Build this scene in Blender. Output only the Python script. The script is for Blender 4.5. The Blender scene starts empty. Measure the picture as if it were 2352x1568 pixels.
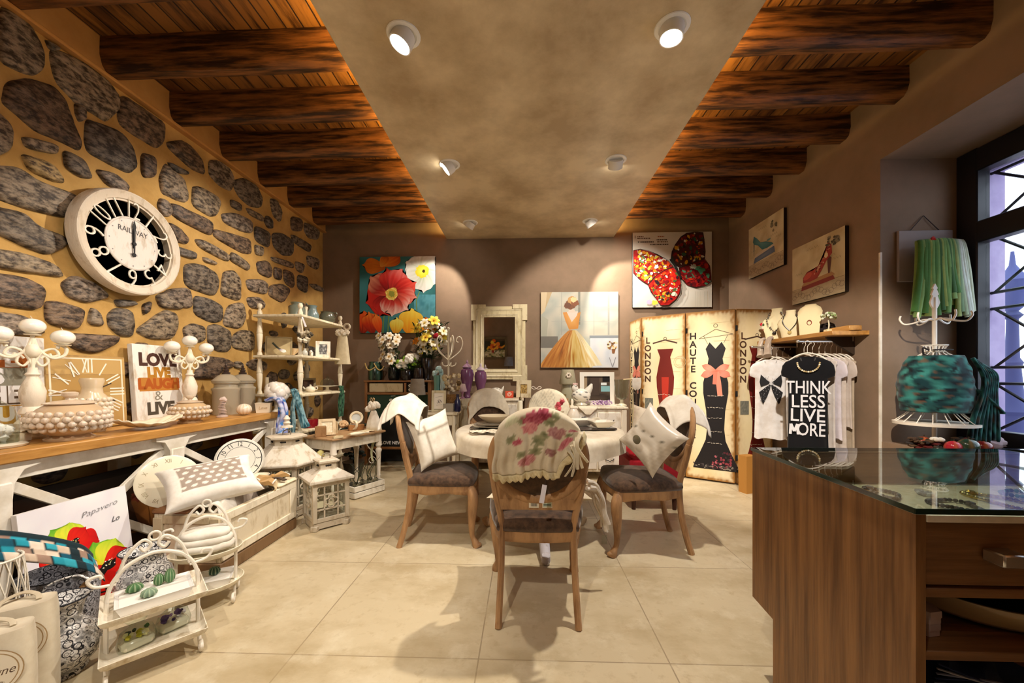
COVE = 75.
SE = [75, 125, 110, 130, 65, 95, 60, 330, 90, 70]
import bpy, bmesh, math, random
from mathutils import Vector as V, Matrix as MX, Euler, noise
R = random.Random(7)
sc = bpy.context.scene
col = sc.collection
PI = math.pi
# ---- camera model (photo 2352x1568): 871 px focal length, horizon at y=862, camera turned 1.9 deg to the left, eye 1.2 m
PSI = math.radians(1.9)
CP, SP = math.cos(PSI), math.sin(PSI)
F, CX, CY, CH = 871.0, 1176.0, 862.0, 1.2
XL, XR, YB, ZC, ZP = -2.87, 2.80, 5.30, 3.46, 3.113   # left wall, right wall, back wall, plank ceiling, plaster panel


def ray(px, py):
    k = (px - CX) / F
    return V((k * CP - SP, k * SP + CP, -(py - CY) / F))


def aY(px, py, Y):
    r = ray(px, py); t = Y / r.y
    return V((r.x * t, Y, CH + r.z * t))


def aX(px, py, X):
    r = ray(px, py); t = X / r.x
    return V((X, r.y * t, CH + r.z * t))


def aZ(px, py, Z):
    r = ray(px, py); t = (Z - CH) / r.z
    return V((r.x * t, r.y * t, Z))


def S(h):
    """'#rrggbb' (or an rgb tuple in 0..255) to linear rgba"""
    if isinstance(h, str):
        h = h.lstrip('#'); h = [int(h[i:i + 2], 16) for i in (0, 2, 4)]
    o = []
    for x in h[:3]:
        x = x / 255.0
        o.append(x / 12.92 if x <= .04045 else ((x + .055) / 1.055) ** 2.4)
    return (o[0], o[1], o[2], 1.0)


def mixc(a, b, t):
    t = max(0., min(1., t))
    return tuple(a[i] * (1 - t) + b[i] * t for i in range(3)) + (1.0,)


def smooth(a, b, x):
    t = max(0., min(1., (x - a) / (b - a)))
    return t * t * (3 - 2 * t)


WHITE = (1, 1, 1, 1)


def Tm(loc=(0, 0, 0), rot=(0, 0, 0), sca=(1, 1, 1)):
    if isinstance(sca, (int, float)):
        sca = (sca,) * 3
    return MX.Translation(V(loc)) @ Euler(rot).to_matrix().to_4x4() @ MX.Diagonal((*sca, 1))


_bev = {}


class MB:
    """collects shapes and links them as ONE mesh object"""

    def __init__(s):
        s.v, s.f, s.m, s.c = [], [], [], []

    def add(s, vs, fs, c=WHITE, mi=0, T=None, cs=None):
        b = len(s.v)
        for i, p in enumerate(vs):
            p = V(p)
            s.v.append(T @ p if T is not None else p)
            s.c.append(cs[i] if cs else c)
        for f in fs:
            s.f.append([b + i for i in f]); s.m.append(mi)
        return s

    def box(s, c, d, bev=0, rot=None, col=WHITE, mi=0):
        h = [x / 2 for x in d]
        T = Tm(c, rot or (0, 0, 0))
        if not bev:
            vs = [(x * h[0], y * h[1], z * h[2]) for x in (-1, 1) for y in (-1, 1) for z in (-1, 1)]
            fs = [(0, 1, 3, 2), (4, 6, 7, 5), (0, 4, 5, 1), (2, 3, 7, 6), (0, 2, 6, 4), (1, 5, 7, 3)]
            return s.add(vs, fs, col, mi, T)
        bev = min(bev, min(h) * .95)
        vs = []; idx = {}
        for x in (-1, 1):
            for y in (-1, 1):
                for z in (-1, 1):
                    for a in range(3):
                        q = [x * h[0], y * h[1], z * h[2]]
                        for k in range(3):
                            if k != a:
                                q[k] -= bev * (x, y, z)[k]
                        idx[(x, y, z, a)] = len(vs); vs.append(q)
        fs = []
        for a in range(3):
            o1, o2 = [k for k in range(3) if k != a]
            for sg in (-1, 1):
                r = []
                for p, q in ((-1, -1), (1, -1), (1, 1), (-1, 1)):
                    k = [0, 0, 0]; k[a] = sg; k[o1] = p; k[o2] = q
                    r.append(idx[(*k, a)])
                fs.append(r)
            for p in (-1, 1):
                for q in (-1, 1):
                    k0 = [0, 0, 0]; k1 = [0, 0, 0]
                    k0[a], k1[a] = -1, 1
                    for k in (k0, k1):
                        k[o1], k[o2] = p, q
                    fs.append([idx[(*k0, o1)], idx[(*k1, o1)], idx[(*k1, o2)], idx[(*k0, o2)]])
        for x in (-1, 1):
            for y in (-1, 1):
                for z in (-1, 1):
                    fs.append([idx[(x, y, z, 0)], idx[(x, y, z, 1)], idx[(x, y, z, 2)]])
        # consistent outward winding
        for i, f in enumerate(fs):
            p = [V(vs[j]) for j in f]
            n = (p[1] - p[0]).cross(p[2] - p[0])
            ctr = sum(p, V()) / len(p)
            if n.dot(ctr) < 0:
                fs[i] = f[::-1]
        return s.add(vs, fs, col, mi, T)

    def lathe(s, prof, n=24, T=None, col=WHITE, mi=0, colfn=None, sx=1, sy=1):
        vs, cs = [], []
        for k, (r, z) in enumerate(prof):
            for i in range(n):
                a = 2 * PI * i / n
                vs.append((r * math.cos(a) * sx, r * math.sin(a) * sy, z))
                cs.append(colfn(a, k / max(1, len(prof) - 1)) if colfn else col)
        fs = []
        for k in range(len(prof) - 1):
            for i in range(n):
                j = (i + 1) % n
                fs.append((k * n + i, k * n + j, (k + 1) * n + j, (k + 1) * n + i))
        if prof[0][0] > 1e-4:
            fs.append(tuple(range(n))[::-1])
        if prof[-1][0] > 1e-4:
            fs.append(tuple((len(prof) - 1) * n + i for i in range(n)))
        return s.add(vs, fs, col, mi, T, cs)

    def tube(s, pts, r=.01, n=8, closed=False, T=None, col=WHITE, mi=0, flat=1.0, up=(0, 0, 1), colfn=None):
        pts = [V(p) for p in pts]
        N = len(pts)
        rs = r if isinstance(r, (list, tuple)) else [r] * N
        if len(rs) != N:
            rs = [rs[0] + (rs[-1] - rs[0]) * i / (N - 1) for i in range(N)]
        vs, cs = [], []
        side = None
        for i, p in enumerate(pts):
            if closed:
                t = pts[(i + 1) % N] - pts[i - 1]
            else:
                t = pts[min(i + 1, N - 1)] - pts[max(i - 1, 0)]
            t = t.normalized() if t.length > 1e-9 else V((0, 0, 1))
            if side is None:
                u = V(up)
                if abs(u.dot(t)) > .95:
                    u = V((1, 0, 0)) if abs(t.x) < .9 else V((0, 1, 0))
                side = t.cross(u).normalized()
            else:
                side = side - t * side.dot(t)
                side = side.normalized() if side.length > 1e-6 else t.orthogonal().normalized()
            w = side.cross(t).normalized()
            for k in range(n):
                a = 2 * PI * k / n + (PI / n)
                vs.append(p + side * (math.cos(a) * rs[i]) + w * (math.sin(a) * rs[i] * flat))
                cs.append(colfn(i / max(1, N - 1), k / n) if colfn else col)
        fs = []
        for i in range(N if closed else N - 1):
            j = (i + 1) % N
            for k in range(n):
                l = (k + 1) % n
                fs.append((i * n + k, i * n + l, j * n + l, j * n + k))
        if not closed:
            fs.append(tuple(range(n))[::-1]); fs.append(tuple((N - 1) * n + k for k in range(n)))
        return s.add(vs, fs, col, mi, T, cs)

    def ball(s, c, r, n=16, m=10, T=None, col=WHITE, mi=0, colfn=None, bumpy=0):
        r = (r, r, r) if isinstance(r, (int, float)) else r
        vs, cs, fs = [], [], []
        for i in range(m + 1):
            th = PI * i / m
            for k in range(n):
                a = 2 * PI * k / n
                d = V((math.sin(th) * math.cos(a), math.sin(th) * math.sin(a), math.cos(th)))
                q = 1 + (bumpy * noise.noise(d * 4 + V(c) * 7) if bumpy else 0)
                vs.append((c[0] + d.x * r[0] * q, c[1] + d.y * r[1] * q, c[2] + d.z * r[2] * q))
                cs.append(colfn(a, th) if colfn else col)
        for i in range(m):
            for k in range(n):
                l = (k + 1) % n
                fs.append((i * n + k, (i + 1) * n + k, (i + 1) * n + l, i * n + l))
        return s.add(vs, fs, col, mi, T, cs)

    def prism(s, poly, h0, h1, T=None, col=WHITE, mi=0):
        """polygon in local xy extruded in z from h0 to h1"""
        a = sum(poly[i][0] * poly[(i + 1) % len(poly)][1] - poly[(i + 1) % len(poly)][0] * poly[i][1] for i in range(len(poly)))
        if a < 0:
            poly = poly[::-1]
        n = len(poly)
        vs = [(p[0], p[1], h0) for p in poly] + [(p[0], p[1], h1) for p in poly]
        fs = [tuple(range(n))[::-1], tuple(range(n, 2 * n))] + [(i, (i + 1) % n, n + (i + 1) % n, n + i) for i in range(n)]
        return s.add(vs, fs, col, mi, T)

    def frame(s, w, h, bar, d, T=None, col=WHITE, mi=0):
        """picture frame in local xz, front at y=-d"""
        o = [(-w / 2, -h / 2), (w / 2, -h / 2), (w / 2, h / 2), (-w / 2, h / 2)]
        i_ = [(-w / 2 + bar, -h / 2 + bar), (w / 2 - bar, -h / 2 + bar), (w / 2 - bar, h / 2 - bar), (-w / 2 + bar, h / 2 - bar)]
        vs = [(x, 0, z) for x, z in o] + [(x, -d, z) for x, z in o] + [(x, -d * .8, z) for x, z in i_] + [(x, 0, z) for x, z in i_]
        fs = []
        for k in range(4):
            l = (k + 1) % 4
            fs += [(k, l, 4 + l, 4 + k), (4 + k, 4 + l, 8 + l, 8 + k), (8 + k, 8 + l, 12 + l, 12 + k), (12 + k, 12 + l, l, k)]
        return s.add(vs, fs, col, mi, T)

    def loft(s, rings, T=None, col=WHITE, mi=0, caps=True, colfn=None, closed=True):
        n = len(rings[0]); vs, cs, fs = [], [], []
        for k, r in enumerate(rings):
            for i, p in enumerate(r):
                vs.append(p); cs.append(colfn(i / n, k / max(1, len(rings) - 1)) if colfn else col)
        for k in range(len(rings) - 1):
            for i in range(n if closed else n - 1):
                j = (i + 1) % n
                fs.append((k * n + i, k * n + j, (k + 1) * n + j, (k + 1) * n + i))
        if caps:
            fs.append(tuple(range(n))[::-1]); fs.append(tuple((len(rings) - 1) * n + i for i in range(n)))
        return s.add(vs, fs, col, mi, T, cs)

    def grid(s, nu, nv, fn, colfn=None, T=None, col=WHITE, mi=0):
        vs, cs, fs = [], [], []
        for j in range(nv + 1):
            for i in range(nu + 1):
                u, v = i / nu, j / nv
                vs.append(fn(u, v)); cs.append(colfn(u, v) if colfn else col)
        for j in range(nv):
            for i in range(nu):
                a = j * (nu + 1) + i
                fs.append((a, a + 1, a + nu + 2, a + nu + 1))
        return s.add(vs, fs, col, mi, T, cs)

    def build(s, name, mat, parent=None, loc=None, rot=None, world=False, sharp=38, solid=0, sub=0, flat=False):
        me = bpy.data.meshes.new(name)
        vs = s.v
        if world and parent is not None:
            off = V(parent.location)
            vs = [p - off for p in vs]
        if loc is None and parent is None and not world and vs:
            pass
        me.from_pydata([tuple(p) for p in vs], [], s.f)
        mats = mat if isinstance(mat, (list, tuple)) else [mat]
        for m in mats:
            me.materials.append(MT[m] if isinstance(m, str) else m)
        if len(mats) > 1:
            me.polygons.foreach_set('material_index', s.m)
        at = me.color_attributes.new('Col', 'FLOAT_COLOR', 'POINT')
        at.data.foreach_set('color', [x for c in s.c for x in (tuple(c) + (1.,))[:4]])
        if not flat:
            me.polygons.foreach_set('use_smooth', [True] * len(s.f))
            me.set_sharp_from_angle(angle=math.radians(sharp))
        me.update()
        o = bpy.data.objects.new(name, me)
        col.objects.link(o)
        if parent is not None:
            o.parent = parent
        if loc is not None:
            o.location = loc
        if rot is not None:
            o.rotation_euler = rot
        if solid:
            md = o.modifiers.new('thick', 'SOLIDIFY'); md.thickness = solid; md.offset = 0
        if sub:
            md = o.modifiers.new('round', 'SUBSURF'); md.levels = sub; md.render_levels = sub
        return o


def tag(o, label=None, cat=None, group=None, kind=None):
    if label: o['label'] = label
    if cat: o['category'] = cat
    if group: o['group'] = group
    if kind: o['kind'] = kind
    return o


def thing(name, label, cat, loc=(0, 0, 0), rz=0, group=None, rot=None):
    o = bpy.data.objects.new(name, None)
    o.empty_display_size = .05
    col.objects.link(o)
    o.location = loc
    o.rotation_euler = rot if rot else (0, 0, rz)
    return tag(o, label, cat, group)


def one(name, mb, mat, label, cat, loc=None, rot=None, group=None, **k):
    return tag(mb.build(name, mat, None, loc, rot, **k), label, cat, group)


def struct(name, mb, mat, **k):
    return tag(mb.build(name, mat, **k), kind='structure')


def dup(root, loc, rz=None, label=None, group=None, rot=None):
    r = root.copy(); col.objects.link(r); r.location = loc
    if rz is not None: r.rotation_euler = (0, 0, rz)
    if rot is not None: r.rotation_euler = rot
    if label: r['label'] = label
    if group: r['group'] = group
    for ch in list(root.children):
        c = ch.copy(); col.objects.link(c); c.parent = r
        for g in ch.children:
            d = g.copy(); col.objects.link(d); d.parent = c
    return r


# ---- materials
MT = {}


def mat(name, c, rough=.55, metal=0., c2=None, ns=6., st=(1, 1, 1), lo=.38, hi=.64, bump=0., bs=None, attr=False, coat=0., sheen=0., spec=.5, det=6., emit=0.):
    m = bpy.data.materials.new(name); m.use_nodes = True
    MT[name] = m
    nt = m.node_tree; N, L = nt.nodes, nt.links
    b = N['Principled BSDF']
    b.inputs['Roughness'].default_value = rough
    b.inputs['Metallic'].default_value = metal
    b.inputs['Coat Weight'].default_value = coat
    b.inputs['Sheen Weight'].default_value = sheen
    b.inputs['Specular IOR Level'].default_value = spec
    base = None
    if attr:
        a = N.new('ShaderNodeAttribute'); a.attribute_name = 'Col'
        base = a.outputs['Color']
    if emit:
        b.inputs['Emission Color'].default_value = S(c)
        b.inputs['Emission Strength'].default_value = emit
    tc = mp = None
    if c2 is not None or bump:
        tc = N.new('ShaderNodeTexCoord'); mp = N.new('ShaderNodeMapping')
        mp.inputs['Scale'].default_value = st
        L.new(tc.outputs['Object'], mp.inputs['Vector'])
    if not attr:
        b.inputs['Base Color'].default_value = S(c)
    if c2 is not None:
        nz = N.new('ShaderNodeTexNoise'); nz.inputs['Scale'].default_value = ns; nz.inputs['Detail'].default_value = det
        nz.inputs['Roughness'].default_value = .62
        L.new(mp.outputs['Vector'], nz.inputs['Vector'])
        rp = N.new('ShaderNodeMapRange'); rp.inputs['From Min'].default_value = lo; rp.inputs['From Max'].default_value = hi
        L.new(nz.outputs['Fac'], rp.inputs['Value'])
        mx = N.new('ShaderNodeMix'); mx.data_type = 'RGBA'
        L.new(rp.outputs['Result'], mx.inputs['Factor'])
        if attr:
            mx.blend_type = 'MULTIPLY'
            L.new(base, mx.inputs['A'])
        else:
            mx.inputs['A'].default_value = S(c)
        mx.inputs['B'].default_value = S(c2)
        base = mx.outputs['Result']
    if base is not None:
        L.new(base, b.inputs['Base Color'])
    if bump:
        n2 = N.new('ShaderNodeTexNoise'); n2.inputs['Scale'].default_value = bs or ns * 3; n2.inputs['Detail'].default_value = 4
        L.new(mp.outputs['Vector'], n2.inputs['Vector'])
        bp = N.new('ShaderNodeBump'); bp.inputs['Strength'].default_value = min(1, bump); bp.inputs['Distance'].default_value = .01
        L.new(n2.outputs['Fac'], bp.inputs['Height'])
        L.new(bp.outputs['Normal'], b.inputs['Normal'])
    return m


def brickmat(name, cols, bw, bh, mortar, msize, offset, rot=0., loc=(0, 0, 0), rough=.5, grain=None, mott=None, bump=.3, freq=2):
    """planks or tiles: rows of bh, each bw long, from object space xy"""
    m = bpy.data.materials.new(name); m.use_nodes = True; MT[name] = m
    nt = m.node_tree; N, L = nt.nodes, nt.links
    b = N['Principled BSDF']; b.inputs['Roughness'].default_value = rough
    tc = N.new('ShaderNodeTexCoord'); mp = N.new('ShaderNodeMapping')
    mp.inputs['Rotation'].default_value = (0, 0, rot); mp.inputs['Location'].default_value = loc
    L.new(tc.outputs['Object'], mp.inputs['Vector'])
    br = N.new('ShaderNodeTexBrick')
    br.offset = offset; br.offset_frequency = freq
    br.inputs['Scale'].default_value = 1; br.inputs['Brick Width'].default_value = bw; br.inputs['Row Height'].default_value = bh
    br.inputs['Mortar Size'].default_value = msize; br.inputs['Mortar Smooth'].default_value = .3
    br.inputs['Color1'].default_value = S(cols[0]); br.inputs['Color2'].default_value = S(cols[1]); br.inputs['Mortar'].default_value = S(mortar)
    L.new(mp.outputs['Vector'], br.inputs['Vector'])
    out = br.outputs['Color']
    for (sc_, st, dark, lo, hi, typ) in (grain or []) + (mott or []):
        m2 = N.new('ShaderNodeMapping'); m2.inputs['Scale'].default_value = st
        L.new(tc.outputs['Object'], m2.inputs['Vector'])
        nz = N.new('ShaderNodeTexNoise'); nz.inputs['Scale'].default_value = sc_; nz.inputs['Detail'].default_value = 7; nz.inputs['Roughness'].default_value = .65
        L.new(m2.outputs['Vector'], nz.inputs['Vector'])
        rp = N.new('ShaderNodeMapRange'); rp.inputs['From Min'].default_value = lo; rp.inputs['From Max'].default_value = hi
        L.new(nz.outputs['Fac'], rp.inputs['Value'])
        mx = N.new('ShaderNodeMix'); mx.data_type = 'RGBA'; mx.blend_type = typ
        L.new(rp.outputs['Result'], mx.inputs['Factor']); L.new(out, mx.inputs['A']); mx.inputs['B'].default_value = S(dark)
        out = mx.outputs['Result']
    L.new(out, b.inputs['Base Color'])
    bp = N.new('ShaderNodeBump'); bp.inputs['Strength'].default_value = bump; bp.inputs['Distance'].default_value = .006; bp.invert = True
    L.new(br.outputs['Fac'], bp.inputs['Height']); L.new(bp.outputs['Normal'], b.inputs['Normal'])
    return m


def glassmat(name, tint='#f4fbfa', ior=1.5, rough=.0, boost=1.0):
    m = bpy.data.materials.new(name); m.use_nodes = True; MT[name] = m
    nt = m.node_tree; N, L = nt.nodes, nt.links
    N.remove(N['Principled BSDF'])
    o = N['Material Output']
    t = N.new('ShaderNodeBsdfTransparent'); t.inputs['Color'].default_value = S(tint)
    g = N.new('ShaderNodeBsdfGlossy'); g.inputs['Roughness'].default_value = rough
    lw = N.new('ShaderNodeLayerWeight'); lw.inputs['Blend'].default_value = .5
    pw = N.new('ShaderNodeMath'); pw.operation = 'POWER'; pw.inputs[1].default_value = 5
    ma = N.new('ShaderNodeMath'); ma.operation = 'MULTIPLY_ADD'; ma.inputs[1].default_value = .92; ma.inputs[2].default_value = ior - 1.46
    L.new(lw.outputs['Facing'], pw.inputs[0]); L.new(pw.outputs[0], ma.inputs[0])
    mx = N.new('ShaderNodeMixShader')
    L.new(ma.outputs[0], mx.inputs['Fac']); L.new(t.outputs['BSDF'], mx.inputs[1]); L.new(g.outputs['BSDF'], mx.inputs[2])
    L.new(mx.outputs['Shader'], o.inputs['Surface'])
    return m


# ---- flat artwork: polygons with their own colour, local x right / z up, facing -y
class Pic(MB):
    def __init__(s, warp=None, step=6e-5, clip=None):
        super().__init__(); s.k = 0; s.step = step; s.warp = warp; s.clip = clip

    def P(s, u, v):
        d = s.k * s.step
        if s.clip: u = max(s.clip[0], min(s.clip[2], u)); v = max(s.clip[1], min(s.clip[3], v))
        return s.warp(u, v, d) if s.warp else (u, -d, v)

    def poly(s, pts, c, c2=None, grad=None):
        s.k += 1
        c = S(c) if not isinstance(c, tuple) or len(c) == 3 else c
        if c2 is not None:
            c2 = S(c2)
            n = len(pts); gx = sum(p[0] for p in pts) / n; gy = sum(p[1] for p in pts) / n
            g = grad or (gx, gy)
            s.add([s.P(*p) for p in pts] + [s.P(*g)], [(i, (i + 1) % n, n) for i in range(n)], cs=[c] * n + [c2])
        else:
            s.add([s.P(*p) for p in pts], [tuple(range(len(pts)))], c)
        return s

    def rect(s, x0, z0, x1, z1, c):
        return s.poly([(x0, z0), (x1, z0), (x1, z1), (x0, z1)], c)

    def vgrad(s, x0, z0, x1, z1, stops, n=12):
        """stops: [(t, colour)] bottom to top"""
        s.k += 1
        st = [(t, S(c)) for t, c in stops]

        def cf(u, v):
            for (a, ca), (b, cb) in zip(st, st[1:]):
                if v <= b:
                    return mixc(ca, cb, (v - a) / max(1e-6, b - a))
            return st[-1][1]
        s.grid(2, n, lambda u, v: s.P(x0 + (x1 - x0) * u, z0 + (z1 - z0) * v), cf)
        return s

    def cloudy(s, x0, z0, x1, z1, cols, sc_=6, n=40, seed=0):
        s.k += 1
        cs = [S(c) for c in cols]

        def cf(u, v):
            q = (noise.noise(V((u * sc_ + seed, v * sc_, seed * 1.7))) + 1) / 2 * (len(cs) - 1) * 1.3 - .15 * (len(cs) - 1)
            q = max(0, min(len(cs) - 1.001, q)); i = int(q)
            return mixc(cs[i], cs[i + 1], q - i)
        s.grid(n, n, lambda u, v: s.P(x0 + (x1 - x0) * u, z0 + (z1 - z0) * v), cf)
        return s

    def ell(s, cx, cz, rx, rz, c, rot=0, n=24, c2=None, jag=0):
        p = []
        for i in range(n):
            a = 2 * PI * i / n; q = 1 + (R.uniform(-jag, jag) if jag else 0)
            x, z = rx * q * math.cos(a), rz * q * math.sin(a)
            p.append((cx + x * math.cos(rot) - z * math.sin(rot), cz + x * math.sin(rot) + z * math.cos(rot)))
        return s.poly(p, c, c2, (cx, cz) if c2 else None)

    def ring(s, cx, cz, r, w, c, n=28, sz=1.):
        s.k += 1
        a = [(cx + r * math.cos(2 * PI * i / n), cz + r * sz * math.sin(2 * PI * i / n)) for i in range(n)]
        b = [(cx + (r - w) * math.cos(2 * PI * i / n), cz + (r - w) * sz * math.sin(2 * PI * i / n)) for i in range(n)]
        s.add([s.P(*p) for p in a + b], [(i, (i + 1) % n, n + (i + 1) % n, n + i) for i in range(n)], S(c))
        return s

    def line(s, pts, w, c, taper=None):
        s.k += 1
        pts = [V(p) for p in pts]; N = len(pts); vs = []
        for i, p in enumerate(pts):
            t = pts[min(i + 1, N - 1)] - pts[max(0, i - 1)]
            t = t.normalized() if t.length else V((1, 0))
            q = w / 2 * (taper(i / (N - 1)) if taper else 1)
            nrm = V((-t.y, t.x)) * q
            vs += [s.P(p.x + nrm.x, p.y + nrm.y), s.P(p.x - nrm.x, p.y - nrm.y)]
        s.add(vs, [(2 * i, 2 * i + 1, 2 * i + 3, 2 * i + 2) for i in range(N - 1)], S(c))
        return s

    def petal(s, cx, cz, ang, ln, wd, c0, c1, c2=None, shape=1.0, n=10, edge=None):
        """petal from its base at (cx,cz); c0 base, c1 middle, c2 tip"""
        s.k += 1
        k0, k1, k2 = S(c0), S(c1), S(c2 or c1)
        ca, sa = math.cos(ang), math.sin(ang)

        def fn(u, v):
            w = wd * ((.22 + .78 * math.sin(v / .66 * PI / 2)) if v < .66 else max(.0, 1 - ((v - .66) / .345) ** 2) ** .5)
            x = (u - .5) * w * 2; y = v * ln * (1 - .10 * (2 * u - 1) ** 2 * v) + .025 * ln * v * math.sin(u * 9 + ang * 5)
            return s.P(cx + y * ca - x * sa, cz + y * sa + x * ca)

        def cf(u, v):
            q = v + .22 * noise.noise(V((u * 9, v * 1.5, ang * 7))) + .08 * math.sin(u * 31)
            c = mixc(k0, k1, q * 2) if q < .5 else mixc(k1, k2, q * 2 - 1)
            return mixc(c, k0, .45 * smooth(.35, .5, abs(u - .5)) * (1 - v))
        s.grid(14, n, fn, cf)
        return s

    def text(s, body, x, z, size, c, sx=1., rot=0., off=0., shear=0., align='CENTER'):
        s.k += 1
        vs, fs = glyphs(body, size, off, shear, align)
        ca, sa = math.cos(rot), math.sin(rot)
        s.add([s.P(x + p[0] * sx * ca - p[1] * sa, z + p[0] * sx * sa + p[1] * ca) for p in vs], fs, S(c))
        return s


_gl = {}


def glyphs(body, size, off=0., shear=0., align='CENTER', extrude=0.):
    key = (body, round(size, 5), off, shear, align, extrude)
    if key not in _gl:
        c = bpy.data.curves.new('lettering', 'FONT'); c.body = body; c.size = size; c.align_x = align; c.align_y = 'CENTER'
        c.offset = off; c.shear = shear; c.extrude = extrude; c.resolution_u = 3
        o = bpy.data.objects.new('lettering', c)
        me = bpy.data.meshes.new_from_object(o)
        _gl[key] = ([tuple(v.co) for v in me.vertices], [tuple(p.vertices) for p in me.polygons])
        bpy.data.objects.remove(o); bpy.data.meshes.remove(me); bpy.data.curves.remove(c)
    return _gl[key]


def ell3(cx, cz, rx, rz, n=40, a0=0, a1=2 * PI, y=0.):
    return [(cx + rx * math.cos(a0 + (a1 - a0) * i / n), y, cz + rz * math.sin(a0 + (a1 - a0) * i / n)) for i in range(n + (0 if abs(a1 - a0 - 2 * PI) < 1e-6 else 1))]


def curl(c, r0, turns, a0, n=26, plane='xz', grow=.25, sgn=1):
    """flat spiral: starts outside at radius r0, winds in to r0*grow"""
    out = []
    for i in range(n + 1):
        t = i / n; r = r0 * (1 - (1 - grow) * t); a = a0 + sgn * turns * 2 * PI * t
        x, z = r * math.cos(a), r * math.sin(a)
        out.append(V((c[0] + x, c[1], c[2] + z)) if plane == 'xz' else V((c[0], c[1] + x, c[2] + z)))
    return out


def bez(pts, n=12):
    """Catmull-Rom through points"""
    P = [V(p) for p in pts]; out = []
    for i in range(len(P) - 1):
        a, b, c, d = P[max(0, i - 1)], P[i], P[i + 1], P[min(len(P) - 1, i + 2)]
        for k in range(n):
            t = k / n
            out.append(.5 * ((2 * b) + (c - a) * t + (2 * a - 5 * b + 4 * c - d) * t * t + (3 * b - a - 3 * c + d) * t ** 3))
    out.append(P[-1])
    return out


def pillow(w, h, t, colfn=None, col=WHITE, n=18, pinch=.12):
    """cushion standing in local xz, front to -y; colfn(u,v) in 0..1 for the front"""
    mb = MB()

    def pos(u, v, sd):
        a, b = 2 * u - 1, 2 * v - 1
        e = max(0, (1 - a ** 4) * (1 - b ** 4)) ** .5
        wr = .006 * noise.noise(V((a * 3, b * 3, sd * 5 + w * 9)))
        return (a * w / 2 * (1 - pinch * (1 - abs(b) ** 2.2)), sd * (t / 2 * e ** .9) + wr * e, b * h / 2 * (1 - pinch * (1 - abs(a) ** 2.2)))
    mb.grid(n, n, lambda u, v: pos(u, v, -1), colfn, col=col)
    mb.grid(n, n, lambda u, v: pos(1 - u, v, 1), (lambda u, v: colfn(1 - u, v)) if colfn else None, col=col)
    return mb
# ================= camera, view, world
cam = bpy.data.cameras.new('camera'); camo = bpy.data.objects.new('camera', cam); col.objects.link(camo)
camo.location = (0, 0, CH); camo.rotation_euler = (PI / 2, 0, PSI)
cam.sensor_width = 36; cam.lens = 36 * F / 2352; cam.shift_y = (CY - 784) / 2352; cam.clip_start = .05
sc.camera = camo
vs_ = sc.view_settings
sc.display_settings.display_device = 'sRGB'
vs_.view_transform = 'Standard'; vs_.look = 'None'; vs_.gamma = 1.0; vs_.use_curve_mapping = False
vs_.exposure = 0.85
w = bpy.data.worlds.new('daylight'); sc.world = w; w.use_nodes = True
w.node_tree.nodes['Background'].inputs['Color'].default_value = (.80, .84, 1.0, 1)
w.node_tree.nodes['Background'].inputs['Strength'].default_value = 2.2

# ================= materials
mat('taupe', '#8a725d', .8, c2='#7c6752', ns=2.2, bump=.05, bs=60)
mat('mortar', '#c8a05c', .9, c2='#ae8746', ns=3.5, bump=.2, bs=45)
mat('stone', '#ffffff', .62, attr=True, c2='#56483a', ns=22, st=(1, 1, 2.0), lo=.40, hi=.60, bump=.55, bs=40, det=10, spec=.6)
mat('plaster_orange', '#c08c4c', .85, c2='#b07c40', ns=3)
mat('stucco', '#dac6a2', .36, c2='#b09a78', ns=2.2, lo=.38, hi=.64, det=12, spec=.4, st=(1, 1, 1))
mat('beam_wood', '#84542c', .5, c2='#2a160a', ns=5.5, st=(.5, 5, 5), lo=.38, hi=.6, bump=.8, bs=9, spec=.4)
brickmat('planks', ('#94622a', '#764a1e'), 2.6, .115, '#2a1608', .006, .37, PI / 2, (0, .4, 0), .5,
         grain=[(3.2, (7, .55, 1), '#4a2810', .5, .68, 'MULTIPLY'), (1.3, (3, 1, 1), '#6a4018', .5, .66, 'MULTIPLY')], bump=.6)
brickmat('tiles', ('#cfc0a0', '#c6b696'), .8, .8, '#a08f74', .0035, 0., 0, (.195, .0, 0), .42,
         mott=[(1.6, (1, 1.5, 1), '#a8946e', .46, .72, 'MIX'), (5, (1, 1, 1), '#d8ccb0', .52, .75, 'MIX'), (18, (1, 1, 1), '#b09c78', .55, .8, 'MIX')], bump=.15, freq=1)
mat('dark_frame', '#1b191e', .45, spec=.4)
mat('white_paint', '#efe9dd', .5, c2='#d8cfbd', ns=9)
mat('white_metal', '#efe8da', .42, spec=.5)
mat('cream_metal', '#e9dfc8', .45)
mat('white_lamp', '#f2f0ec', .4)
mat('paint', '#ffffff', .55, attr=True, spec=.35)
mat('fabric', '#ffffff', .9, attr=True, c2='#efebe6', ns=14, bump=.025, bs=260, sheen=.15, spec=.2)
mat('ceramic', '#ffffff', .22, attr=True, coat=.3)
mat('matte', '#ffffff', .75, attr=True, spec=.3)
mat('gloss_metal', '#ffffff', .25, 1.0, attr=True)
mat('chair_wood', '#b68c60', .5, c2='#7c5636', ns=5, st=(3, 3, .7), lo=.42, hi=.7, bump=.25, bs=25)
mat('dark_fabric', '#5c4432', .85, c2='#3a2a1e', ns=30, bump=.05, bs=240, sheen=.35, spec=.2)
mat('oak', '#c8944e', .4, c2='#9c6a2e', ns=4, st=(6, .6, 4), lo=.4, hi=.68, bump=.15, bs=20)
mat('walnut_v', '#9c7044', .42, c2='#684628', ns=4.2, st=(4, 8, .45), lo=.36, hi=.66, bump=.12, bs=14, spec=.35)
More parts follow.
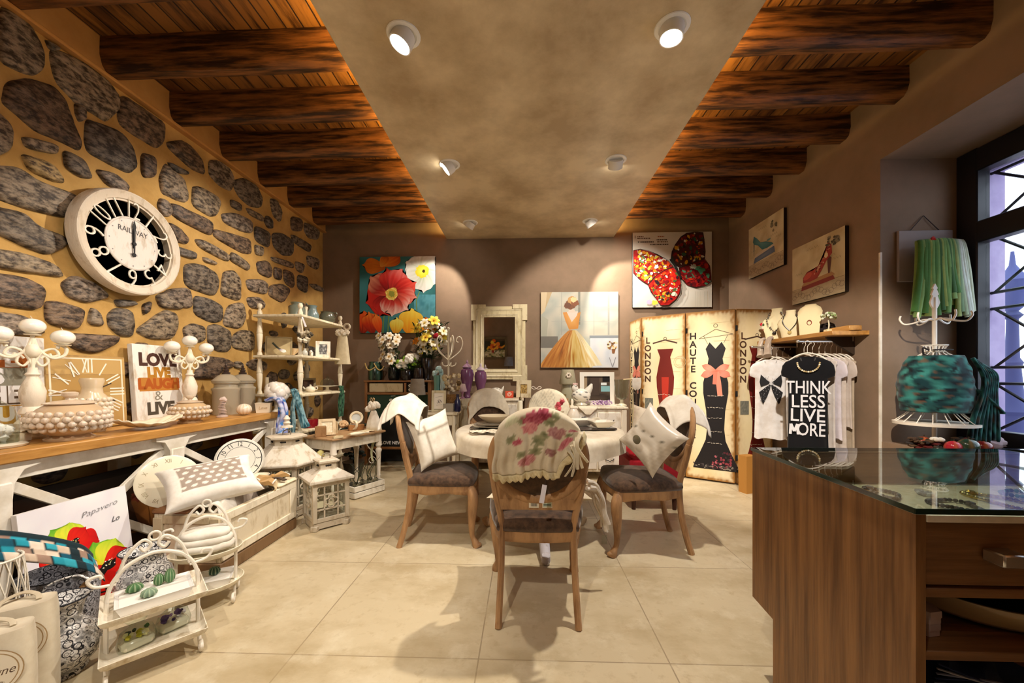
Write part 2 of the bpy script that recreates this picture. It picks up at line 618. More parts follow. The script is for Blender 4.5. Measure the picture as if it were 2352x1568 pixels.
mat('walnut_h', '#906640', .42, c2='#5e3f24', ns=3.2, st=(.5, 9, 7), lo=.36, hi=.66, bump=.12, bs=14, spec=.35)
mat('distressed', '#ffffff', .6, attr=True, c2='#cabca2', ns=9, st=(2, 2, .8), lo=.52, hi=.74, bump=.2, bs=30)
mat('wicker', '#a87c44', .7, c2='#6e4a20', ns=60, bump=.8, bs=120)
mat('chrome', '#d8d8d8', .32, 1.0)
mat('black', '#121212', .5)
mat('tray_beige', '#eadfc6', .7, c2='#d8caa8', ns=40)
mat('lilac_plaster', '#b4a4c4', .85, c2='#9c8cb0', ns=4)
mat('pavement', '#c8c4cc', .9, c2='#b0acb8', ns=3)
mat('lamp_glow', '#fff6e6', .5, emit=14.)
mat('led_glow', '#ffb640', .5, emit=6.)
glassmat('glass', '#f6fbfa')
glassmat('counter_glass', '#f2f8f4', 1.52)
glassmat('clear_ware', '#eef2ee', 1.5)
mat('glass_edge', '#0c2e2a', .1, spec=.8)
m_ = mat('mirror', '#ececec', .02, 1.0)

# ================= shell
b = MB(); b.box((0, 1.9, -.05), (5.74, 7.0, .1)); struct('floor', b, 'tiles', sharp=30)
b = MB(); b.box((0, 1.9, ZC + .05), (6.2, 7.2, .1)); struct('ceiling', b, 'planks')
b = MB(); b.box((0, YB + .06, 1.75), (6.5, .12, 3.6)); struct('wall_back', b, 'taupe')
b = MB(); b.box((0, -1.66, 1.75), (6.9, .12, 3.6)); struct('wall_rear', b, 'taupe')
b = MB()
XO = 3.39
for (y0, y1, z0, z1) in ((3.08, YB, 0, 3.56), (.7, 3.08, 2.9, 3.56), (.7, 3.08, 0, .68), (-1.6, .7, 0, 3.56)):
    b.box(((XR + XO) / 2, (y0 + y1) / 2, (z0 + z1) / 2), (XO - XR, y1 - y0, z1 - z0))
struct('wall_right', b, 'taupe')

# stone wall: mortar slab with every field stone as a low pillow of its own
stones_px = """0 20 68 65 92 112 92 153 75 167 51 163 0 136|102 90 133 112 119 117 109 109|122 128 146 126 190 150 245 190 267 221 265 245 238 272 218 258 177 235 136 190
27 200 68 190 119 204 146 238 163 289 178 326 170 337 129 316 85 299 51 269 14 238|170 238 190 252 192 272 180 279 172 262|282 224 326 252 371 282 371 323 354 335 316 313 282 289 275 269
204 282 221 286 272 306 299 340 308 377 289 393 252 374 204 347 199 323|51 313 126 333 126 354 61 340|-20 252 24 292 20 340 -20 360|146 347 190 367 207 408 180 405 150 384|51 355 112 374 146 418 119 415 68 391
323 354 354 360 354 405 326 405|221 391 258 398 292 425 285 440 245 425|388 330 422 325 456 360 466 398 435 384 391 343|384 371 428 394 428 401 400 395|380 380 395 395 420 412 428 455 420 462 395 452 372 442 368 410
482 372 500 371 527 390 533 420 526 435 505 425 482 402|538 418 562 412 589 431 598 455 594 474 573 471 551 453 541 434|444 434 458 431 492 450 503 466 492 493 479 493 444 471|396 471 409 474 484 509 484 528 476 538 399 498
511 493 541 491 575 509 574 533 554 530 517 512|495 528 530 538 570 549 571 581 551 578 495 546|585 520 616 533 617 568 586 552|450 552 468 553 522 584 519 600 460 570|534 578 570 608 567 621 526 597
425 611 455 608 492 627 498 653 487 677 428 656|514 627 535 624 546 640 550 683 538 686 508 675 511 645|589 603 613 600 624 621 618 637 594 627|565 643 602 643 613 656 608 675 573 667|621 656 645 653 664 664 648 694 618 678
626 538 648 538 672 554 669 584 648 584 629 565|624 589 669 603 671 616 626 600|620 458 634 461 645 485 642 509 626 493|529 458 551 469 551 485 530 474|565 477 600 495 602 509 573 493|668 498 691 503 691 530 669 528
699 511 731 528 728 549 709 546 699 530|650 619 672 629 672 661 653 648|683 632 704 637 704 672 683 661|704 587 731 595 728 619 707 608|677 600 699 608 693 627 680 619|669 538 712 562 709 579 675 557
584 562 601 568 601 587 586 584|629 613 644 619 644 643 628 637|380 667 431 662 438 686 434 707 380 694|385 512 407 522 431 549 423 560 401 552|404 565 447 581 444 595 407 584|466 589 495 603 492 608 467 600
0 389 40 389 79 416 170 448 170 472 146 495 79 480 0 456|-10 480 51 491 79 519 142 543 146 559 103 582 40 555 -10 531|-20 573 51 582 123 610 136 634 79 626 -20 610|-20 630 51 638 99 665 85 709 -20 693
142 654 170 634 217 654 245 681 198 693 158 681|106 696 129 694 188 710 186 733 170 753 108 740|262 688 300 690 312 700 270 705|358 677 415 665 420 709 368 705|207 708 220 712 237 747 200 742
248 724 264 710 296 714 303 747 299 770 271 767 250 747|315 758 354 728 379 714 402 724 404 751 390 776 344 774|131 770 161 767 266 772 262 788 216 809 175 802|-20 717 55 726 100 767 -20 767|325 700 345 692 340 715 328 722
448 682 477 687 508 704 506 735 484 738 448 721|523 704 554 696 562 725 550 752 513 745|421 754 441 744 467 752 467 781 441 786 425 775|477 752 494 747 528 762 523 805 496 803 479 788|535 771 554 759 581 764 579 805 535 798
472 820 516 825 537 839 501 854 496 866 448 868 453 847|567 684 593 683 605 696 603 708 574 706"""
b = MB(); b.box((XL - .06, 1.9, 1.75), (.12, 7.1, 3.6))
st_list = []
for s_ in stones_px.replace('\n', '|').split('|'):
    q = [float(x) for x in s_.split()]
    pts = [aX(q[i], q[i + 1], XL) for i in range(0, len(q), 2)]
    st_list.append([(p.y, p.z) for p in pts])
ctrs = []
for p in st_list:
    cy, cz = sum(a for a, _ in p) / len(p), sum(c for _, c in p) / len(p)
    ctrs.append((cy, cz, max(math.hypot(a - cy, c - cz) for a, c in p)))
# smaller field stones where furniture hides the wall, and behind the camera
RS = random.Random(3)
for _ in range(5200):
    cy, cz = RS.uniform(-1.5, 5.2), RS.uniform(.05, 3.1)
    hw, hh = RS.uniform(.05, .2), RS.uniform(.035, .09)
    rr = math.hypot(hw, hh) * .86
    if any(math.hypot(cy - a, (cz - c)) < rr + q * .9 for a, c, q in ctrs):
        continue
    n = RS.randint(5, 7); t0 = RS.uniform(0, 6)
    p = [(cy + hw * math.cos(t0 + 2 * PI * k / n) * RS.uniform(.85, 1.1), cz + hh * math.sin(t0 + 2 * PI * k / n) * RS.uniform(.85, 1.15)) for k in range(n)]
    st_list.append(p); ctrs.append((cy, cz, rr))
tones = ['#94846e', '#7e705e', '#9c8a70', '#78624e', '#938270', '#826a52', '#746a5e', '#a08e76']
for i, p in enumerate(st_list):
    for _ in range(2):  # Chaikin corner cutting keeps the stones angular but not sharp
        p = [q for a, c in zip(p, p[1:] + p[:1]) for q in ((a[0] * .82 + c[0] * .18, a[1] * .82 + c[1] * .18), (a[0] * .18 + c[0] * .82, a[1] * .18 + c[1] * .82))]
    cy, cz = sum(a for a, _ in p) / len(p), sum(c for _, c in p) / len(p)
    rings = []
    for k, (sc_, h) in enumerate(((1.17, -.006), (1.14, .008), (1.07, .02), (.92, .028), (.6, .031), (.3, .032))):
        rings.append([(XL + h + (.010 * noise.noise(V((a * 9, c * 9, i))) + .006 * noise.noise(V((a * 26, c * 26, i))) if k > 0 else 0),
                       cy + (a - cy) * sc_ * (1 + .04 * noise.noise(V((a * 14, c * 14, 3)))), cz + (c - cz) * sc_ * (1 + .04 * noise.noise(V((c * 14, a * 14, 8))))) for a, c in p])
    t = S(tones[i % len(tones)]); 
    if i == 10: t = S('#b59a68')
    b.loft(rings, col=t, mi=1)
struct('wall_left', b, ['mortar', 'stone'], sharp=50)
b = MB(); b.box((XL + .012, 1.9, 3.35), (.06, 7.0, .24), .01); b.box((XL + .014, 1.9, 3.235), (.085, 7.0, .025), .008)
struct('trim_1', b, 'plaster_orange')
b = MB(); b.box((XR - .004, 3.076, 1.1), (.014, .014, 2.13)); struct('trim_2', b, 'white_paint')

# hewn ceiling beams
for i, y in enumerate((-1.05, -.53, -.02, .47, .96, 1.46, 1.965, 2.475, 2.97, 3.47, 3.97, 4.48, 5.0)):
    b = MB(); rings = []
    for k in range(31):
        x = -2.95 + 5.9 * k / 30; wd = .078
        pr = [(-wd, .24), (-wd, .09), (-wd * .8, .03), (-wd * .45, 0), (wd * .45, 0), (wd * .8, .03), (wd, .09), (wd, .24)]
        rings.append([(x, y - .012 * x + p[0] * (1 + .10 * noise.noise(V((x * 1.6, j * 3.1, i * 5.)))) + .010 * noise.noise(V((x * 1.1, 7, i * 3.3))),
                       3.25 + p[1] + (.014 * noise.noise(V((x * 1.3, j * 2.2, i * 4.))) if p[1] < .2 else 0)) for j, p in enumerate(pr)])
    b.loft(rings)
    struct('ceiling_beam', b, 'beam_wood', sharp=55)
# dropped stucco panel with cove light on top of it
XP0, XP1 = -1.095, 1.235
b = MB(); b.box(((XP0 + XP1) / 2, 1.845, ZP + .022), (XP1 - XP0, 6.9, .044), .004)
struct('ceiling_panel', b, 'stucco')
b = MB()
for x in (XP0 + .07, XP1 - .07):
    b.box((x, 1.85, ZP + .05), (.02, 6.8, .012))
struct('cove_light', b, 'led_glow')


def area(name, loc, rot, sx, sy, e, c, spread=None):
    l = bpy.data.lights.new(name, 'AREA'); l.shape = 'RECTANGLE'; l.size = sx; l.size_y = sy; l.energy = e; l.color = c
    if spread: l.spread = spread
    o = bpy.data.objects.new(name, l); col.objects.link(o); o.location = loc; o.rotation_euler = rot
    return o


for x in (XP0 + .07, XP1 - .07):
    area('cove_strip', (x, 1.85, ZP + .06), (PI, 0, 0), .03, 6.8, COVE, (1, .66, .20))

# ================= recessed adjustable spots in the panel
def spot_light(loc, d, e, size=1.25, blend=.3, c=(1, .90, .77), r=.03):
    l = bpy.data.lights.new('spot_beam', 'SPOT'); l.energy = e; l.spot_size = size; l.spot_blend = blend; l.color = c; l.shadow_soft_size = r
    o = bpy.data.objects.new('spot_beam', l); col.objects.link(o); o.location = loc
    o.rotation_euler = V(d).to_track_quat('-Z', 'Y').to_euler()
    return o


def spot_fixture(x, y, d, label, e, **k):
    d = V(d).normalized()
    t = thing('recessed_spot', label, 'spotlight', (x, y, ZP), 0, 'recessed spotlights in the stucco panel')
    m = MB(); m.lathe([(.069, -.001), (.072, -.007), (.09, -.006), (.094, -.002), (.094, 0)], 32)
    m.build('trim_ring', 'white_lamp', t)
    q = d.to_track_quat('Z', 'Y').to_matrix().to_4x4()
    T = MX.Translation(V((0, 0, -.012))) @ q
    m = MB(); m.lathe([(.0, -.02), (.06, -.02), (.064, -.0), (.064, .052), (.058, .052), (.05, .044)], 28, T)
    m.build('housing', 'white_lamp', t)
    m = MB(); m.lathe([(.0001, .047), (.056, .047), (.056, .049), (.0001, .049)], 28, T)
    m.build('lamp_face', 'lamp_glow', t)
    p = V((x, y, ZP - .012)) + d * .062
    spot_light(p, d, e, **k)


SPX0, SPX1 = -.68, .81
spot_fixture(SPX0, 2.11, (-.42, -.10, -1), 'front left recessed ceiling spot tilted toward the stone wall, its disc glowing', SE[0], size=1.5, blend=.5)
spot_fixture(SPX1, 2.11, (-.10, .02, -1), 'front right recessed ceiling spot shining straight at the viewer', SE[1], size=1.85, blend=.5)
spot_fixture(SPX0, 3.42, (-1.0, -.10, -.86), 'middle left recessed ceiling spot swivelled to face the stone wall', SE[2], size=1.35, blend=.5)
spot_fixture(SPX1, 3.40, (.12, 1.0, -.85), 'middle right recessed ceiling spot turned away so its lamp is hidden', SE[3], size=1.5, blend=.35)
spot_fixture(SPX0, 4.73, (-.62, .28, -.85), 'back left recessed ceiling spot tilted toward the poppy painting', SE[4], size=1.3, blend=.25)
spot_fixture(SPX1, 4.73, (.62, .26, -.85), 'back right recessed ceiling spot tilted toward the butterfly painting', SE[5], size=1.35, blend=.25)
# unseen fill spots added behind the viewer in line with the row, without fixtures
for x, y, d, e in ((SPX0, .8, (-.6, .5, -1), SE[6]), (SPX1, .8, (.70, 1.3, -1), SE[7]), (SPX0, -.5, (-.2, .8, -1), SE[8]), (SPX1, -.5, (.25, -.9, -.75), SE[9])):
    spot_light((x, y, ZP - .03), d, e, 0.66 if e > 200 else 1.5, .5)  # the strong narrow one is added to brighten the hanging clothes

# ================= window and what stands outside it
wn = tag(bpy.data.objects.new('window_1', None), kind='structure'); col.objects.link(wn); wn.location = (XO, 1.9, .68)
b = MB()
z0, z1, ya, yb = .68, 2.9, .7, 3.08
for yy in (yb - .07, ya + .07, 1.9):
    b.box((XO + .03, yy, (z0 + z1) / 2), (.10, .14, z1 - z0), .008)
for zz, hh in ((z1 - .09, .17), (2.27, .16), (z0 + .06, .12)):
    b.box((XO + .03, 1.9, zz), (.096, yb - ya - .02, hh), .008)
b.build('window_frame', 'dark_frame', wn, world=True)
b = MB()
for zc, hz in ((2.53, .37), (1.46, 1.45)):
    for yc in (1.30, 2.48):
        b.box((XO + .045, yc, zc), (.006, .92, hz))
b.build('window_pane', 'glass', wn, world=True)
b = MB()
gx = XO + .13
hz = [.78, 1.14, 1.26, 1.70, 1.82, 2.24]
for z in hz + [2.36, 2.72]:
    b.tube([(gx, .75, z), (gx, 3.0, z)], .011, 6)
for (za, zb_) in ((.78, 1.14), (1.26, 1.70), (1.82, 2.24), (2.36, 2.72)):
    y = 2.96
    while y > .8:
        b.tube([(gx, y, za), (gx, y - .5, zb_)], .010, 6); b.tube([(gx, y, zb_), (gx, y - .5, za)], .010, 6)
        y -= .5
b.build('window_grille', 'dark_frame', wn, world=True)
b = MB(); b.box((XO - .035, 2.99, 1.98), (.02, .03, .17), .006); b.tube([(XO - .04, 2.99, 2.0), (XO - .07, 2.99, 2.0), (XO - .07, 2.95, 1.9)], .009, 8)
b.build('window_handle', 'dark_frame', wn, world=True)
b = MB()
for (y0, y1, q0, q1) in ((2.98, 3.6, -.2, 3.6), (-.2, 2.98, 2.74, 3.6), (-.2, .75, -.2, 3.6), (.75, 2.98, -.2, .66)):
    b.box((XO + .155, (y0 + y1) / 2, (q0 + q1) / 2), (.15, y1 - y0, q1 - q0))
struct('exterior_reveal', b, 'lilac_plaster')
b = MB(); b.box((9, 3, -.3), (11, 18, .2)); struct('ground', b, 'pavement')
t = thing('street_lamp', 'ornate dark blue street lamp post standing outside the barred window', 'street lamp', (6.1, 4.95, -.2))
b = MB(); b.lathe([(.2, 0), (.2, .3), (.13, .36), (.12, .9), (.16, .95), (.10, 1.05), (.07, 1.5), (.09, 1.56), (.06, 1.62), (.05, 2.1), (.09, 2.15), (.05, 2.2)], 16, col=S('#3c3f66'))
b.build('post', 'matte', t)
b = MB(); b.lathe([(.05, 2.2), (.10, 2.26), (.14, 2.55), (.16, 2.58), (.08, 2.68), (.03, 2.78), (.015, 2.95)], 12, col=S('#474b78')); b.build('lantern_head', 'matte', t)
# ================= oval-back dining chairs
def seat_outline(k=1.0, n=14):
    pts = []
    prof = [(-.195, -.215), (-.06, -.225), (.06, -.225), (.195, -.215), (.225, -.10), (.252, .05), (.262, .19), (.245, .225), (.14, .25), (0, .262), (-.14, .25), (-.245, .225), (-.262, .19), (-.252, .05), (-.225, -.10)]
    return [(x * k, (y - .01) * k + .01) for x, y in prof]


def by_(z):   # the back leans to the rear as it rises
    return -.205 - (z - .47) * .20


def make_chair(label, group):
    t = thing('dining_chair', label, 'chair', group=group)
    for sx in (-1, 1):
        m = MB()
        m.tube(bez([(sx * .19, -.285, 0), (sx * .186, -.255, .10), (sx * .18, -.222, .25), (sx * .178, -.208, .40), (sx * .182, by_(.5), .5), (sx * .205, by_(.62), .62), (sx * .222, by_(.72), .74)], 5),
               [.021, .021, .022, .023, .024, .026, .026, .026, .025, .024, .022, .014][0:1] * 31, 8, flat=.8)
        m.build('rear_leg', 'chair_wood', t)
        m = MB()
        p = bez([(sx * .225, .205, .42), (sx * .243, .228, .35), (sx * .236, .222, .22), (sx * .226, .222, .09), (sx * .235, .245, .03), (sx * .24, .258, .0)], 6)
        n = len(p); rr = [.034 + (.038 - .034) * (i / 6) if i < 6 else .038 - .020 * smooth(6, 20, i) + (.010 * smooth(20, 26, i)) for i in range(n)]
        m.tube(p, rr, 10)
        m.ball((sx * .24, .262, .018), (.024, .028, .018), 10, 6)
        m.build('front_leg', 'chair_wood', t)
    m = MB(); o = seat_outline(.985)
    m.loft([[(x * .97, y * .97, .375 + .012 * math.cos(6 * math.atan2(y, x))) for x, y in o], [(x, y, .385 + .012 * math.cos(6 * math.atan2(y, x))) for x, y in o], [(x * 1.01, y * 1.01, .40) for x, y in o], [(x, y, .432) for x, y in o]])
    m.build('seat_rail', 'chair_wood', t)
    m = MB(); m.loft([[(x * k, y * k, z) for x, y in seat_outline()] for k, z in ((.99, .43), (1.025, .438), (1.04, .455), (1.02, .478), (.95, .495), (.75, .508), (.4, .516), (.05, .519))])
    m.build('seat_cushion', 'dark_fabric', t, sharp=60)
    # oval back: rx .222, rz .205, centre z .80
    m = MB(); ring = []
    for i in range(56):
        a = 2 * PI * i / 56; z = .80 + .203 * math.sin(a)
        ring.append((.218 * math.cos(a), by_(z), z))
    m.tube(ring, .026, 10, closed=True, flat=.72, up=(0, 1, 0))
    z0 = .545
    m.loft([[(-.185, by_(z0) - .014, z0), (.185, by_(z0) - .014, z0), (.185, by_(z0) + .014, z0), (-.185, by_(z0) + .014, z0)],
            [(-.20, by_(.60) - .013, .60), (.20, by_(.60) - .013, .60), (.20, by_(.60) + .013, .60), (-.20, by_(.60) + .013, .60)]])
    for sx in (-1, 1):
        q = [(sx * .20, .60), (sx * .218, .72), (sx * .19, .69), (sx * .15, .65), (sx * .08, .612), (sx * .08, .60)]
        m.loft([[(x, by_(z) - .012, z) for x, z in q], [(x, by_(z) + .012, z) for x, z in q]])
    m.build('back_frame', 'chair_wood', t)
    m = MB()
    for sd, bulge in ((-1, .022), (1, .03)):
        rr = []
        for k, e in ((1., .004), (.93, .45), (.75, .75), (.45, .95), (.05, 1.)):
            r_ = []
            for i in range(40):
                a = 2 * PI * i / 40; z = .80 + .19 * k * math.sin(a)
                r_.append((.204 * k * math.cos(a), by_(z) + sd * bulge * e, z))
            rr.append(r_)
        m.loft(rr, caps=True)
    m.build('back_cushion', 'dark_fabric', t, sharp=60)
    return t


G_CH = 'oval-backed dining chairs around the table'
ch1 = make_chair('oval-backed dining chair seen from behind at the near side of the table', G_CH)
ch1.location = (.065, 2.085, 0)
ch2 = dup(ch1, (-.62, 2.845, 0), math.radians(-90 + 8), 'dining chair on the left of the table with a striped linen pillow on its seat')
ch3 = dup(ch1, (.835, 2.77, 0), math.radians(90), 'dining chair on the right of the table with a satin pillow on its seat')
ch5 = dup(ch1, (.265, 3.90, 0), math.radians(180), 'dining chair at the far side of the table under a cream lace cover')
ch4 = dup(ch1, (-.34, 4.12, 0), math.radians(180 + 18), 'dining chair behind the plate stack under a plain linen cloth')
for x, tx in ((-.02, 'barcode'), (.045, 'sticker')):
    P_ = Pic(); P_.rect(-.024, -.017, .024, .017, '#e2d8c0')
    if tx == 'barcode':
        for i in range(11):
            P_.rect(-.014 + i * .0028, -.010, -.0126 + i * .0028 + R.uniform(0, .0006), .006, '#3a3430')
    else:
        P_.rect(-.02, -.013, .02, .013, '#b8c4b0'); P_.rect(-.018, -.006, .018, .002, '#6a7a70')
    P_.build('price_sticker', 'paint', ch1, loc=(x, by_(.575) - .0155, .575))

# floral cloth thrown over the near chair's back
roses = [(.44, .22, .12, '#8e2438', '#c8707c'), (.55, .16, .085, '#7a1c30', '#b85868'), (.40, .34, .09, '#c8606c', '#e0a09c'), (.25, .50, .055, '#a8304a', '#d08088'), (.38, .82, .09, '#b8606a', '#dca8a4'), (.70, .40, .10, '#a06468', '#c89a94'),
         (.78, .62, .08, '#b04858', '#d89098'), (.62, .70, .06, '#8a5054', '#b89088'), (.88, .40, .05, '#b8485c', '#d8a0a0'), (.20, .15, .07, '#c0c09a', '#d8d4b4')]
leaves = [(.33, .20, .06), (.62, .25, .07), (.48, .55, .08), (.56, .46, .05), (.18, .42, .06), (.68, .15, .05), (.45, .70, .07), (.82, .50, .05), (.30, .70, .05)]


def floral(u, v, dx=0.):
    c = S('#e6dcc6'); c = mixc(c, S('#d2c4a8'), .5 + .5 * noise.noise(V((u * 4, v * 4, 9))))
    nz = noise.noise(V((u * 30, v * 30, 2)))
    for x, y, r in leaves:
        d = math.hypot(u - x - dx, v - y) / r + .5 * nz
        if d < 1: c = mixc(S('#6f7450'), S('#a8a582'), d)
    for x, y, r, k0, k1 in roses:
        d = math.hypot(u - x - dx, (v - y) * 1.05) / r
        if d + .28 * nz < 1:
            q = .5 + .5 * math.sin(d * 16 + 3 * math.atan2(v - y, u - x - dx))
            c = mixc(S(k0), S(k1), .65 * q + .35 * d)
    return c


def over_back(w_top, drop, side, folds=.014, hem=0., hx=.0, level=False):
    """cloth over the oval back: v 0 hem on the rear, .5 crown, 1 in front; local to the chair"""
    def fn(u, v):
        x = (u - .5) * w_top * 2
        crown = .80 + .203 * math.sqrt(max(.0, 1 - min(1, abs(x) / .222) ** 2)) + .042 if abs(x) < .222 else .80 + .042
        if abs(x) > .19:
            crown = min(crown, .80 + .203 * math.sqrt(max(0, 1 - (.19 / .222) ** 2)) + .034 - (abs(x) - .19) * 1.6)
        t = abs(v - .5) * 2
        L = drop(u) if callable(drop) else drop
        back = v < .5
        if not back: L = side
        z = crown - (L + crown - 1.037 if level and back else L) * max(0, t - .09) / .91
        off = .056 * smooth(0, .16, t)
        fo = folds * math.sin(u * 19 + (2 if back else 0)) * smooth(.1, 1, t) + folds * .6 * math.sin(u * 41 + 1)* smooth(.1, 1, t)
        y = by_(z) + (-(off + abs(fo) + folds * .5) if back else (off + abs(fo)))
        if t < .16: z += .008 * math.cos(t / .16 * PI / 2)
        return (x + .012 * math.sin(z * 30) * t + hx * t * (u - .5), y, z)
    return fn


def bdrop(u):
    d = .285 + .014 * math.sin(u * 9)
    if u > .72: d = .285 - .20 * ((u - .72) / .28) ** .8
    return d


t = thing('floral_cloth', 'rose-patterned cream cloth with lace hem thrown over the near chair back', 'cloth', (.065, 2.085, 0))
m = MB(); fn = over_back(.205, bdrop, .2, .02, level=True)
m.grid(60, 72, fn, lambda u, v: floral(u, 1 - v * 2 if v < .5 else (v - .5) * 2))
m.build('cloth', 'fabric', t, solid=.003, sharp=75)
m = MB()


def lace(u, v):  # scalloped edge below the hem
    p = fn(u, 0)
    return (p[0] + (.012 if u > .72 else 0) * v, p[1] - .003, p[2] - v * (.024 + .012 * abs(math.sin(u * PI * 14))))


m.grid(112, 3, lace, lambda u, v: mixc(S('#e8dcb8'), S('#cdbb8c'), .5 + .5 * math.sin(u * 170) * math.sin(v * 8)))
m.build('lace_trim', 'fabric', t, solid=.002, sharp=75)
m = MB()
for k in range(5):
    a = fn(.80 + .03 * k, .04)
    m.tube(bez([(a[0], a[1] - .02, a[2] + .03), (a[0] + .03 - .012 * k, a[1] - .045, a[2] - .02), (a[0] - .01 + .01 * k, a[1] - .04, a[2] - .09 - .015 * (k % 2))], 6), [.012, .007], 6, flat=.35, col=S('#d8ccb0'))
m.build('ribbon_tie', 'fabric', t)
q = MX.Translation(V((.02, 1.748 - 2.085, .655)))
m = MB(); m.box((.02, 1.748 - 2.085, .655), (.022, .002, .085), rot=(0, math.radians(10), 0), col=S('#eae8f4')); m.tube([q @ V(p_) for p_ in ((.008, 0, .04), (.012, -.006, .065), (.02, .0, .10))], .0012, 5, col=S('#3a3030')); m.build('price_tag', 'paint', t)

# linen cloths on the other chairs
def linen(nm, label, ch, wt, drop, side, c0, rz, loc, folds=.012, stripe=None, hx=0., cat='cloth', group=None):
    m = MB(); f = over_back(wt, drop, side, folds, hx=hx)
    def cf(u, v):
        c = mixc(S(c0), S('#c8bda8'), .35 + .35 * noise.noise(V((u * 5, v * 7, len(label)))))
        return stripe(u, v, c) if stripe else c
    m.grid(44, 56, f, cf)
    return one(nm, m, 'fabric', label, cat, loc, (0, 0, rz), group, solid=.003, sharp=80)


def tent(label, x, y, rz, ws, wt, fall, c0, seed, stripe=False):
    """square of linen thrown across the top of a chair back seen from its side"""
    m = MB()
    def fn(u, v):
        s_, t_ = (u - .5) * 2, (v - .5) * 2
        z = 1.058 - .085 * abs(s_) ** 1.3 - fall * max(0, abs(t_) - .30) ** 1.15 / .66 + .010 * math.sin(s_ * 5 + seed) * math.sin(t_ * 4) - .03 * (abs(s_) > .8) * abs(t_)
        return (s_ * ws + .02 * math.sin(t_ * 3 + seed), t_ * wt * (1 - .22 * max(0, abs(t_) - .3)), z)
    def cf(u, v):
        c = mixc(S(c0), S('#d2c8b8'), .3 + .3 * noise.noise(V((u * 5, v * 7, seed))))
        return mixc(c, S('#8c8272'), .8) if stripe and abs(u - .2) < .012 else c
    m.grid(40, 40, fn, cf)
    return one('linen_cloth', m, 'fabric', label, 'cloth', (x, y, 0), (0, 0, rz), solid=.003, sharp=80)


tent('off-white linen cloth draped in a wide point over the left chair back', -.885, 2.80, math.radians(8), .14, .235, .13, '#f2ece0', 1, True)
tent('bunched white cloth hanging over the right chair back', 1.125, 2.78, math.radians(-8), .125, .245, .16, '#eee8dd', 4)
linen('linen_cloth', 'plain beige linen cloth draped over the chair back behind the plate stack', ch4, .235, .17, .2, '#e2d8c4', math.radians(198), (-.34, 4.12, 0), .012)


def lacec(u, v, c):
    q = math.sin(u * 75) * math.sin(v * 90) + .5 * math.sin(u * 31 + v * 22)
    return mixc(c, S('#b8b09c'), .75 if (q > .35 and .35 < u) else 0.)


linen('lace_cover', 'cream lace cover with a small bow over the far middle chair back', ch5, .225, .26, .34, '#e4dcc4', math.radians(180), (.265, 3.90, 0), .004, lacec, cat='chair cover')
m = MB()
for sx in (-1, 1):
    m.tube(bez([(0, 0, 0), (sx * .03, .0, .022), (sx * .055, 0, .012), (sx * .03, 0, -.006), (0, 0, 0)], 5), .006, 6, flat=.5, col=S('#f0e8da'))
one('ribbon_bow', m, 'fabric', 'small white bow lying on top of the lace chair cover', 'bow', (.13, 4.20, 1.055))

# pillows on the chairs
def stripes(u, v):
    c = S('#efe9dc')
    for a in (.13, .19, .27):
        if abs(u - a) < .018 and v < .86: c = S('#a89c8a')
        if abs(v - (1 - a)) < .018 and u > .1: c = S('#a89c8a')
    return c


pl = pillow(.33, .37, .11, stripes)
one('linen_pillow', pl, 'fabric', 'striped linen pillow standing on the left chair seat', 'pillow', (-.665, 2.76, .735), (math.radians(-10), math.radians(-14), math.radians(42)), 'pillows on the dining chairs', sharp=70)


def satin(u, v):
    c = mixc(S('#e4ddd0'), S('#c2b7a6'), .5 + .5 * math.sin(u * 9 + v * 26 + 3 * math.sin(u * 7)) * (1 if v < .62 else .15))
    if abs(v - .55 - .25 * (u - .3)) < .008: c = S('#5a5648')
    return c


pl = pillow(.36, .36, .11, satin)
one('satin_pillow', pl, 'ceramic', 'silver satin pillow with a cord and button on the right chair seat', 'pillow', (.85, 2.575, .772), (math.radians(-14), math.radians(36), math.radians(-56)), 'pillows on the dining chairs', sharp=70)
m = MB(); m.lathe([(.001, 0), (.022, .0), (.03, .006), (.022, .012), (.001, .012)], 18, Tm(rot=(PI / 2, 0, 0)), col=S('#6a6450'))
one('shell_button', m, 'ceramic', 'dark round button brooch fixed on the satin pillow', 'button', (.73, 2.485, .785), (0, 0, math.radians(-52)))

# ================= table
TX, TY, TR, TH = .12, 3.15, .665, .76
t = thing('dining_table', 'round pedestal dining table with carved scroll feet', 'table', (TX, TY, 0))
m = MB(); m.lathe([(.0, TH - .045), (TR - .03, TH - .045), (TR, TH - .03), (TR, TH - .01), (TR - .01, TH - .004), (0, TH - .004)], 48, col=S('#d8ccb4')); m.build('tabletop', 'distressed', t)
m = MB(); m.lathe([(.0, .1), (.11, .1), (.12, .16), (.07, .22), (.06, .34), (.10, .42), (.12, .5), (.07, .58), (.09, .66), (.22, .71), (0, .715)], 24, col=S('#cfc4b4')); m.build('pedestal', 'distressed', t)
for k, (dx, dy, L, c) in enumerate(((.02, -1, .74, '#cfcad0'), (-1, -.35, .44, '#b08a62'), (1, -.3, .35, '#b8a080'), (0, 1, .52, '#b8a080'))):
    d = V((dx, dy, 0)).normalized(); m = MB()
    p = bez([d * .06 + V((0, 0, .22)), d * .2 + V((0, 0, .20)), d * (L * .7) + V((0, 0, .10)), d * (L - .05) + V((0, 0, .045)), d * L + V((0, 0, .035)), d * (L + .02) + V((0, 0, .07))], 6)
    m.tube(p, [.045, .026], 10, col=S(c)); m.ball(tuple(d * L + V((0, 0, .03))), (.03, .03, .03), 10, 8, col=S(c))
    m.build('foot', 'distressed', t)
m = MB()


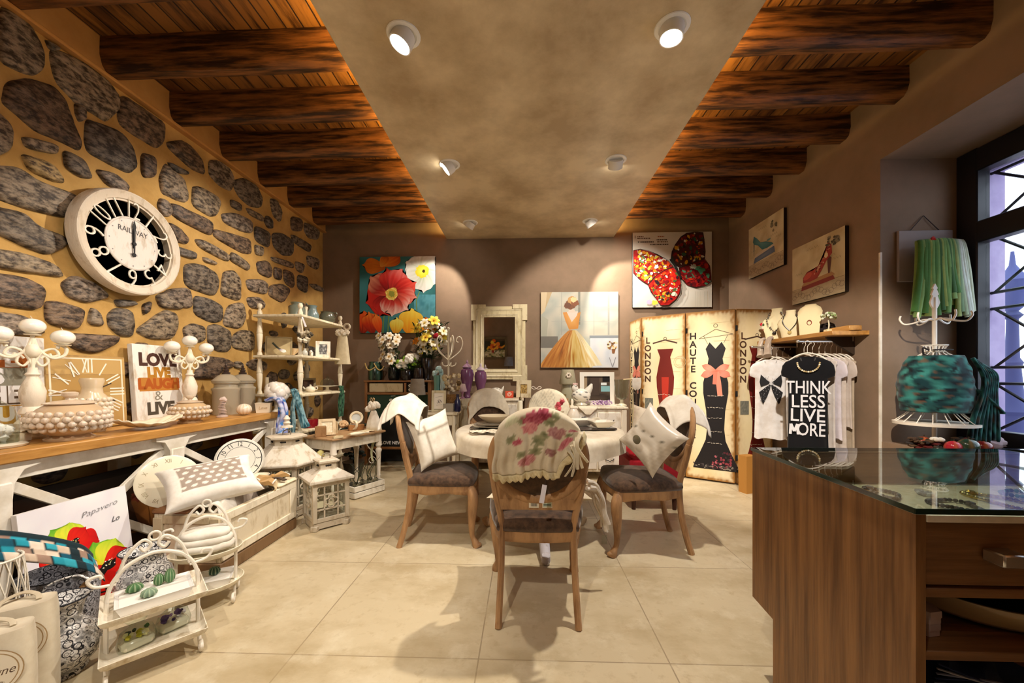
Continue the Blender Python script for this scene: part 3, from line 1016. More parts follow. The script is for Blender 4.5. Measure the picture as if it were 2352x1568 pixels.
def tc(u, v):
    a = 2 * PI * u
    if v < .6:
        r = TR * v / .6
        return (r * math.cos(a), r * math.sin(a), TH + .003 + (.004 * noise.noise(V((r * 5 * math.cos(a), r * 5 * math.sin(a), 1)))))
    t_ = (v - .6) / .4
    wv = math.sin(a * 11 + 1) + .6 * math.sin(a * 7)
    r = TR + .012 + .018 * smooth(0, .3, t_) + .014 * wv * t_
    return (r * math.cos(a), r * math.sin(a), TH + .003 - .135 * t_ - .010 * math.sin(a * 4) * t_)


m.grid(132, 22, tc, lambda u, v: mixc(S('#efe6d4'), S('#d8cbb2'), .4 + .4 * noise.noise(V((u * 40, v * 9, 4)))))
one('tablecloth', m, 'fabric', 'cream linen tablecloth draped over the round dining table', 'tablecloth', (TX, TY, 0), sharp=80)


def on_table(px, py):
    return aZ(px, py, TH + .006)


ZT = TH + .009
G = 'plates stacked at the left place setting'
px_ = (-.25, 3.12)
for nm, r, z, lab, c, cat in (('place_mat', .20, 0, 'round dark woven place mat under the left plate stack', '#4a4238', 'place mat'), ('dinner_plate', .185, .008, 'wide cream dinner plate at the bottom of the left plate stack', '#ded4bc', 'plate'), ('dinner_plate', .155, .022, 'dark-rimmed plate in the middle of the left plate stack', '#8a7c68', 'plate')):
    m = MB()
    if nm == 'place_mat': m.lathe([(.0, 0), (r, 0), (r, .006), (0, .006)], 40, col=S(c))
    else: m.lathe([(.0, 0), (r * .6, .0), (r, .016), (r + .002, .019), (r * .62, .006), (0, .006)], 40, col=S(c))
    one(nm, m, 'ceramic', lab, cat, (px_[0], px_[1], ZT + z), group=G if cat == 'plate' else None)
m = MB(); m.lathe([(.0, 0), (.06, 0), (.075, .01), (.13, .055), (.134, .06), (.126, .06), (.07, .016), (0, .012)], 40, col=S('#cbbca0')); one('soup_bowl', m, 'ceramic', 'beige shallow bowl topping the left plate stack', 'bowl', (px_[0], px_[1], ZT + .042))
p = (-.0, 3.25); m = MB(); m.lathe([(.0, 0), (.035, 0), (.07, .028), (.073, .032), (.03, .01), (0, .009)], 28, col=S('#efe8d8')); one('saucer_bowl', m, 'ceramic', 'small white bowl beside the left plate stack', 'bowl', (p[0], p[1], ZT))
for k, (x, y, r) in enumerate(((-.30, 2.83, .35), (-.17, 2.78, -.4))):
    m = MB()
    def nap(u, v, k=k): return ((u - .5) * .22, (v - .5) * .12, .012 + .010 * noise.noise(V((u * 4, v * 4, k * 3))) + .006 * math.sin(v * 12))
    m.grid(22, 14, nap, lambda u, v: mixc(S('#ece2cc'), S('#8c8468'), .8 if math.sin(u * 44) * math.sin(v * 25) > .72 else 0)); m.grid(2, 2, lambda u, v: ((u - .5) * .22, (v - .5) * .12, 0.001), col=S('#ece2cc'))
    one('napkin', m, 'fabric', ('patterned lace napkin folded in front of the left plate stack', 'plain folded napkin at the table edge behind the near chair')[k], 'napkin', (x, y, ZT + .003), (0, 0, r), sharp=80)
for k, (x, y) in enumerate(((.48, 3.18), (.61, 3.05))):
    m = MB(); s_ = .085
    m.loft([[(a * s_ * q, c * s_ * q, z) for a, c in ((-1, -1), (1, -1), (1, 1), (-1, 1))] for q, z in ((.55, 0), (1., .045), (1.04, .048), (.95, .044), (.55, .008))], col=S('#efe9dc'))
    one('square_bowl', m, 'ceramic', ('square white bowl on the right of the table, nearer the flowers', 'square white bowl on the right of the table, nearer the pillow')[k], 'bowl', (x, y, ZT + .02 ), (0, 0, .2), 'square bowls')
m = MB(); m.box((0, 0, .007), (.34, .24, .014), .004, col=S('#4a3f3c')); one('serving_tray', m, 'ceramic', 'dark serving tray under the square bowls', 'tray', (.55, 3.12, ZT), (0, 0, .12))
t = thing('taper_candle', 'tall ivory candle in a holder behind the near chair', 'candle', (-.04, 3.52, ZT))
m = MB(); m.lathe([(.0, 0), (.045, 0), (.05, .008), (.02, .014), (.016, .03), (.025, .036), (.02, .04), (0, .04)], 20, col=S('#d8d0bc')); m.build('holder', 'ceramic', t)
m = MB(); m.lathe([(.0, .036), (.026, .036), (.022, .19), (.012, .2), (0, .2)], 18, col=S('#ece6cf')); m.build('wax', 'ceramic', t)
m = MB(); m.lathe([(.0, .19), (.012, .19), (.011, .225), (.003, .235), (.002, .29), (0, .29)], 12, col=S('#7a6a48')); m.build('finial', 'gloss_metal', t)
t = thing('flower_figurine', 'pink flower posy on a small stand at the table centre', 'flowers', (.33, 3.42, ZT))
m = MB(); m.lathe([(.0, 0), (.035, 0), (.03, .01), (.012, .02), (.01, .09), (.03, .11), (0, .11)], 14, col=S('#d6caae')); m.build('stand', 'ceramic', t)
m = MB()
for k in range(14):
    a = R.uniform(0, 6.28); r = R.uniform(.0, .05)
    m.ball((r * math.cos(a), r * math.sin(a), .14 + R.uniform(0, .08) - r * .4), R.uniform(.014, .024), 8, 6, col=S(R.choice(['#d8606c', '#e08a8c', '#b84450', '#e8b4a8'])), bumpy=.5)
m.build('blossoms', 'matte', t)
m = MB()
for k in range(9):
    a = R.uniform(2.2, 4.4)
    m.tube([(0, 0, .10), (.04 * math.cos(a), .04 * math.sin(a), .07), (.075 * math.cos(a), .075 * math.sin(a), R.uniform(.0, .06))], [.006, .002], 5, flat=.4, col=S('#8a6a34'))
m.build('dried_leaves', 'matte', t)
m = MB(); m.lathe([(.0, 0), (.03, 0), (.055, .03), (.06, .07), (.042, .11), (.03, .13), (.034, .14), (.026, .14), (0, .12)], 24, col=S('#e6dccb')); one('cream_vase', m, 'ceramic', 'cream rounded vase beside the pink posy', 'vase', (.44, 3.44, ZT))
m = MB()
for k in range(10): m.ball((R.uniform(-.03, .03), R.uniform(-.02, .02), .02 + R.uniform(0, .03)), .016, 8, 6, col=S(R.choice(['#1c1c20', '#e8e4da', '#4a4a50'])))
one('bead_cluster', m, 'ceramic', 'cluster of black and white beads behind the square bowls', 'beads', (.555, 3.45, ZT - .004))
m = MB(); m.tube(bez([(-.06, 0, 0), (-.02, 0, .03), (.03, .01, .04), (.06, 0, .01)], 6), [.012, .02, .02, .012, .01], 8, col=S('#ddd0b8')); one('driftwood_ring', m, 'matte', 'pale twisted napkin ring behind the serving tray', 'napkin ring', (.62, 3.36, ZT + .012))
# tasselled cushion on the near chair's seat, seen to both sides of its back
pl = pillow(.54, .40, .09, lambda u, v: floral(u, v, .05))
t = thing('floral_cushion', 'rose-patterned seat cushion with long tassels on the near chair', 'cushion', (.075, 2.13, .575), rot=(math.radians(-90), 0, 0))
pl.build('cover', 'fabric', t, sharp=70)
m = MB()
for k in range(16):
    x = .26 + R.uniform(-.01, .03); y0 = R.uniform(-.04, .02)
    m.tube(bez([(x, .0 + y0, .02 + R.uniform(-.05, .05)), (x + .05, .02 + y0, 0), (x + .08 + R.uniform(-.02, .02), .09, -.01), (x + .10 + R.uniform(-.02, .03), .2 + R.uniform(-.02, .05), 0)], 6), [.012, .01, .006], 6, col=S(R.choice(['#e8e0d0', '#d8ccb8', '#efe8dc'])))
m.build('tassel_fringe', 'fabric', t)
m = MB(); m.box((.37, .29, 0), (.03, .05, .002), col=S('#cfc4c4')); m.build('plastic_tag', 'clear_ware', t)
# red ottoman, its cushion, bowls on the floor
t = thing('ottoman', 'red upholstered ottoman behind the right dining chair', 'ottoman', (1.16, 3.62, 0))
m = MB(); m.box((0, 0, .28), (.44, .44, .36), .03, col=S('#a81c2a')); m.build('base', 'fabric', t)
m = MB(); m.box((0, 0, .50), (.46, .46, .09), .035, col=S('#b8202e')); m.build('padded_top', 'fabric', t)
for sx in (-1, 1):
    for sy in (-1, 1):
        m = MB(); m.lathe([(.018, 0), (.022, .1)], 10, Tm((sx * .18, sy * .18, 0)), col=S('#4a2c1c')); m.build('leg', 'matte', t)
pl = pillow(.34, .34, .12, lambda u, v: mixc(S('#eadfca'), S('#c8a898'), .6 if math.sin(u * 25 + 2 * math.sin(v * 9)) * math.sin(v * 27) > .7 else .1))
one('cream_pillow', pl, 'fabric', 'cream embroidered pillow sitting on the red ottoman', 'pillow', (1.16, 3.56, .735), (math.radians(-14), math.radians(10), math.radians(-12)), sharp=70)
for k, (p, r, lab) in enumerate(((aZ(1378, 1088, 0), .12, 'beige bowl standing on the floor under the table edge'), (aZ(1352, 1076, 0), .10, 'white bowl on the floor behind the beige bowl'))):
    m = MB(); m.lathe([(.0, 0), (r * .5, 0), (r * .55, .02), (r * .9, r * .8), (r, r * 1.15), (r * .94, r * 1.15), (r * .5, .03), (0, .03)], 32, col=S('#d8ccb6') if k == 0 else S('#e6e0d4'))
    one('floor_bowl', m, 'ceramic', lab, 'bowl', (p.x, p.y + k * .12, 0))
def ptmat(name, base, ink, scale, lo, hi):
    """enamel print: rings of ink around scattered centres"""
    m = bpy.data.materials.new(name); m.use_nodes = True; MT[name] = m
    nt = m.node_tree; N, L = nt.nodes, nt.links
    b = N['Principled BSDF']; b.inputs['Roughness'].default_value = .35
    tc = N.new('ShaderNodeTexCoord'); acc = None
    for sc_, a, c in ((scale, lo, hi), (scale * 1.9, lo * .9, hi * .85)):
        v = N.new('ShaderNodeTexVoronoi'); v.inputs['Scale'].default_value = sc_
        L.new(tc.outputs['Object'], v.inputs['Vector'])
        r = N.new('ShaderNodeValToRGB'); r.color_ramp.interpolation = 'CONSTANT'
        e = r.color_ramp.elements; e[0].position = 0; e[0].color = (1, 1, 1, 1); e[1].position = a; e[1].color = (0, 0, 0, 1)
        q = e.new(c); q.color = (1, 1, 1, 1)
        q = e.new(.66); q.color = (.5, .5, .5, 1)
        L.new(v.outputs['Distance'], r.inputs['Fac'])
        if acc is None: acc = r.outputs['Color']
        else:
            mx = N.new('ShaderNodeMix'); mx.data_type = 'RGBA'; mx.blend_type = 'MULTIPLY'; mx.inputs['Factor'].default_value = 1
            L.new(acc, mx.inputs['A']); L.new(r.outputs['Color'], mx.inputs['B']); acc = mx.outputs['Result']
    mx = N.new('ShaderNodeMix'); mx.data_type = 'RGBA'; L.new(acc, mx.inputs['Factor']); mx.inputs['A'].default_value = S(ink); mx.inputs['B'].default_value = S(base)
    L.new(mx.outputs['Result'], b.inputs['Base Color'])


ptmat('printed_tin_shaded', '#a4a4ac', '#24242a', 34, .33, .44)  # copy of the tin print with the bucket's shade put into a greyer base
ptmat('printed_tin', '#e8e7e6', '#2c2c32', 30, .33, .43)

# ================= wall clock
t = thing('wall_clock', 'large round whitewashed skeleton clock hanging on the stone wall', 'clock', (XL + .045, 2.594, 2.13), PI / 2)
FX = Tm(rot=(PI / 2, 0, 0))   # lathe axis z -> -y
m = MB(); m.lathe([(.345, -.01), (.358, .0), (.358, .06), (.352, .072), (.342, .076), (.330, .07), (.30, .062), (.296, .05), (.285, .05), (.285, .044), (.296, .04), (.30, -.01), (.345, -.01)], 64, FX, col=S('#ddd0bc')); m.build('rim', 'distressed', t)
m = MB(); m.lathe([(.0, .045), (.176, .045), (.182, .05), (.182, .056), (.174, .06), (.168, .055), (0, .055)], 48, FX, col=S('#e4ded6')); m.build('face', 'distressed', t)
for h in range(1, 13):
    a = math.radians(90 - 30 * h)
    vs, fs = glyphs(str(h), .158, -.002, 0, 'CENTER', .004)
    m = MB(); sx = .9 if h < 10 else .68
    m.add([(p[0] * sx, -p[2], p[1]) for p in vs], fs, S('#efe6d6'), T=MX.Translation(V((.233 * math.cos(a), -.052, .233 * math.sin(a)))) @ MX.Rotation(-(a - PI / 2) if True else 0, 4, 'Y') @ MX.Diagonal((1, 1, 1.12, 1)))
    m.build('numeral', 'white_paint', t)
P_ = Pic(); P_.text('RAILWAY', 0, .085, .05, '#4a4648', .95); P_.text('LONDON', 0, -.075, .014, '#8a8684')
for k in range(12):
    P_.ell(.155 * math.cos(k * PI / 6), .155 * math.sin(k * PI / 6), .004, .004, '#8a8488', n=10)
P_.build('dial_print', 'paint', t, loc=(0, -.0565, 0))
m = MB(); m.prism([(-.004, -.08), (.004, -.08), (.007, .10), (.012, .12), (0, .165), (-.012, .12), (-.007, .10)], 0, .003, Tm((0, -.064, 0), (PI / 2, 0, 0)), col=S('#18181c')); m.lathe([(0, 0), (.014, 0), (.014, .004), (0, .004)], 16, Tm((0, -.062, -.078), (PI / 2, 0, 0)), col=S('#18181c')); m.build('minute_hand', 'paint', t)
m = MB(); m.prism([(-.006, -.03), (.006, -.03), (.009, .09), (0, .115), (-.009, .09)], 0, .003, Tm((0, -.059, 0), (PI / 2, 0, math.radians(0))), col=S('#18181c')); m.lathe([(0, 0), (.012, 0), (.012, .012), (0, .012)], 16, Tm((0, -.058, 0), (PI / 2, 0, 0)), col=S('#18181c')); m.build('hour_hand', 'paint', t)

# ================= long console bench on the left
BX0, BX1, BZ = -2.83, -2.335, .853
t = thing('console_bench', 'long console with golden oak top on white braced legs along the stone wall', 'console table', (-2.58, 2.3, 0))
m = MB(); m.box((-2.5825, 2.26, BZ - .0275), (.495, 2.9, .055), .006); m.build('oak_top', 'oak', t, world=True)
m = MB()
for x in (-2.40, -2.76):
    m.box((x, 2.26, .755), (.025, 2.7, .085), .003)
m.build('apron', 'white_paint', t, world=True)
for y in (1.62, 2.50, 3.50):
    for x in (-2.385, -2.765):
        m = MB(); m.box((x, y, .355), (.075, .095, .71), .006); m.box((x, y, .03), (.085, .105, .06), .004)
        m.prism([(-.15, .80), (.15, .80), (.15, .775), (.09, .76), (.055, .70), (.048, .62), (-.048, .62), (-.055, .70), (-.09, .76), (-.15, .775)], -.03, .03, Tm((x, y, 0), (PI / 2, 0, PI / 2)))
        m.build('leg', 'white_paint', t, world=True)
for y0, y1 in ((1.66, 2.46), (2.54, 3.46)):
    for s_ in (0, 1):
        a, c = (y0, y1) if s_ else (y1, y0)
        m = MB(); L_ = math.hypot(y1 - y0, .58)
        m.box((-2.41, (y0 + y1) / 2, .42), (.022 + .004 * s_, L_, .045), .002, rot=(math.atan2(.58, c - a) if s_ else -math.atan2(.58, y1 - y0), 0, 0))
        m.build('cross_brace', 'white_paint', t, world=True)


def lean(nm, label, cat, y, x0, w, h, d, tilt, color, pic=None, picname='printed_face', matn='distressed', z=BZ, frame=None):
    """board leaning on the left wall, standing at x0"""
    t = thing(nm, label, cat, (x0, y, z + d * abs(math.sin(tilt)) + .003), rot=(-tilt, 0, PI / 2))
    m = MB(); m.box((0, 0, h / 2), (w, d, h), .003, col=S(color)); m.build('board', matn, t)
    if pic is not None:
        pic.build(picname, 'paint', t, loc=(0, -d / 2 - .0006, 0))
    return t


P_ = Pic()
for i, (wd, c1, sz, z) in enumerate((('LIFE', '#a85a20', .12, .43), ('IS', '#8a8676', .11, .335), ('THE', '#5c4a38', .12, .235), ('TOUR', '#c09030', .10, .13))):
    P_.rect(-.17, z - .05, .12, z + .05, c1); P_.text(wd, -.02, z, sz, '#e8e6e6', 1., off=.006)
lean('letter_board', 'white letter board with coloured word blocks behind the left candelabra', 'sign', 1.93, -2.80, .40, .56, .03, .05, '#e6e2dc', P_)
P_ = Pic()
ww = .44
for k in range(4):
    P_.rect(-ww / 2, .005 + k * .115, ww / 2, .115 + k * .115, ('#b89458', '#c2a064', '#b08c50', '#bf9c60')[k])
P_.line([(-.2, .02), (-.2, .45), (.2, .45), (.2, .02), (-.2, .02)], .012, '#e6dcc4')
for hnum, tx in enumerate(('XII', 'I', 'II', 'III', 'IIII', 'V', 'VI', 'VII', 'VIII', 'IX', 'X', 'XI')):
    a = math.radians(90 - 30 * hnum); kk = .155 / max(abs(math.cos(a)), abs(math.sin(a)) * 1.02) if False else .158
    n = len(tx); cxp, czp = kk * math.cos(a) * (1.05), .235 + kk * math.sin(a) * 1.08
    for i, ch in enumerate(tx):
        o = (i - (n - 1) / 2) * .020
        dx, dz = math.cos(a - PI / 2), math.sin(a - PI / 2)
        px0, pz0 = cxp + dx * o, czp + dz * o
        rx, rz = math.cos(a) * .045, math.sin(a) * .045
        if ch == 'I': P_.line([(px0 - rx, pz0 - rz), (px0 + rx, pz0 + rz)], .008, '#efe8d8')
        else:
            q = .012
            P_.line([(px0 - rx - dx * q * (1 if ch == 'X' else 0), pz0 - rz - dz * q * (1 if ch == 'X' else 0)), (px0 + rx + dx * q, pz0 + rz + dz * q)], .009, '#efe8d8')
            P_.line([(px0 - rx + dx * q * (1 if ch == 'X' else 0), pz0 - rz + dz * q * (1 if ch == 'X' else 0)), (px0 + rx - dx * q, pz0 + rz - dz * q)], .005, '#efe8d8')
P_.line([(0, .235), (.13, .29)], .007, '#3a3028'); P_.line([(0, .235), (.15, .17)], .006, '#3a3028'); P_.ell(0, .235, .012, .012, '#3a3028')
lean('square_clock', 'square tan plank clock with white roman numerals leaning on the stone wall', 'clock', 2.345, -2.795, .45, .47, .024, .05, '#b08c54', P_, 'clock_face')
P_ = Pic()
for (wd, c1, sz, z, bk) in (('LOVE', '#4a2c24', .125, .455, None), ('LIVE', '#b07a28', .10, .36, None), ('LAUGH', '#a85418', .10, .275, '#b87a30'), ('LIVE', '#50483c', .12, .09, None)):
    if bk: P_.rect(-.16, z - .05, .15, z + .05, bk)
    P_.text(wd, -.005, z, sz, c1, .98, off=.007)
P_.text('&', -.02, .185, .10, '#8a8474', 1.1)
lean('love_board', 'white LOVE letter board with wooden side leaning behind the right candelabra', 'sign', 2.80, -2.775, .38, .57, .04, .07, '#e9e4dc', P_)


def candelabra(label, x, y, H, rz, sc_=1.):
    t = thing('candelabra', label, 'candelabra', (x, y, BZ + .001), rz, 'white candelabras on the console')
    c = S('#e8dcc8')
    m = MB(); m.lathe([(.0, 0), (.062, 0), (.064, .012), (.05, .02), (.06, .05), (.066, .085), (.045, .115), (.034, .122), (.052, .14), (.045, .165), (.034, .175), (.047, .21), (.05, .26), (.038, .30), (.022, .34), (.03, .352), (.02, .365), (.018, .39), (0, .39)], 24, col=c); m.build('turned_base', 'distressed', t)
    m = MB()
    k = H - .39
    m.tube([(0, 0, .38), (0, 0, H - .06)], .009, 8)
    m.ball((0, 0, .38 + k * .42), (.03, .03, .04), 12, 8)
    for s_ in (-1, 1):
        m.tube(bez([(0, 0, H - .07), (s_ * .022, 0, H - .14), (s_ * .07, 0, H - .185), (s_ * .115, 0, H - .17), (s_ * .125, 0, H - .13), (s_ * .10, 0, H - .11), (s_ * .09, 0, H - .13)], 6), .008, 8)
        m.tube(bez([(0, 0, .40), (s_ * .03, 0, .40 + k * .30), (s_ * .075, 0, .40 + k * .40), (s_ * .095, 0, .40 + k * .27), (s_ * .07, 0, .40 + k * .22), (s_ * .06, 0, .40 + k * .29)], 6), .007, 8)
        m.tube(bez([(0, 0, .45), (s_ * .03, 0, .40), (s_ * .055, 0, .42), (s_ * .045, 0, .455), (s_ * .03, 0, .44)], 6), .006, 8)
        m.lathe([(.0, 0), (.03, 0), (.034, .006), (0, .006)], 16, Tm((s_ * .112, 0, H - .112)))
    m.lathe([(.0, 0), (.03, 0), (.034, .006), (0, .006)], 16, Tm((0, 0, H - .062)))
    m.build('scroll_arms', 'cream_metal', t)
    for p in ((-.112, 0, H - .064), (.112, 0, H - .064), (0, 0, H - .012)):
        m = MB(); m.ball(p, (.05, .05, .042), 18, 12, col=S('#f3eee2')); m.tube([(p[0], p[1], p[2] + .038), (p[0] - .008, p[1], p[2] + .056)], .0016, 5, col=S('#d8d0c0'))
        m.build('ball_candle', 'ceramic', t)
    return t


candelabra('white scrolled candelabra with three ball candles at the left end of the console', -2.715, 2.005, .63, math.radians(66))
candelabra('white scrolled candelabra with three ball candles in front of the LOVE board', -2.675, 2.945, .635, math.radians(64))


def bobble(nm, label, x, y, r, h, rows, lid, c, rb, group=None, tall=False):
    t = thing(nm, label, 'jar', (x, y, BZ + .001), 0, group)
    m = MB()
    pr = [(.0, 0), (r * .62, 0), (r * .64, h * .05), (r * .5, h * .12), (r * .78, h * .24), (r * .98, h * .40), (r, h * .5), (r * .95, h * .62), (r * .78, h * .78), (r * .6, h * .88), (r * .6, h * .90), (0, h * .90)] if not tall else \
         [(.0, 0), (r * .7, 0), (r * .95, h * .12), (r, h * .4), (r * .92, h * .62), (r * .6, h * .72), (r * .55, h * .82), (r * .68, h * .95), (r * .62, h), (r * .5, h * .9), (0, h * .9)]
    m.lathe(pr, 32, col=S(c))
    for q in range(rows):
        z = h * (.30 + .36 * q / max(1, rows - 1)) if not tall else h * (.1 + .5 * q / (rows - 1))
        rr = None
        for (r0, z0), (r1, z1) in zip(pr, pr[1:]):
            if z0 <= z <= z1 and z1 > z0: rr = r0 + (r1 - r0) * (z - z0) / (z1 - z0)
        n = int(2 * PI * rr / (rb * 2.15))
        for i in range(n):
            a = 2 * PI * (i + .5 * (q % 2)) / n
            m.ball((rr * math.cos(a), rr * math.sin(a), z), rb, 8, 6, col=mixc(S(c), WHITE, .25))
    m.build('bobbled_body', 'ceramic', t)
    if lid:
        m = MB(); m.lathe([(r * .5, h * .885), (r * .66, h * .90), (r * .66, h * .92), (r * .4, h * .97), (r * .12, h * 1.0), (r * .1, h * 1.04), (r * .2, h * 1.10), (r * .22, h * 1.17), (r * .12, h * 1.2), (0, h * 1.2)], 28, col=mixc(S(c), WHITE, .2)); m.build('lid', 'ceramic', t)
    return t


bobble('bobbled_jar', 'large squat tan jar with raised bobbles and lid at the front of the console', -2.475, 1.985, .152, .215, 4, True, '#c9ad8a', .017, 'bobbled jars on the console')
bobble('bobbled_jar', 'smaller squat bobbled jar with lid beside the leaf dish', -2.465, 2.715, .118, .165, 3, True, '#c4a67e', .014, 'bobbled jars on the console')
bobble('bobbled_jar', 'tall open bobbled vase standing before the square clock', -2.665, 2.25, .082, .33, 7, False, '#d4bf9e', .014, 'bobbled jars on the console', True)
# glass cloche with white flowers at the picture edge
t = thing('glass_cloche', 'glass dome over white flowers at the left end of the console', 'cloche', (-2.56, 1.735, BZ))
m = MB(); m.lathe([(.0, .002), (.11, .002), (.115, .012), (.10, .02), (0, .02)], 28, col=S('#cfc4ae')); m.build('foot_plate', 'ceramic', t)
m = MB(); m.lathe([(.085, .021), (.088, .12), (.07, .19), (.03, .225), (.012, .235), (.02, .25), (.012, .265), (0, .268)], 28); m.build('dome', 'clear_ware', t)
m = MB()
for k in range(9): m.ball((R.uniform(-.05, .05), R.uniform(-.05, .05), .045 + R.uniform(0, .05)), .024, 10, 7, col=S('#f0ece8'), bumpy=.5)
m.build('white_blossoms', 'matte', t)
m = MB(); m.box((0, 0, .03), (.11, .08, .06), .012, col=S('#d8c8a8')); m.box((0, 0, .063), (.10, .07, .006), .002, col=S('#efe6d2'))
one('soap_box', m, 'ceramic', 'small cream box tucked between candelabra and big bobbled jar', 'box', (-2.60, 1.84, BZ + .001), (0, 0, .5))
m = MB()


def leafd(u, v):
    a = 2 * PI * u; k = .92 + .12 * math.cos(a) ** 3
    r = v
    return (.20 * k * r * math.cos(a), .115 * r * math.sin(a) * (1 + .06 * math.sin(a * 9) * r), .012 + .045 * r ** 2 * (1 + .35 * math.cos(a * 2)) + .004 * math.sin(a * 14) * r)


m.grid(64, 10, leafd, col=S('#e6d8bc'))
one('leaf_dish', m, 'ceramic', 'cream leaf-shaped dish in front of the LOVE board', 'dish', (-2.445, 2.375, BZ + .003), (0, 0, math.radians(80)), solid=.007)
m = MB(); m.lathe([(.0, 0), (.04, 0), (.042, .01), (.02, .02), (0, .02)], 18, col=S('#cdb8ae'))
for k in range(9): m.lathe([(.008, 0), (.030 - .001 * k, .003), (.030 - .001 * k, .008), (.008, .011)], 16, Tm((.006 * math.sin(k), 0, .02 + k * .0125)), col=S('#cbb4aa'))
m.ball((.008, 0, .145), (.028, .022, .024), 12, 8, col=S('#d2bdb2'), bumpy=.5)
one('shell_ornament', m, 'ceramic', 'ridged pinkish shell ornament beside the smaller bobbled jar', 'ornament', (-2.52, 3.08, BZ + .001))
def canister(label, x, y, s_):
    t = thing('ginger_jar', label, 'canister', (x, y, BZ + .001), 0, 'grey lidded canisters on the console'); c = S('#a89c86')
    m = MB(); m.lathe([(.0, 0), (.095, 0), (.098, .01), (.098, .20), (.104, .215), (.104, .225), (.085, .235), (.085, .262), (.10, .27), (.10, .28), (0, .28)], 32, Tm(sca=s_), col=c); m.build('jar_body', 'ceramic', t)
    m = MB(); m.lathe([(.103, .281), (.105, .292), (.09, .305), (.06, .335), (.03, .348), (0, .35)], 32, Tm(sca=s_), col=c); m.build('domed_lid', 'ceramic', t)
    m = MB(); m.lathe([(.03, .348), (.034, .36), (.02, .37), (.026, .382), (.014, .392), (.019, .402), (.009, .412), (.012, .42), (.004, .432), (0, .455)], 16, Tm(sca=s_), col=S('#3a2c28')); m.build('finial', 'ceramic', t)


canister('grey lidded canister with dark finial, the nearer of two on the console', -2.665, 3.30, 1.03)
canister('grey lidded canister with dark finial, standing behind its twin by the shelf', -2.71, 3.56, 1.03)
m = MB(); m.ball((0, 0, .05), (.058, .058, .05), 24, 16, col=S('#f0e2cc'), colfn=lambda a, th: mixc(S('#f3e8d6'), S('#e2c8a8'), .5 + .5 * math.cos(a * 12)))
one('sea_urchin', m, 'ceramic', 'round white sea urchin ball in front of the grey canisters', 'ornament', (-2.45, 3.235, BZ + .001))
m = MB(); m.loft([[(a * .062 * q, c * .045 * q, z) for a, c in ((-1, -1), (1, -1), (1, 1), (-1, 1))] for q, z in ((.85, 0), (1, .085), (1.05, .09), (.9, .082))], col=S('#ece2cc')); 
P2 = Pic(); P2.text('Love', 0, 0, .035, '#b09a74', shear=.3); m.add([T_ for T_ in [V((v.x, -.0455 + v.y, v.z + .045)) for v in P2.v]], P2.f, S('#b09a74'))
one('cream_tub', m, 'ceramic', 'small cream square tub with script at the far end of the console', 'pot', (-2.44, 3.47, BZ + .001), (0, 0, math.radians(25)))
# cabbage rose on its stand, with the blue scarf tied round it
t = thing('ceramic_rose', 'large white ceramic rose head on a stem at the console corner', 'ornament', (-2.40, 3.60, BZ + .001))
m = MB(); m.lathe([(.0, 0), (.05, 0), (.03, .012), (.02, .03), (.022, .10), (0, .10)], 16, col=S('#e0d8c8')); m.build('stem_foot', 'ceramic', t)
m = MB(); m.ball((0, 0, .19), (.075, .075, .075), 18, 12, col=S('#f2ece2'))
for k in range(16):
    a = k * 2.4; el = -.75 + 1.9 * (k / 16)
    c_ = V((math.cos(a) * math.cos(el), math.sin(a) * math.cos(el), math.sin(el))) * .052 + V((0, 0, .187))
    m.ball(tuple(c_), (.062, .062, .055), 14, 9, col=S('#f0e9de'), bumpy=.25)
m.build('petals', 'ceramic', t, sharp=60)


def scarf(label, pts, w, c1, c2, c3, seed, strands=7, nm='scarf', r=.016):
    t = thing(nm, label, 'scarf', tuple(pts[0]) )
    m = MB(); rs = random.Random(seed)
    for k in range(strands):
        o = V((rs.uniform(-w, w), rs.uniform(-w, w), 0)); q = []
        for i, p in enumerate(pts):
            q.append(V(p) + o * (.6 + .6 * i / len(pts)) + V((rs.uniform(-.01, .01), rs.uniform(-.01, .01), rs.uniform(-.012, .0) if i == len(pts) - 1 else 0)))
        kk = k
        m.tube(bez(q, 10), [r, r * 1.15], 8, col=S(c1), flat=.8, colfn=lambda i, j, kk=kk: mixc(mixc(S(c1), S(c2), smooth(.35, .6, .5 + .5 * noise.noise(V((i * 9, j * 3, kk * 2 + seed))))), S(c3), smooth(.1, .4, noise.noise(V((i * 14 + 5, j * 2, kk + seed * 3))))))
    m.build('folds', 'fabric', t, world=True, sharp=80)
    return t


scarf('blue and white marbled scarf knotted under the ceramic rose', [(-2.44, 3.51, .965), (-2.35, 3.51, .985), (-2.285, 3.47, .95), (-2.25, 3.44, .86), (-2.25, 3.42, .76), (-2.23, 3.39, .675)], .03, '#2c3c9c', '#c8cce6', '#3a78b8', 2, 8, r=.018)

# ================= under and in front of the console
P_ = Pic(); P_.cloudy(-.55, 0, .55, .56, ('#120c08', '#1c120a', '#3a2010', '#1a1008'), 5, 40, 3)
P_.ell(.16, .32, .13, .16, '#5a3210', .3, c2='#a06428', jag=.12); P_.ell(-.2, .26, .16, .05, '#3c2410', .2, c2='#5c3614', jag=.2); P_.ell(.08, .40, .05, .04, '#6a2818', c2='#4a1c10', jag=.2); P_.line([(-.4, .36), (-.2, .42), (0, .40)], .014, '#5a3a1c'); P_.line([(-.35, .22), (-.1, .2), (.1, .17)], .012, '#6a4218')
lean('dark_painting', 'dark brown oil painting stored under the console', 'painting', 2.35, -2.52, 1.6, .60, .03, .12, '#1a120c', P_, 'painted_scene', 'matte', .0)
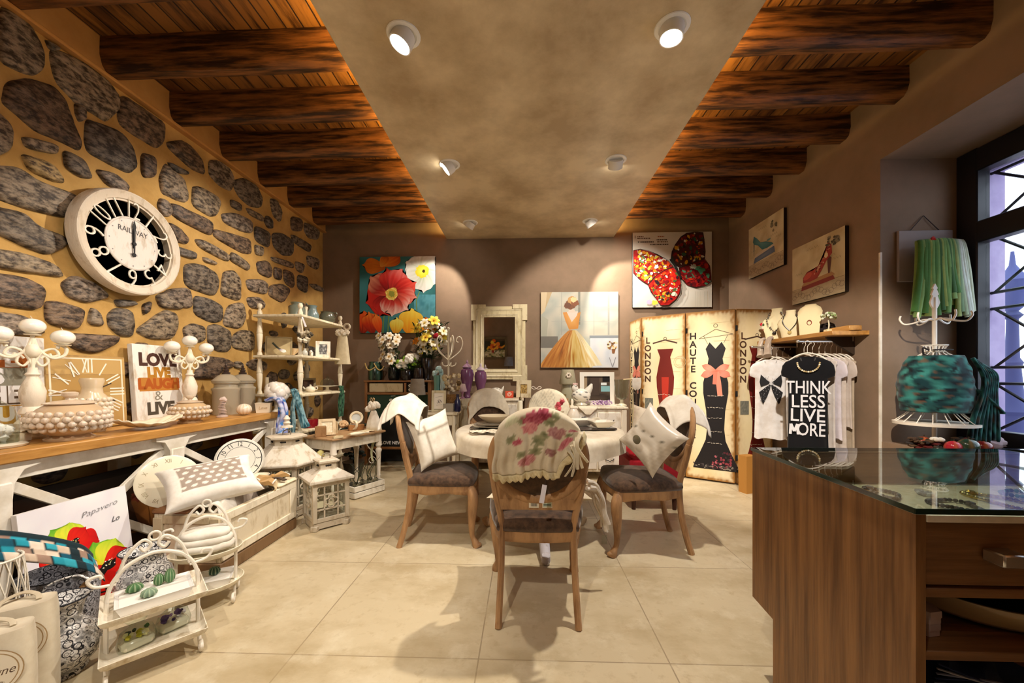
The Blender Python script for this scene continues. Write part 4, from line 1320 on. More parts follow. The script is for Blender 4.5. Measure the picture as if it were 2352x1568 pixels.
# round clocks behind the pillows
P_ = Pic(); P_.ell(0, 0, .15, .15, '#e8e6dc', n=48); P_.ring(0, 0, .143, .006, '#2a2626', 48); P_.ring(0, 0, .098, .003, '#5a5654', 48)
for h in range(1, 13):
    a = math.radians(90 - 30 * h); P_.text(str(h), .118 * math.cos(a), .118 * math.sin(a), .045, '#221e1e', .8, a - PI / 2)
t = thing('round_clock', 'white round clock with black numerals behind the polka dot pillow', 'clock', (-2.20, 2.86, .55), rot=(math.radians(-10), 0, math.radians(42)))
m = MB(); m.lathe([(0, -.005), (.155, -.005), (.16, .0), (.16, .018), (.152, .022), (0, .018)], 48, FX, col=S('#d8d4c8')); m.build('case', 'ceramic', t); P_.build('dial_print', 'paint', t, loc=(0, -.0232, 0))
P_ = Pic()
for i, tx in enumerate(('VIII', 'IX', 'X', 'XI', 'XII', 'I', 'II', 'III', 'IV', 'V', 'VI', 'VII')):
    a = math.radians(210 - 30 * i); P_.text(tx, .125 * math.cos(a), .125 * math.sin(a), .034, '#a89a78', .8, a - PI / 2)
t = thing('cream_clock', 'cream round clock with faint roman numerals behind the left pillow corner', 'clock', (-2.255, 2.33, .53), rot=(math.radians(-14), 0, math.radians(50)))
m = MB(); m.lathe([(0, -.006), (.155, -.006), (.16, 0), (.16, .016), (.15, .02), (0, .02)], 48, FX, col=S('#ece4cc')); m.build('case', 'ceramic', t); P_.build('numeral_print', 'paint', t, loc=(0, -.0205, 0))
m = MB(); m.lathe([(.14, 0), (.145, .005), (.09, .22), (.085, .22)], 28, col=S('#8a3216')); t = thing('table_lamp', 'lamp with a rust red shade under the end of the console', 'lamp', (-2.60, 3.35, .0))
m2 = MB(); m2.lathe([(0, 0), (.09, 0), (.09, .02), (.03, .04), (.025, .2), (.06, .3), (.03, .42), (.012, .46), (.012, .56), (0, .56)], 20, col=S('#3a2014')); m2.build('lamp_base', 'ceramic', t); m.build('lamp_shade', 'fabric', t, loc=(0, 0, .53), solid=.003)

# cream chest, open, with cloths and pillows on it
cx0, cx1, cy0, cy1, ch_ = -2.22, -1.81, 2.20, 2.93, .385
t = thing('blanket_chest', 'low cream chest with brown plinth and panelled front, full of linens', 'chest', ((cx0 + cx1) / 2, (cy0 + cy1) / 2, 0))
m = MB(); m.box(((cx0 + cx1) / 2, (cy0 + cy1) / 2, .04), (cx1 - cx0 + .02, cy1 - cy0 + .02, .08), .006, col=S('#7a5c3c')); m.build('plinth', 'distressed', t, world=True)
m = MB(); c = S('#d9ccb2')
m.box((cx1 - .012, (cy0 + cy1) / 2, .225), (.024, cy1 - cy0, .29), .003, col=c); m.box((cx0 + .012, (cy0 + cy1) / 2, .225), (.024, cy1 - cy0, .29), .003, col=c)
m.box(((cx0 + cx1) / 2, cy0 + .012, .225), (cx1 - cx0 - .05, .024, .29), .003, col=c); m.box(((cx0 + cx1) / 2, cy1 - .012, .225), (cx1 - cx0 - .05, .024, .29), .003, col=c)
m.box(((cx0 + cx1) / 2, (cy0 + cy1) / 2, .095), (cx1 - cx0 - .05, cy1 - cy0 - .05, .025), col=c)
m.build('box_body', 'distressed', t, world=True)
m = MB()
for (z, h) in ((.115, .05), (.345, .05)):
    m.box((cx1 + .006, (cy0 + cy1) / 2, z), (.014, cy1 - cy0, h), .004, col=S('#e6dcc6'))
for y in (cy0 + .035, cy1 - .035):
    m.box((cx1 + .006, y, .23), (.013, .07, .19), .004, col=S('#e6dcc6'))
for x in (cx0 + .03, cx1 - .03):
    m.box((x, cy0 - .005, .23), (.06, .012, .24), .004, col=S('#c8b898'))
m.box(((cx0 + cx1) / 2, cy0 - .005, .34), (cx1 - cx0 - .12, .012, .05), .003, col=S('#c8b898'))
m.build('panel_moulding', 'distressed', t, world=True)
m = MB(); m.box((cx0 + .10, (cy0 + cy1) / 2, .385), (.22, cy1 - cy0 + .02, .025), .008, col=S('#8a5c34')); m.box((cx1 - .03, cy1 - .10, .385), (.10, .22, .03), .014, col=S('#e8dcc0'))
m.build('lid_boards', 'distressed', t, world=True)
m = MB(); m.box((-2.015, 2.56, .235), (.30, .58, .24), .05, col=S('#d8ccb4')); one('folded_blankets', m, 'fabric', 'beige folded blankets filling the cream chest', 'blanket', sharp=60)


def dots(u, v, patch=True):
    if not patch or (.14 < u < .86 and .22 < v < .9):
        c = S('#a4968a')
        a, q = u * 9 + (0.5 if int(v * 8) % 2 else 0), v * 8
        if math.hypot(a - math.floor(a) - .5, q - math.floor(q) - .5) < .27: c = S('#ece6dc')
        return c
    return S('#f0ece4')


pl = pillow(.50, .32, .15, dots, n=60)
one('polka_dot_pillow', pl, 'fabric', 'white pillow with taupe polka dot panel on top of the chest', 'pillow', (-1.99, 2.35, .525), (math.radians(-52), math.radians(-4), math.radians(52)), sharp=75)
m = MB()


def towel(w, d, fold, c1, seed, c2=None, wav=.012):
    mb = MB()
    def fn(u, v):
        x = (u - .5) * w; y = (v - .5) * d
        z = .012 + wav * noise.noise(V((u * 5, v * 5, seed))) + .5 * wav * math.sin(v * 17 + seed)
        if u > 1 - fold: z -= (u - 1 + fold) * w * .96; x = (.5 - fold) * w + .02 * math.sin((u - 1 + fold) / fold * PI) + .004
        return (x, y, z)
    mb.grid(40, 30, fn, (lambda u, v: mixc(S(c1), S(c2), .5 + .5 * math.sin(v * 60))) if c2 else None, col=S(c1))
    return mb


one('dotted_runner', towel(.36, .20, .52, '#a89a8c', 4, None), 'fabric', 'taupe cloth hanging over the front of the chest', 'cloth', (-1.885, 2.50, .404), (0, 0, .05), solid=.004, sharp=75)
one('lace_towel', towel(.30, .15, .55, '#f0ebe2', 6, None), 'fabric', 'white lace cloth hanging over the chest front beside the dotted one', 'cloth', (-1.875, 2.33, .40), (0, 0, .0), solid=.004, sharp=75)
one('tea_towel', towel(.26, .22, .2, '#d8c49c', 9, None, .02), 'fabric', 'tan cloth heaped on the far end of the chest', 'cloth', (-1.93, 2.73, .402), (0, 0, .4), solid=.006, sharp=75)
for k, (x, y, z, rz, lab) in enumerate(((-1.885, 2.62, .43, .4, 'tan bow with white edges on the chest rim, nearer the pillow'), (-1.90, 2.80, .43, .9, 'tan bow with white edges on the far corner of the chest'))):
    m = MB()
    for s_ in (-1, 1):
        m.loft([[(s_ * .0, -.012, -.01), (s_ * .0, .012, -.01), (s_ * 0, .012, .012), (s_ * 0, -.012, .012)], [(s_ * .07, -.045, .0), (s_ * .07, .045, .0), (s_ * .075, .045, .03), (s_ * .075, -.045, .03)], [(s_ * .10, -.05, -.005), (s_ * .10, .05, -.005), (s_ * .10, .05, .01), (s_ * .10, -.05, .01)]], col=S('#c09a64'))
        m.tube([(s_ * .1, -.05, .012), (s_ * .1, .05, .012)], .006, 6, col=S('#f4efe6'))
        m.tube(bez([(0, 0, 0), (s_ * .03, -.05, .0), (s_ * .05, -.10, -.012)], 5), [.014, .02], 6, flat=.3, col=S('#4a3a2c'))
    m.ball((0, 0, .008), .02, 10, 8, col=S('#b08a54'))
    one('gift_bow', m, 'fabric', lab, 'bow', (x, y, z), (0, 0, rz), 'bows on the chest')
m = MB(); m.lathe([(0, 0), (.05, 0), (.085, .035), (.082, .035), (.05, .005), (0, .006)], 24, col=S('#e8dcc4')); one('wood_bowl', m, 'ceramic', 'shallow cream bowl resting by the far corner of the chest', 'bowl', (-2.05, 2.84, .402))

# poppy canvas leaning on the console legs
P_ = Pic(); cw, chh = .47, .56
P_.rect(-cw / 2, 0, cw / 2, chh, '#efeff0'); P_.cloudy(-cw / 2, 0, cw / 2, chh, ('#f2f2f4', '#e6e2ea', '#f0f0f0'), 4, 16, 2)
def gpoppy(cx, cz, s_, rot):
    ca = lambda a: a + rot
    for a, l, wd_, cc in ((2.5, .9, .5, ('#58a028', '#9cc818', '#e8e020')), (1.9, 1.0, .55, ('#70b020', '#a8d020', '#68b830')), (1.2, .95, .5, ('#c8e020', '#e8e840', '#b8d830')), (3.0, .8, .4, ('#f0d818', '#e8c820', '#70b028'))):
        P_.petal(cx, cz, ca(a), s_ * l, s_ * wd_, *cc)
    for a, l, wd_, cc in ((3.5, 1.1, .5, ('#b00808', '#e01808', '#d01010')), (4.2, 1.0, .62, ('#c81008', '#f04a10', '#f88020')), (5.0, 1.05, .6, ('#a80808', '#e82008', '#d81408')), (5.9, 1.1, .58, ('#d01008', '#e01010', '#c00c0c')), (.5, .85, .42, ('#d81808', '#e02010', '#c80c0c'))):
        P_.petal(cx, cz, ca(a), s_ * l, s_ * wd_, *cc)
    P_.ell(cx + .1 * s_, cz, .34 * s_, .16 * s_, '#101010', rot + .5, jag=.25)
    for k in range(16):
        P_.ell(cx + .1 * s_ + R.uniform(-.26, .26) * s_, cz + R.uniform(-.12, .12) * s_ + .08 * s_, .025 * s_, .018 * s_, R.choice(['#e8f0d0', '#d8d070', '#ffffff']), n=6, jag=.3)
gpoppy(-.06, .335, .125, .2); gpoppy(.08, .16, .155, -.1)
P_.petal(.02, .17, 2.4, .12, .05, '#7848a0', '#b088d0', '#483068'); P_.petal(-.02, .10, 4.2, .16, .09, '#f07010', '#f04808', '#d81808')
for k in range(3): P_.line([(.02 + .05 * k, .05), (.10 + .03 * k, .03), (.18, .06 - .01 * k)], .008, '#181818')
P_.text('Papavero', .09, .475, .04, '#6a6a70', 1.2, .12, -.0006, .4); P_.text('Lo', .16, .395, .04, '#4a4a50', shear=.4)
t = lean('poppy_canvas', 'white canvas of red poppies leaning under the console', 'painting', 1.885, -2.255, cw, chh, .03, .13, '#d8d2d0', P_, 'painted_flowers', 'matte', .0)
t.rotation_euler = (-.13, 0, math.radians(90))

# printed tin ware
def tin(nm, label, x, y, prof, extra=None, z=0., mt='printed_tin'):
    t = thing(nm, label, 'tin jug' if 'pitcher' in nm else 'tin pot', (x, y, z))
    m = MB(); m.lathe(prof, 36); m.build('body', mt, t, sharp=60)
    zt_ = max(p[1] for p in prof); r_ = max(p[0] for p in prof if p[1] > zt_ - .001)
    m = MB(); m.tube(ell3(0, 0, r_, r_), .003, 6, closed=True, T=Tm((0, 0, zt_), (PI / 2, 0, 0)), col=S('#2a2a30')); m.build('rim', 'matte', t)
    if extra: extra(t)
    return t


def ex1(t):
    m = MB(); m.tube(bez([(.14, 0, .29), (.125, -.09, .22), (0.02, -.155, .16), (-.11, -.11, .22), (-.14, 0, .29)], 8), .011, 8); m.build('wicker_handle', 'wicker', t)


tin('tin_bucket', 'tall patterned tin bucket with wicker handle under the patchwork scarf', -2.06, 1.60, [(0, .0), (.115, 0), (.12, .008), (.13, .13), (.137, .26), (.125, .30), (.12, .335), (.113, .335), (.12, .30), (.13, .25), (.122, .02), (0, .02)], ex1, mt='printed_tin_shaded')


def ex2(t):
    m = MB(); m.tube(bez([(-.05, 0, .30), (-.10, 0, .33), (-.05, 0, .385), (.045, 0, .36), (.07, 0, .30)], 8), .006, 8, flat=.6); m.build('handle', 'printed_tin', t)
    m = MB(); m.loft([[(.05, -.03, .225), (.05, .03, .225), (.055, .03, .28), (.055, -.03, .28)], [(.10, -.022, .27), (.10, .022, .27), (.09, .024, .315), (.09, -.024, .315)]]); m.build('spout', 'printed_tin', t)


t = tin('tin_pitcher', 'round-bellied patterned tin pitcher at the front left', -1.862, 1.47, [(0, 0), (.065, 0), (.07, .012), (.06, .02), (.098, .06), (.112, .11), (.098, .165), (.062, .20), (.052, .22), (.06, .27), (.075, .30), (.07, .30), (.055, .27), (.047, .22), (0, .2)], ex2)
t.rotation_euler = (0, 0, math.radians(200))
tin('tin_jar', 'wide-mouthed patterned tin jar behind the front plant stand', -2.015, 1.945, [(0, 0), (.09, 0), (.115, .05), (.122, .12), (.105, .19), (.085, .215), (.085, .25), (.10, .28), (.096, .28), (.08, .252), (.08, .215), (0, .2)])
# wire cage at the picture edge
t = thing('wire_basket', 'tall white wire basket at the left edge of the floor display', 'basket', (-1.985, 1.335, 0))
m = MB()
for k in range(18):
    a = 2 * PI * k / 18
    for sg in (-1, 1):
        m.tube([(.10 * (.75 + .25 * math.sin(PI * (z / .52) * .9)) * math.cos(a + sg * z * 2.2), .10 * (.75 + .25 * math.sin(PI * (z / .52) * .9)) * math.sin(a + sg * z * 2.2), z) for z in [i * .52 / 14 for i in range(15)]], .0018, 4)
m.build('wire_mesh', 'white_metal', t)
for z in (.006, .26, .515):
    m = MB(); rr = .10 * (.75 + .25 * math.sin(PI * (z / .52) * .9)); m.tube(ell3(0, 0, rr, rr), .004, 6, closed=True, T=Tm((0, 0, z), (PI / 2, 0, 0))); m.build('hoop', 'white_metal', t)


t = thing('patchwork_scarf', 'turquoise and beige patchwork scarf draped over the bucket', 'scarf', (-2.0, 1.5, .40))
m = MB(); pth = bez([(-2.07, 1.27, .60), (-2.03, 1.38, .58), (-1.97, 1.50, .51), (-1.925, 1.60, .43), (-1.92, 1.645, .365)], 9)


def rib(u, v):
    k = v * (len(pth) - 1.001); i = int(k); p = pth[i].lerp(pth[i + 1], k - i)
    a = (u - .5) * 2
    return p + V((-.055 * a, .02 * a - .012 * math.sin(u * PI), .05 * a + .012 * math.sin(u * 19) - .03 * a * a))


def rcol(u, v):
    i, j = int(v * 14), int(u * 6); f = (v * 14 - i, u * 6 - j)
    c = S(('#2a9cb4', '#d8c4b0', '#1c5c74', '#3ab0c8', '#a88c7c', '#efe0d0', '#20343c')[(i * 3 + j * 5 + i * j) % 7])
    return S('#1c2c34') if min(f[0], f[1]) < .12 and (i + j) % 2 else c


m.grid(48, 84, rib, rcol); m.build('woven_band', 'fabric', t, world=True, solid=.004, sharp=80)


def bag(label, x, y, rz, w, h, word):
    t = thing('canvas_bag', label, 'bag', (x, y, .0), rz, 'printed canvas bags at the front left')
    m = MB()
    m.loft([[(math.copysign(abs(math.cos(a)) ** .5, math.cos(a)) * w / 2 * kx, math.copysign(abs(math.sin(a)) ** .6, math.sin(a)) * .06 * ky, z) for a in [2 * PI * i / 32 for i in range(32)]] for kx, ky, z in ((.96, 1, .002), (1.0, 1.1, .05), (1, 1.0, h * .5), (.98, .93, h * .85), (.93, .8, h), (.86, .7, h - .004))], col=S('#d6ccb6'))
    m.build('sack', 'fabric', t, sharp=70)
    P_ = Pic(); zl = h - .115; P_.ell(0, zl, .084, .078, '#a88c64', n=40); P_.ell(0, zl, .081, .075, '#e6dcc8', n=40); P_.ring(0, zl, .074, .003, '#a88c64', 40, sz=.92)
    P_.text('Esprit', 0, zl + .034, .026, '#6a5846', shear=.3); P_.text(word, 0, zl, .036, '#5c4838', .85, shear=.35); P_.text('de France', 0, zl - .034, .02, '#6a5846', shear=.3)
    P_.build('oval_label', 'paint', t, loc=(0, -.058, 0), rot=(0, 0, 0))
    m = MB()
    for s_ in (-1,):
        m.tube(bez([(-w * .25, 0, h), (-w * .2, .02, h + .012), (0, .04, h + .02), (w * .2, .02, h + .012), (w * .25, 0, h)], 5), .008, 6, flat=.4, col=S('#c8bca4'))
    m.build('strap', 'fabric', t)


bag('canvas bag with oval Campagne label at the bottom left corner', -1.735, 1.17, math.radians(44), .20, .37, 'Campagne')
bag('canvas bag with oval script label half hidden by the front bag', -1.80, 1.29, math.radians(38), .19, .39, 'Marque')

# two scrolled wire stands with trays
def foot_curl(m, p, d, s_=1.):
    p = V(p); d = V(d)
    m.tube(bez([p + V((0, 0, .09)), p + d * .035 + V((0, 0, .06)), p + d * .065 + V((0, 0, .012)), p + d * .095 + V((0, 0, .010)), p + d * .115 + V((0, 0, .034)), p + d * .095 + V((0, 0, .05)), p + d * .083 + V((0, 0, .034))], 6), .0075, 8)


def etagere(label, A, B, H, trays, oval):
    """hoop from A to B on the floor, trays threaded on it"""
    A, B = V((*A, 0)), V((*B, 0)); mid = (A + B) / 2; d = (B - A); L = d.length; d.normalize(); q = V((-d.y, d.x, 0))
    t = thing('wire_plant_stand', label, 'plant stand', tuple(mid), 0, 'white scrolled wire stands on the floor')
    m = MB()
    hp = [A + V((0, 0, .09)), A + V((0, 0, H * .55))] + [mid - d * (L / 2 * math.cos(a)) + V((0, 0, H * .62 + H * .36 * math.sin(a))) for a in (.25, .6, 1.0, PI / 2, PI - 1.0, PI - .6, PI - .25)] + [B + V((0, 0, H * .55)), B + V((0, 0, .09))]
    m.tube(bez(hp, 6), .008, 8)
    top = mid + V((0, 0, H * .98))
    for s_ in (-1, 1):
        m.tube(bez([mid + d * (s_ * L * .40) + V((0, 0, H * .80)), mid + d * (s_ * L * .30) + V((0, 0, H * 1.0)), mid + d * (s_ * L * .13) + V((0, 0, H * 1.11)), mid + d * (s_ * .012) + V((0, 0, H * 1.06)), mid + d * (s_ * .03) + V((0, 0, H * 1.01)), mid + d * (s_ * .045) + V((0, 0, H * 1.05))], 6), .0065, 8)
        e = mid + d * (s_ * L * .5)
        m.tube(bez([e - d * (s_ * L * .1) + V((0, 0, H * .78)), e + d * (s_ * .03) + V((0, 0, H * .80)), e + d * (s_ * .05) + V((0, 0, H * .87)), e + d * (s_ * .02) + V((0, 0, H * .89)), e + d * (s_ * .012) + V((0, 0, H * .86))], 5), .006, 8)
        for g in (-1, 1):
            foot_curl(m, mid + d * (s_ * L / 2), q * g)
    m.tube([mid + d * .018 * math.cos(a) + V((0, 0, H * 1.13 + .018 * math.sin(a))) for a in [2 * PI * i / 16 for i in range(16)]], .005, 8, closed=True)
    m.build('scroll_frame', 'white_metal', t, world=True)
    for z, wx, wy in trays:
        m = MB()
        if oval:
            prof = [(0, 0), (.9, 0), (1, .014), (1.03, .028), (1.0, .03), (.96, .016), (.88, .006), (0, .006)]
            m.loft([[mid + d * (r * wx * math.cos(a)) + q * (r * wy * math.sin(a)) + V((0, 0, z + h)) for a in [2 * PI * i / 36 for i in range(36)]] for r, h in prof[1:7]], col=S('#e8dfc8'))
        else:
            m.loft([[mid + d * (sx * wx * r) + q * (sy * wy * r) + V((0, 0, z + h)) for sx, sy in ((-1, -1), (1, -1), (1, 1), (-1, 1))] for r, h in ((.9, 0), (1, .014), (1.04, .03), (1.02, .031), (.97, .016), (.88, .006))], col=S('#ece4d2'))
        m.build('tray', 'distressed', t, world=True)
    return t, mid, d, q


sA, mA, dA, qA = etagere('nearer scrolled wire stand with rectangular trays of cacti and soaps', (-1.665, 1.455), (-1.475, 1.665), .46, ((.245, .155, .13), (.085, .155, .13)), False)
sB, mB_, dB, qB = etagere('farther scrolled wire stand with oval trays in front of the chest', (-1.80, 1.90), (-1.585, 2.03), .46, ((.25, .155, .115), (.08, .16, .13)), True)


def cactus(m, x, y, z, r, h, ribs=9, c='#5c8458'):
    prof = [(.3, 0), (.9, .2), (1, .45), (.85, .75), (.45, .95), (.02, 1.0)]
    n = ribs * 4; rings = []
    for k, q in prof:
        rings.append([(x + r * k * (1 + .14 * math.cos(ribs * a)) * math.cos(a), y + r * k * (1 + .14 * math.cos(ribs * a)) * math.sin(a), z + h * q) for a in [2 * PI * i / n for i in range(n)]])
    m.loft(rings, colfn=lambda u, v: mixc(S(c), S('#c8d4b0'), .55 * max(0, math.cos(2 * PI * u * ribs))))


def planter(label, mid, d, q, z, L, W, cacti):
    an = math.atan2(d.y, d.x)
    t = thing('white_planter', label, 'planter', (mid.x, mid.y, z), an, 'white dishes of cacti on the wire stands')
    m = MB(); m.loft([[(sx * L * r, sy * W * r, h) for sx, sy in ((-1, -1), (1, -1), (1, 1), (-1, 1))] for r, h in ((.86, 0), (1, .042), (1.02, .042), (.93, .036), (.88, .03))], col=S('#f1efec')); m.build('dish', 'ceramic', t)
    m = MB(); m.box((0, 0, .032), (L * 1.8, W * 1.8, .006), col=S('#eceae4')); m.build('sand', 'matte', t)
    for x, y, r, h, c in cacti:
        k = thing('cactus', {0: 'x'}.get(1, ''), None) if False else None
        m = MB(); cactus(m, 0, 0, 0, r, h, c=c)
        p = MX.Rotation(an, 4, 'Z') @ V((x, y, 0)) + V((mid.x, mid.y, z + .035))
        yield m, p


CL = ['round ribbed cactus at the front corner of the near white dish', 'white-spotted round cactus in the near white dish', 'taller twin cactus at the back of the near white dish', 'tallest column cactus in the near white dish']
for (m, p), lab in zip(planter('white rectangular dish of four cacti on the nearer wire stand', mA, dA, qA, .252, .118, .088, ((-.06, .05, .026, .035, '#4c7448'), (-.02, -.04, .025, .032, '#7c947c'), (.015, .045, .017, .05, '#527a4e'), (.05, .04, .017, .062, '#5c8458'))), CL):
    one('cactus', m, 'matte', lab, 'cactus', tuple(p), group='cacti in the white dishes', sharp=80)
for (m, p), lab in zip(planter('white shallow dish with dark succulents on the farther wire stand', mB_, dB, qB, .087, .115, .075, ((-.05, .0, .022, .05, '#2c4c3c'), (.03, .02, .024, .045, '#34503c'))), ('dark pointed succulent in the far white dish', 'dark succulent at the far end of the far white dish')):
    one('cactus', m, 'matte', lab, 'cactus', tuple(p), group='cacti in the white dishes', sharp=80)
m = MB()
for k, (zz, w_) in enumerate(((0, 1), (.032, .93), (.064, .84))):
    m.loft([[(math.copysign(abs(math.cos(a)) ** .6, math.cos(a)) * .125 * w_ * r * (1 + .03 * noise.noise(V((a, k, 1)))), math.copysign(abs(math.sin(a)) ** .6, math.sin(a)) * .088 * w_ * r, zz + h + .006 * noise.noise(V((math.cos(a) * 2, math.sin(a) * 2, k)))) for a in [2 * PI * i / 36 for i in range(36)]] for r, h in ((.9, .001), (1, .01), (1.0, .024), (.92, .036), (.5, .04), (.02, .041))], col=S('#f1ede2'))
one('folded_towels', m, 'fabric', 'stack of soft white folded towels on the far wire stand', 'towels', (mB_.x, mB_.y, .283), (0, 0, math.atan2(dB.y, dB.x)), sharp=80)
for k, (x, y, cs_, lab) in enumerate(((-.055, -.02, ['#c8c440', '#3c6a30', '#e8e8b0', '#20382c'], 'cellophane soap bundle with green and yellow flowers on the low tray'), (.06, .02, ['#6a4c90', '#9878b8', '#e0d8e4', '#503a70'], 'cellophane soap bundle with purple flowers on the low tray'))):
    t = thing('soap_bundle', lab, 'soap', (mA.x + dA.x * x + qA.x * y, mA.y + dA.y * x + qA.y * y, .0915), math.atan2(dA.y, dA.x) + .2)
    m = MB(); m.box((0, 0, .02), (.10, .07, .04), .012, col=S('#efe9d2')); m.build('soap_bar', 'ceramic', t)
    m = MB()
    for i in range(14): m.ball((R.uniform(-.035, .035), R.uniform(-.025, .025), .045 + R.uniform(0, .02)), R.uniform(.006, .012), 8, 6, col=S(R.choice(cs_)), bumpy=.6)
    m.build('dried_flowers', 'matte', t)
    m = MB(); m.loft([[(rx * math.cos(a), ry * math.sin(a), z + .004 * noise.noise(V((a * 3, z * 40, k)))) for a in [2 * PI * i / 20 for i in range(20)]] for rx, ry, z in ((.058, .042, .001), (.062, .046, .03), (.05, .035, .07), (.02, .014, .09), (.04, .02, .115))], caps=False); m.build('cellophane', 'clear_ware', t)
# ================= lanterns
def quatre(m, T, r=.045, col=WHITE, d=.008):
    for a in range(4):
        c_ = (math.cos(a * PI / 2) * r * .62, math.sin(a * PI / 2) * r * .62)
        m.tube([(c_[0] + r * .5 * math.cos(t), 0, c_[1] + r * .5 * math.sin(t)) for t in [a * PI / 2 - 1.9 + 3.8 * i / 12 for i in range(13)]], .006, 6, T=T, col=col)
    m.tube([(r * .42 * math.cos(t), 0, r * .42 * math.sin(t)) for t in [2 * PI * i / 16 for i in range(16)]], .004, 6, closed=True, T=T, col=col)


LC = S('#cfc4b0')


def lantern(label, x, y, rz, n, r, hb, hr, roof_r, roof_h, cup_r, cup_h, bars, quat):
    t = thing('lantern', label, 'lantern', (x, y, 0), rz, 'whitewashed wooden lanterns')
    ang0 = -PI / 2 - PI / n   # first face looks to -y
    ring = lambda q: [(q * math.cos(ang0 + 2 * PI * i / n), q * math.sin(ang0 + 2 * PI * i / n)) for i in range(n)]
    m = MB()
    m.prism(ring(r * 1.03), .012, .055, col=LC); m.prism(ring(r * .98), .055, .065, col=LC)
    for (p, q) in zip(ring(r * 1.0), ring(r * 1.0)):
        m.box((p[0] * .93, p[1] * .93, .02), (.05, .05, .04), .004, rot=(0, 0, math.atan2(p[1], p[0])), col=LC)
    m.build('base', 'distressed', t)
    m = MB()
    for p in ring(r):
        m.box((p[0] * .96, p[1] * .96, (hb + .06) / 2), (.032, .032, hb - .06), .003, rot=(0, 0, math.atan2(p[1], p[0]) + PI / 4), col=LC)
    pr = ring(r)
    for i in range(n):
        a, c = V((*pr[i], 0)), V((*pr[(i + 1) % n], 0)); mid = (a + c) / 2; L = (c - a).length; an = math.atan2((c - a).y, (c - a).x)
        T = MX.Translation(V((mid.x * .97, mid.y * .97, 0))) @ MX.Rotation(an, 4, 'Z')
        for z, hh in ((.075, .03), (hb - .016, .032)): m.box(tuple(T @ V((0, 0, z))), (L, .02, hh), .002, rot=(0, 0, an), col=LC)
        for k in bars[0]: m.box(tuple(T @ V((L * k, 0, hb / 2 + .03))), (.010, .012, hb - .09), rot=(0, 0, an), col=LC)
        for z in bars[1]: m.box(tuple(T @ V((0, 0, z))), (L * .95, .012, .010), rot=(0, 0, an), col=LC)
        if quat: quatre(m, T @ MX.Translation(V((0, -.004, quat[0]))), quat[1], LC)
    m.build('body_frame', 'distressed', t)
    for i in range(n):
        a, c = V((*pr[i], 0)) * .93, V((*pr[(i + 1) % n], 0)) * .93
        m = MB(); m.add([a + V((0, 0, .09)), c + V((0, 0, .09)), c + V((0, 0, hb - .03)), a + V((0, 0, hb - .03))], [(0, 1, 2, 3)]); m.build('pane', 'glass', t)
    m = MB(); f3 = lambda q, z: [(*p, z) for p in ring(q)]
    m.loft([f3(roof_r, hr), f3(roof_r * 1.01, hr + .012), f3(roof_r, hr + .02), f3(cup_r * 1.12, hr + roof_h), f3(cup_r * 1.12, hr + roof_h + .004)], col=S('#d8cfc0')); m.build('roof', 'distressed', t, sharp=20)
    z = hr + roof_h + .004
    m = MB(); m.loft([f3(cup_r, z), f3(cup_r, z + cup_h)], col=LC); m.loft([f3(cup_r * 1.3, z + cup_h), f3(cup_r * 1.32, z + cup_h + .014), f3(cup_r * 1.1, z + cup_h + .022)], col=LC)
    pc = ring(cup_r)
    for i in range(n):
        a, c = V((*pc[i], 0)), V((*pc[(i + 1) % n], 0)); mid = (a + c) / 2; an = math.atan2((c - a).y, (c - a).x)
        T = MX.Translation(V((mid.x * 1.004, mid.y * 1.004, z + cup_h / 2))) @ MX.Rotation(an, 4, 'Z')
        for q in (-.014, 0, .014): m.ball(tuple(T @ V((q, 0, 0))), (.010, .0035, .008), 8, 6, col=S('#1c1814'))
    m.build('cupola', 'distressed', t, sharp=20)
    m = MB(); m.tube(bez([(-.03, 0, z + cup_h + .02), (-.028, 0, z + cup_h + .05), (0, 0, z + cup_h + .065), (.028, 0, z + cup_h + .05), (.03, 0, z + cup_h + .02)], 5), .005, 6, col=S('#8a8070')); m.build('ring_handle', 'matte', t)
    return t


lantern('small square whitewashed lantern with quatrefoil panes beside the chest', -1.615, 3.035, math.radians(45.5), 4, .178, .365, .37, .232, .08, .085, .05, ((-.2, .2), (.155, .27)), (.212, .045))
lantern('large six-sided whitewashed lantern behind the chest', -2.085, 3.26, math.radians(18), 6, .215, .44, .445, .285, .155, .125, .055, ((-.3, 0, .3), (.17, .33)), (.25, .04))
t = thing('candle_finial', 'white turned candle finial standing on top of the large lantern', 'finial', (-2.085, 3.26, .745))
m = MB(); m.lathe([(0, 0), (.05, .0), (.045, .014), (.02, .02), (.03, .04), (.018, .055), (.028, .075), (.012, .10), (0, .11)], 16, col=S('#e0d6c6')); m.build('body', 'distressed', t)

